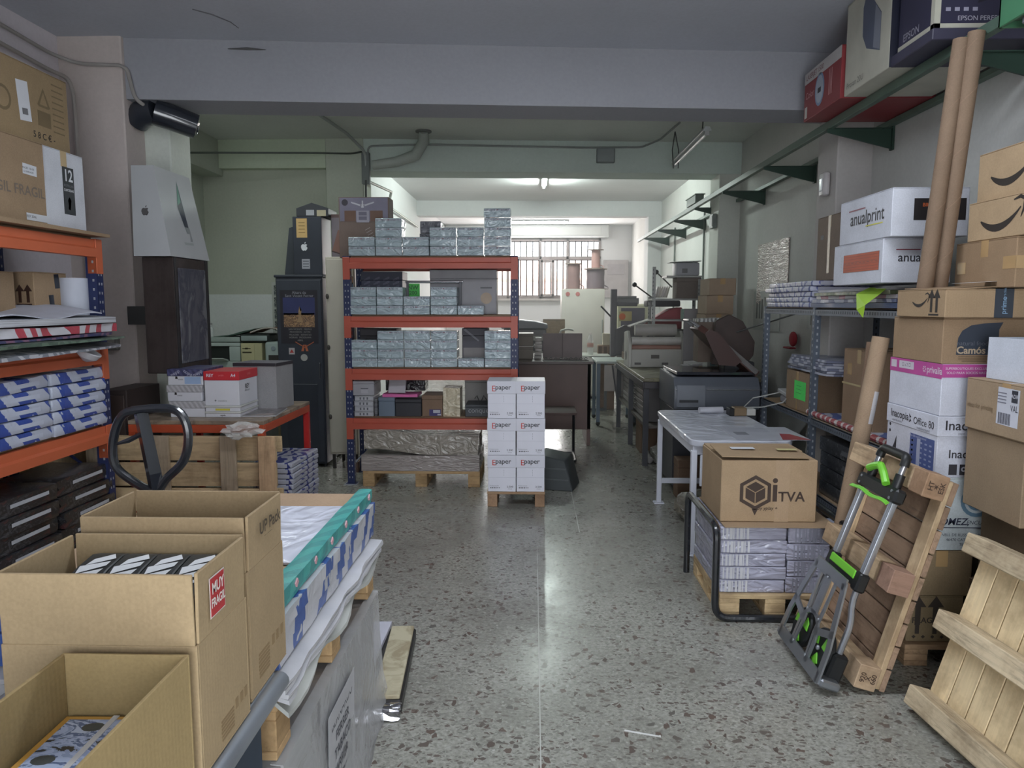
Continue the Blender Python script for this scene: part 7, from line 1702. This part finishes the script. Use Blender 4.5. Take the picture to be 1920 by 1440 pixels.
t = ctube('cardboard tube with white label standing on the floor behind the leaning pallet', (1.47, 3.60, .004), (1.685, 3.62, 1.39), .040, cardboard(160, 132, 102, corr=False))
bm = new()
A = [bm.verts.new((.0405 * math.cos(a), .0405 * math.sin(a), z)) for z in (.98, 1.14) for a in [PI * 1.0 + i * .2 for i in range(6)]]
for i in range(5): bm.faces.new((A[i], A[i + 1], A[i + 7], A[i + 6]))
mk('white_label', bm, P(190, 188, 190, .5), t)
ctube('darker cardboard tube close behind the labelled one', (1.585, 3.70, .004), (1.70, 3.72, 1.36), .036, cardboard(136, 106, 82, corr=False))

# ------------------------------------------------------------ slotted-angle shelf with papers and boxes
t = thing('slotted_shelf', 'long grey slotted angle shelf along the wall holding papers and boxes', 'shelf', (1.85, 3.72, 0))
SG = P(92, 100, 112, .45, metal=.3); up = None
for y in (0.0, 1.19, 2.23):
    for x in (0, .42):
        s = 1 if x == 0 else -1
        bm = new(); bb(bm, x, x + s * .04, y - .0015, y + .0015, 0, 1.53); bb(bm, x - .0015, x + .0015, y, y + .04, 0, 1.53); up = mk('post', bm, SG, t)
        hb = new(); z = .05
        while z < 1.5: box(hb, x + s * .02, y - .002, z, .010, .001, .016); box(hb, x - s * .002, y + .02, z + .01, .001, .010, .016); z += .042
        mk('punched_holes', hb, P(158, 162, 168, .5) if x == 0 else P(40, 42, 46), up)['kind'] = 'stuff'
for z in (.32, .80, 1.525):
    for y0, y1 in ((-.0, 1.19), (1.19, 2.25)):
        bm = new(); bb(bm, .0, .42, y0 + .003, y1 - .003, z - .012, z - .004); bb(bm, .0, .004, y0 + .003, y1 - .003, z - .05, z - .004); s_ = mk('shelf_panel', bm, P(104, 110, 120, .45, metal=.3), t, bevel=.001)
        hb = new(); y = y0 + .05
        while y < y1 - .03: box(hb, -.0006, y, z - .028, .001, .010, .016); y += .032
        mk('punched_holes', hb, P(62, 66, 74), s_)['kind'] = 'stuff'
        bm = new(); bb(bm, .01, .41, y0 + .01, y1 - .01, z - .004, z); mk('shelf_board', bm, KRAFT2, t)
# top: blue patterned reams (far half), coloured papers (near half)
BWR = bands((172, 174, 192), (84, 92, 146), 5, 10, (0, .3, .9), .35, (168, 170, 186), 2, .62)
g = 'blue patterned reams on top of the slotted shelf'; b0 = None
for k in range(5):
    lb = f"white ream with blue pattern on the slotted shelf top, {ORD[k + 1]} from the shelf up"; loc = (2.05, 5.46, 1.527 + k * .036)
    if b0 is None:
        b0 = thing('patterned_ream', lb, 'paper', loc, 0, g); bm = new(); bb(bm, -.20, .20, -.46, .46, 0, .035); bmesh.ops.subdivide_edges(bm, edges=bm.edges[:], cuts=3, use_grid_fill=True)
        for v in bm.verts: v.co.z += .003 * math.sin(v.co.y * 14)
        mk('wrapper', bm, BWR, b0, bevel=.010, seg=2)
        bm = new(); bb(bm, -.15, .15, -.4625, -.46, .006, .03); mk('end_fold', bm, P(172, 172, 184), b0)
    else: dup(b0, (loc[0] + RND.uniform(-.01, .01), loc[1] + RND.uniform(-.012, .012), loc[2]), RND.uniform(-.015, .015), lb, g)
CP = [('dark blue paper pack lowest of the coloured papers on slotted shelf', P(70, 84, 116, .4), .030), ('navy and white paper pack above the dark blue one', bands((70, 78, 110), (150, 152, 168), 3, 6, (0, 0, .5), .4), .022), ('reddish white paper pack in the coloured pile', bands((172, 168, 174), (150, 84, 106), 2, 6, (0, 0, .6), .3), .022), ('green patterned paper pack in the coloured pile', bands((108, 116, 84), (84, 94, 66), 6, 7, (0, 0, .7), .3), .020), ('loose white paper sheets topping the coloured pile', P(178, 178, 184, .6), .016)]
z = 1.528
for i, (lb, m_, h_) in enumerate(CP):
    bm = new(); slab(bm, 1.835 + .01 * (i % 3), 2.24, 3.80 + .02 * i, 4.97 - .03 * i, z, z + h_ - .002, 8, 14, .0015, 150 + i, .012); tag(mk('paper_pack', bm, m_, smooth=True), lb, 'paper', 'coloured papers on the slotted shelf'); z += h_
t = thing('green_wrapper', 'lime green paper wrapper hanging from the coloured papers', 'paper', (1.80, 4.02, 1.55)); bm = new()
V = [bm.verts.new(p) for p in ((.04, .10, .09), (.04, -.10, .08), (-.0, -.11, .05), (-.025, .11, .055), (-.045, .05, -.03), (-.03, .0, -.075), (-.035, -.03, -.005))]
bm.faces.new((V[0], V[1], V[2], V[3])); bm.faces.new((V[3], V[2], V[6])); bm.faces.new((V[3], V[6], V[4])); bm.faces.new((V[4], V[6], V[5])); mk('wrapper', bm, P(160, 200, 60, .5), t)
WPB = cardboard(206, 209, 221, corr=False); INKD = P(52, 50, 56, .6)
t = carton('white_box', 'white print shop box with orange list panel on the coloured papers', 'box', .34, .60, .222, (1.92, 4.09, 1.656), 0, WPB, along='Y', tape=False); d = (.34, .60, .222)
ORP = P(176, 84, 58, .6); decal(t, d, 'L', -.05, .115, .43, .098, P(120, 110, 110), 'list_border', eps=.0006); decal(t, d, 'L', -.05, .115, .425, .094, ORP, 'orange_list', eps=.0012)
for k in range(6): decal(t, d, 'L', -.05, .078 + k * .0145, .425, .0016, P(120, 60, 44), 'list_rule', eps=.002)
for k in range(9): decal(t, d, 'L', .14 - k * .047, .115, .030, .004, P(130, 66, 50), 'list_text', eps=.002)
for k in range(5): decal(t, d, 'L', .19, .082 + k * .017, .018, .012, P(190, 190, 196), 'tick_box', eps=.0012)
text(t, d, 'F', .03, .125, 'anualprint', .062, INKD, .012); decal(t, d, 'F', -.045, .165, .12, .006, P(130, 60, 76), 'red_rule', eps=.001)
decal(t, d, 'F', .115, .12, .035, .10, P(96, 196, 70), 'green_note', eps=.002)
t = carton('white_box', 'white box with printed shop lettering above the orange list box', 'box', .37, .61, .235, (1.935, 4.022, 1.880), .0, WPB, along='Y', tape=False); d = (.37, .61, .235)
text(t, d, 'L', -.03, .125, 'anualprint', .098, INKD, .012); decal(t, d, 'L', .09, .175, .20, .007, P(130, 60, 76), 'red_rule', eps=.001); decal(t, d, 'L', -.12, .078, .19, .006, P(196, 190, 70), 'yellow_rule', eps=.001)
decal(t, d, 'F', .045, .13, .25, .105, P(36, 32, 34, .5), 'black_panel'); text(t, d, 'F', .045, .15, 'BIM-FALISKA 2.0', .024, P(190, 96, 56), .02, eps=.0018)
t = carton('tall_box', 'tall narrow brown taped box standing on the patterned reams', 'box', .24, .42, .44, (2.14, 5.17, 1.711), 0, cardboard(140, 120, 104), along='X', tmat=TAPE_CLEAR); d = (.24, .42, .44)
decal(t, d, 'L', .12, .30, .05, .03, INKD, 'black_slot'); decal(t, d, 'L', -.0, .24, .04, .38, P(176, 156, 124, .15, coat=.8), 'shiny_tape', eps=.0008)
# lower shelf
t = carton('shipping_box', 'brown box with bright green note beside the shelf post', 'box', .36, .44, .275, (2.05, 5.24, .802), 0, cardboard(150, 122, 92), along='X', tmat=TAPE); d = (.36, .44, .275)
decal(t, d, 'L', -.06, .145, .22, .13, P(84, 218, 100, .6), 'green_note', eps=.001); 
for k in range(3): decal(t, d, 'L', -.04, .175 - k * .025, .10, .003, P(60, 150, 70), 'note_line', eps=.0018)
decal(t, d, 'L', .01, .24, .03, .06, TAPE, 'tape_end', eps=.0008); decal(t, d, 'L', .0, .04, .03, .08, TAPE, 'tape_end', eps=.0008)
g = 'folded printed sheets on the green note box'
for k in range(6):
    bm = new(); slab(bm, 1.86 + .008 * (k % 2), 2.22, 4.72, 5.42 - .01 * k, 1.079 + k * .017, 1.094 + k * .017, 6, 8, .002, 170 + k, .008, droop=lambda u, v: .012 * (1 - u)); tag(mk('folded_sheet', bm, bands((170, 172, 186), (110, 114, 134), 3, 5, (0, 0, .3 * k), .3), smooth=True), f"folded printed sheet pile on the green note box, {ORD[k + 1]} layer up", 'paper', g)
t = carton('shipping_box', 'tall brown box with green note behind the labelled tube', 'box', .30, .42, .48, (2.06, 4.36, .802), 0, cardboard(150, 120, 90), along='X', tmat=TAPE_CLEAR); d = (.30, .42, .48)
decal(t, d, 'L', -.09, .17, .09, .17, P(84, 218, 100, .6), 'green_note', eps=.001); decal(t, d, 'L', .12, .36, .06, .07, TAPE, 'tape_end', eps=.0008); decal(t, d, 'L', .02, .27, .4, .012, P(196, 176, 130, .15, coat=.8), 'shiny_tape', eps=.0008)
bm = new(); tube(bm, [(1.868, 5.0, .825), (1.872, 4.6, .822), (1.868, 4.2, .822), (1.868, 3.85, .82)], .019, 10); tag(mk('paper_roll', bm, bands((150, 60, 68), (196, 186, 186), 4, 4, (0, 0, PI / 2), .4, None, 1, .72), smooth=True), 'red and white wrapped roll lying along the shelf edge', 'roll')
bm = new(); slab(bm, 1.9, 2.2, 3.9, 4.9, .803, .83, 6, 10, .004, 181, .01); tag(mk('paper_pack', bm, bands((176, 180, 196), (84, 104, 160), 3, 4, (0, 0, .5), .4), smooth=True), 'blue and white printed sheets behind the red roll', 'paper')
t = thing('power_strip', 'white power strip and cables lying on the lower shelf', 'power strip', (1.93, 5.6, .803)); bm = new(); bb(bm, -.04, .06, -.1, .12, .06, .09); mk('strip', bm, P(184, 184, 184, .4), t, bevel=.006, rot=(.1, 0, 0)); bm = new(); bb(bm, -.03, .09, -.08, .08, 0, .055); mk('adapter', bm, P(150, 150, 154, .4), t, bevel=.01); bm = new(); tube(bm, [(-.02, -.1, .07), (-.1, -.2, .03), (-.22, -.1, -.02), (-.3, .1, -.05), (-.2, .2, .01), (0, .12, .07)], .005, 6); mk('cable', bm, P(180, 180, 178), t, smooth=True)
t = thing('black_adapter', 'black adapter hanging on cables behind the shelf post', 'adapter', (2.22, 5.55, 1.19)); bm = new(); bb(bm, -.07, .05, -.04, .04, -.03, .03); mk('case', bm, BLACK, t, bevel=.006, rot=(0, .4, 0)); bm = new(); tube(bm, [(.03, 0, .0), (.02, .02, .12), (.05, -.02, .28), (.04, 0, .33)], .005, 6); mk('cable', bm, BLACK, t, smooth=True); bm = new(); tube(bm, [(-.06, 0, .02), (-.13, .02, .06), (-.10, .0, .2), (-.02, 0, .33)], .005, 6); mk('second_cable', bm, BLACK, t, smooth=True)
for i, (y, z, a, b, m_, lb) in enumerate(((6.30, 1.42, .20, .16, P(176, 178, 176), 'white note with sketch on the wall behind the shelf, window side'), (6.0, 1.40, .16, .14, P(180, 180, 178), 'small white note on the wall between the other notes'), (5.75, 1.42, .18, .15, P(96, 196, 110), 'green note on the wall behind the slotted shelf'), (6.0, 1.24, .15, .16, P(172, 174, 172), 'white note lower on the wall behind the shelf'))):
    t = thing('wall_note', lb, 'note', (2.348, y, z)); bm = new(); bb(bm, -.003, 0, -a / 2, a / 2, -b / 2, b / 2); mk('paper', bm, m_, t); bm = new(); bb(bm, -.0036, -.003, -.02, .02, -.05, .04); mk('sketch', bm, P(90, 94, 92), t)
t = thing('red_hat', 'dark red cap hanging on the wall behind the shelf post', 'cap', (2.31, 6.62, 1.24)); bm = new(); sph(bm, (0, 0, 0), .085, (.3, 1, .8), 14); mk('crown', bm, P(150, 44, 54, .8), t, smooth=True); bm = new(); bb(bm, -.06, .0, -.09, .09, -.085, -.07); mk('brim', bm, P(140, 40, 50, .8), t, bevel=.006)
# under the shelf
DSP = blotch(((40, 42, 46), (66, 68, 72), (46, 48, 52), (112, 112, 114)), 22, (1, 1, 1), .5, .35, 1); g = 'speckled black packs under the slotted shelf'; d0_ = None
for k in range(4):
    lb = f"speckled black pack on the bottom shelf, {ORD[k + 1]} from below"; loc = (2.06, 4.35, .322 + k * .095)
    if d0_ is None:
        d0_ = thing('black_pack', lb, 'paper', loc, 0, g); bm = new(); bb(bm, -.18, .18, -.45, .45, 0, .092); mk('wrapper', bm, DSP, d0_, bevel=.012, seg=2); bm = new(); bb(bm, -.1805, -.18, -.1, .1, .03, .06); mk('label', bm, P(90, 92, 96), d0_)
    else: dup(d0_, (loc[0] + RND.uniform(-.01, .01), loc[1], loc[2]), 0, lb, g)
bm = new(); slab(bm, 1.60, 1.82, 3.75, 4.25, .0, .30, 5, 6, .01, 185, .02); tag(mk('white_papers', bm, stacked((110, 112, 124), (176, 180, 196), .01)), 'loose pile of white papers on the floor beside the loaded pallet', 'paper')

# ------------------------------------------------------------ boxes on the green rail and the lamp tray
z = 2.738
RDB = P(128, 46, 50, .5, var=.05)
t = carton('printer_box', 'red printer carton with white top band on the green rail', 'box', .55, .58, .30, (2.05, 4.77, z), 0, RDB, along='Y', tape=False); d = (.55, .58, .30)
decal(t, d, 'L', 0, .265, .58, .07, P(176, 172, 170, .5), 'white_band'); text(t, d, 'L', .12, .265, 'LASERJET 1500', .045, P(110, 60, 60), .01, eps=.0012); text(t, d, 'L', .19, .15, 'Color', .06, P(196, 150, 150), 0, eps=.0012)
shape(t, d, 'L', .03, .14, [[(.075 * math.cos(a * PI / 10), .10 * math.sin(a * PI / 10)) for a in range(20)]], P(120, 140, 168, .5), 'blue_oval'); shape(t, d, 'L', .03, .14, [[(.06 * math.cos(a * PI / 10), .083 * math.sin(a * PI / 10)) for a in range(20)]], P(160, 168, 180, .5), 'pale_oval', eps=.0016)
decal(t, d, 'L', .03, .135, .05, .03, P(50, 50, 56), 'printer_picture', eps=.0024); decal(t, d, 'L', .25, .05, .04, .07, P(186, 184, 178), 'white_label', eps=.001)
for k in range(3): decal(t, d, 'L', -.12 - .02 * k, .14, .006, .15, P(186, 140, 140), 'side_print', eps=.001)
t = carton('scanner_box', 'large cream carton with scanner picture on the green rail', 'box', .50, .54, .50, (2.04, 4.19, z), 0, P(180, 178, 164, .5), along='Y', tape=False); d = (.50, .54, .50)
shape(t, d, 'L', -.06, .29, [[(.10, -.17), (-.06, -.11), (-.115, -.03), (-.12, .12), (-.09, .18), (-.04, .17), (.02, .10), (.10, .02)]], P(80, 86, 104, .4), 'scanner_picture'); shape(t, d, 'L', -.06, .29, [[(.10, -.165), (.02, -.13), (.03, .085), (.10, .015)]], P(122, 126, 138, .4), 'scanner_side', eps=.0018)
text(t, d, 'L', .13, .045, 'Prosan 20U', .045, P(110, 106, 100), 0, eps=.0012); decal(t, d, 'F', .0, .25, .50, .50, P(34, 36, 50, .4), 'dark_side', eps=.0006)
t = carton('scanner_box', 'dark violet scanner carton at the end of the rail boxes', 'box', .52, .33, .34, (2.075, 3.72, z + .055), 0, P(46, 44, 66, .4), along='X', tape=False); d = (.52, .33, .34)
for f_ in ('F', 'L'):
    W_ = .52 if f_ == 'F' else .33
    decal(t, d, f_, 0, .012, W_, .024, P(176, 174, 160, .5), 'pale_edge'); decal(t, d, f_, -W_ / 2 + .014, .17, .028, .34, P(176, 174, 160, .5), 'pale_edge')
shape(t, d, 'F', .06, .19, [[(-.13, -.08), (.05, -.02), (.14, .06), (.12, .10), (.0, .09), (-.10, .04)]], P(28, 28, 40, .3), 'scanner_picture', eps=.0012)
for k in range(2): text(t, d, 'F', -.04, .31 - k * .025, ('CAPTURE THE SHARPEST AND MOST', 'VIVID IMAGES WITH EASE')[k], .018, P(120, 118, 140), .01, eps=.0012)
for k, (u, v) in enumerate(((-.19, .20), (-.14, .20), (-.19, .255), (-.14, .255))): shape(t, d, 'F', u, v, [[(.014 * math.cos(a * PI / 6), .014 * math.sin(a * PI / 6)) for a in range(12)]], P(92, 90, 112), 'round_icon', eps=.0012)
for k in range(4): decal(t, d, 'F', -.20 + k * .04, .085, .022, .016, P(150, 148, 166), 'icon', eps=.0012)
text(t, d, 'F', -.02, .045, 'EPSON PERFECTION', .030, P(170, 168, 180), 0, eps=.0012); text(t, d, 'L', .04, .05, 'EPSON', .05, P(140, 138, 150), .01, eps=.0012)
bm = new(); bb(bm, 1.80, 2.34, 3.53, 3.93, z, z + .052); tag(mk('packing_board', bm, P(56, 54, 72, .5), bevel=.004), 'dark board under the violet scanner carton on the rail', 'board')
t = thing('cable_tray', 'green steel cable tray with corrugated conduit at the wall rail end', 'tray', (2.10, 3.0, 2.66)); GT = P(60, 108, 78, .45)
bm = new(); bb(bm, -.22, .2, -.35, .18, .11, .13); bb(bm, -.22, -.205, -.35, .18, .0, .13); bb(bm, -.22, .2, .165, .18, .0, .13); mk('tray', bm, GT, t, bevel=.003)
bm = new(); pts = arc_pts([(-.17, .05, .0), (-.16, .02, -.12), (-.02, -.06, -.20), (.2, -.2, -.2)], .1, 8); tube(bm, pts, [.022 if i % 2 else .026 for i in range(len(pts))], 12); mk('corrugated_conduit', bm, P(92, 96, 110, .45), t, smooth=True)
bm = new(); cyl(bm, (-.17, .05, -.02), (-.17, .05, .03), .03, 12); mk('conduit_collar', bm, P(130, 132, 140, .4, metal=.5), t)
# small litter
t = thing('paper_scrap', 'thin white paper strip lying on the terrazzo floor', 'scrap', (.40, 2.53, .0)); bm = new(); bb(bm, -.065, .065, -.004, .004, .0003, .002); mk('strip', bm, P(206, 206, 204), t, rot=(0, 0, -.28)); bm = new(); bb(bm, .06, .066, -.004, .004, .0003, .004); mk('curl', bm, P(206, 206, 204), t, rot=(0, 0, -.28))

# ------------------------------------------------------------ scatter volume added for the glare veil in the back half of the shop
hz = D.materials.new('veil_haze'); hz.use_nodes = True; hn = hz.node_tree
hn.nodes.remove(hn.nodes['Principled BSDF'])
vs = hn.nodes.new('ShaderNodeVolumeScatter'); vs.inputs['Density'].default_value = .036; vs.inputs['Anisotropy'].default_value = .35; vs.inputs['Color'].default_value = (.95, .97, 1, 1)
hn.links.new(vs.outputs[0], hn.nodes['Material Output'].inputs['Volume'])
bm = new(); bb(bm, -1.86, 1.88, 6.8, 13.5, .02, 2.95)
o = mk('haze', bm, hz); o['kind'] = 'stuff'; tag(o, 'thin haze added to wash out the air of the back rooms', 'haze', kind='stuff')
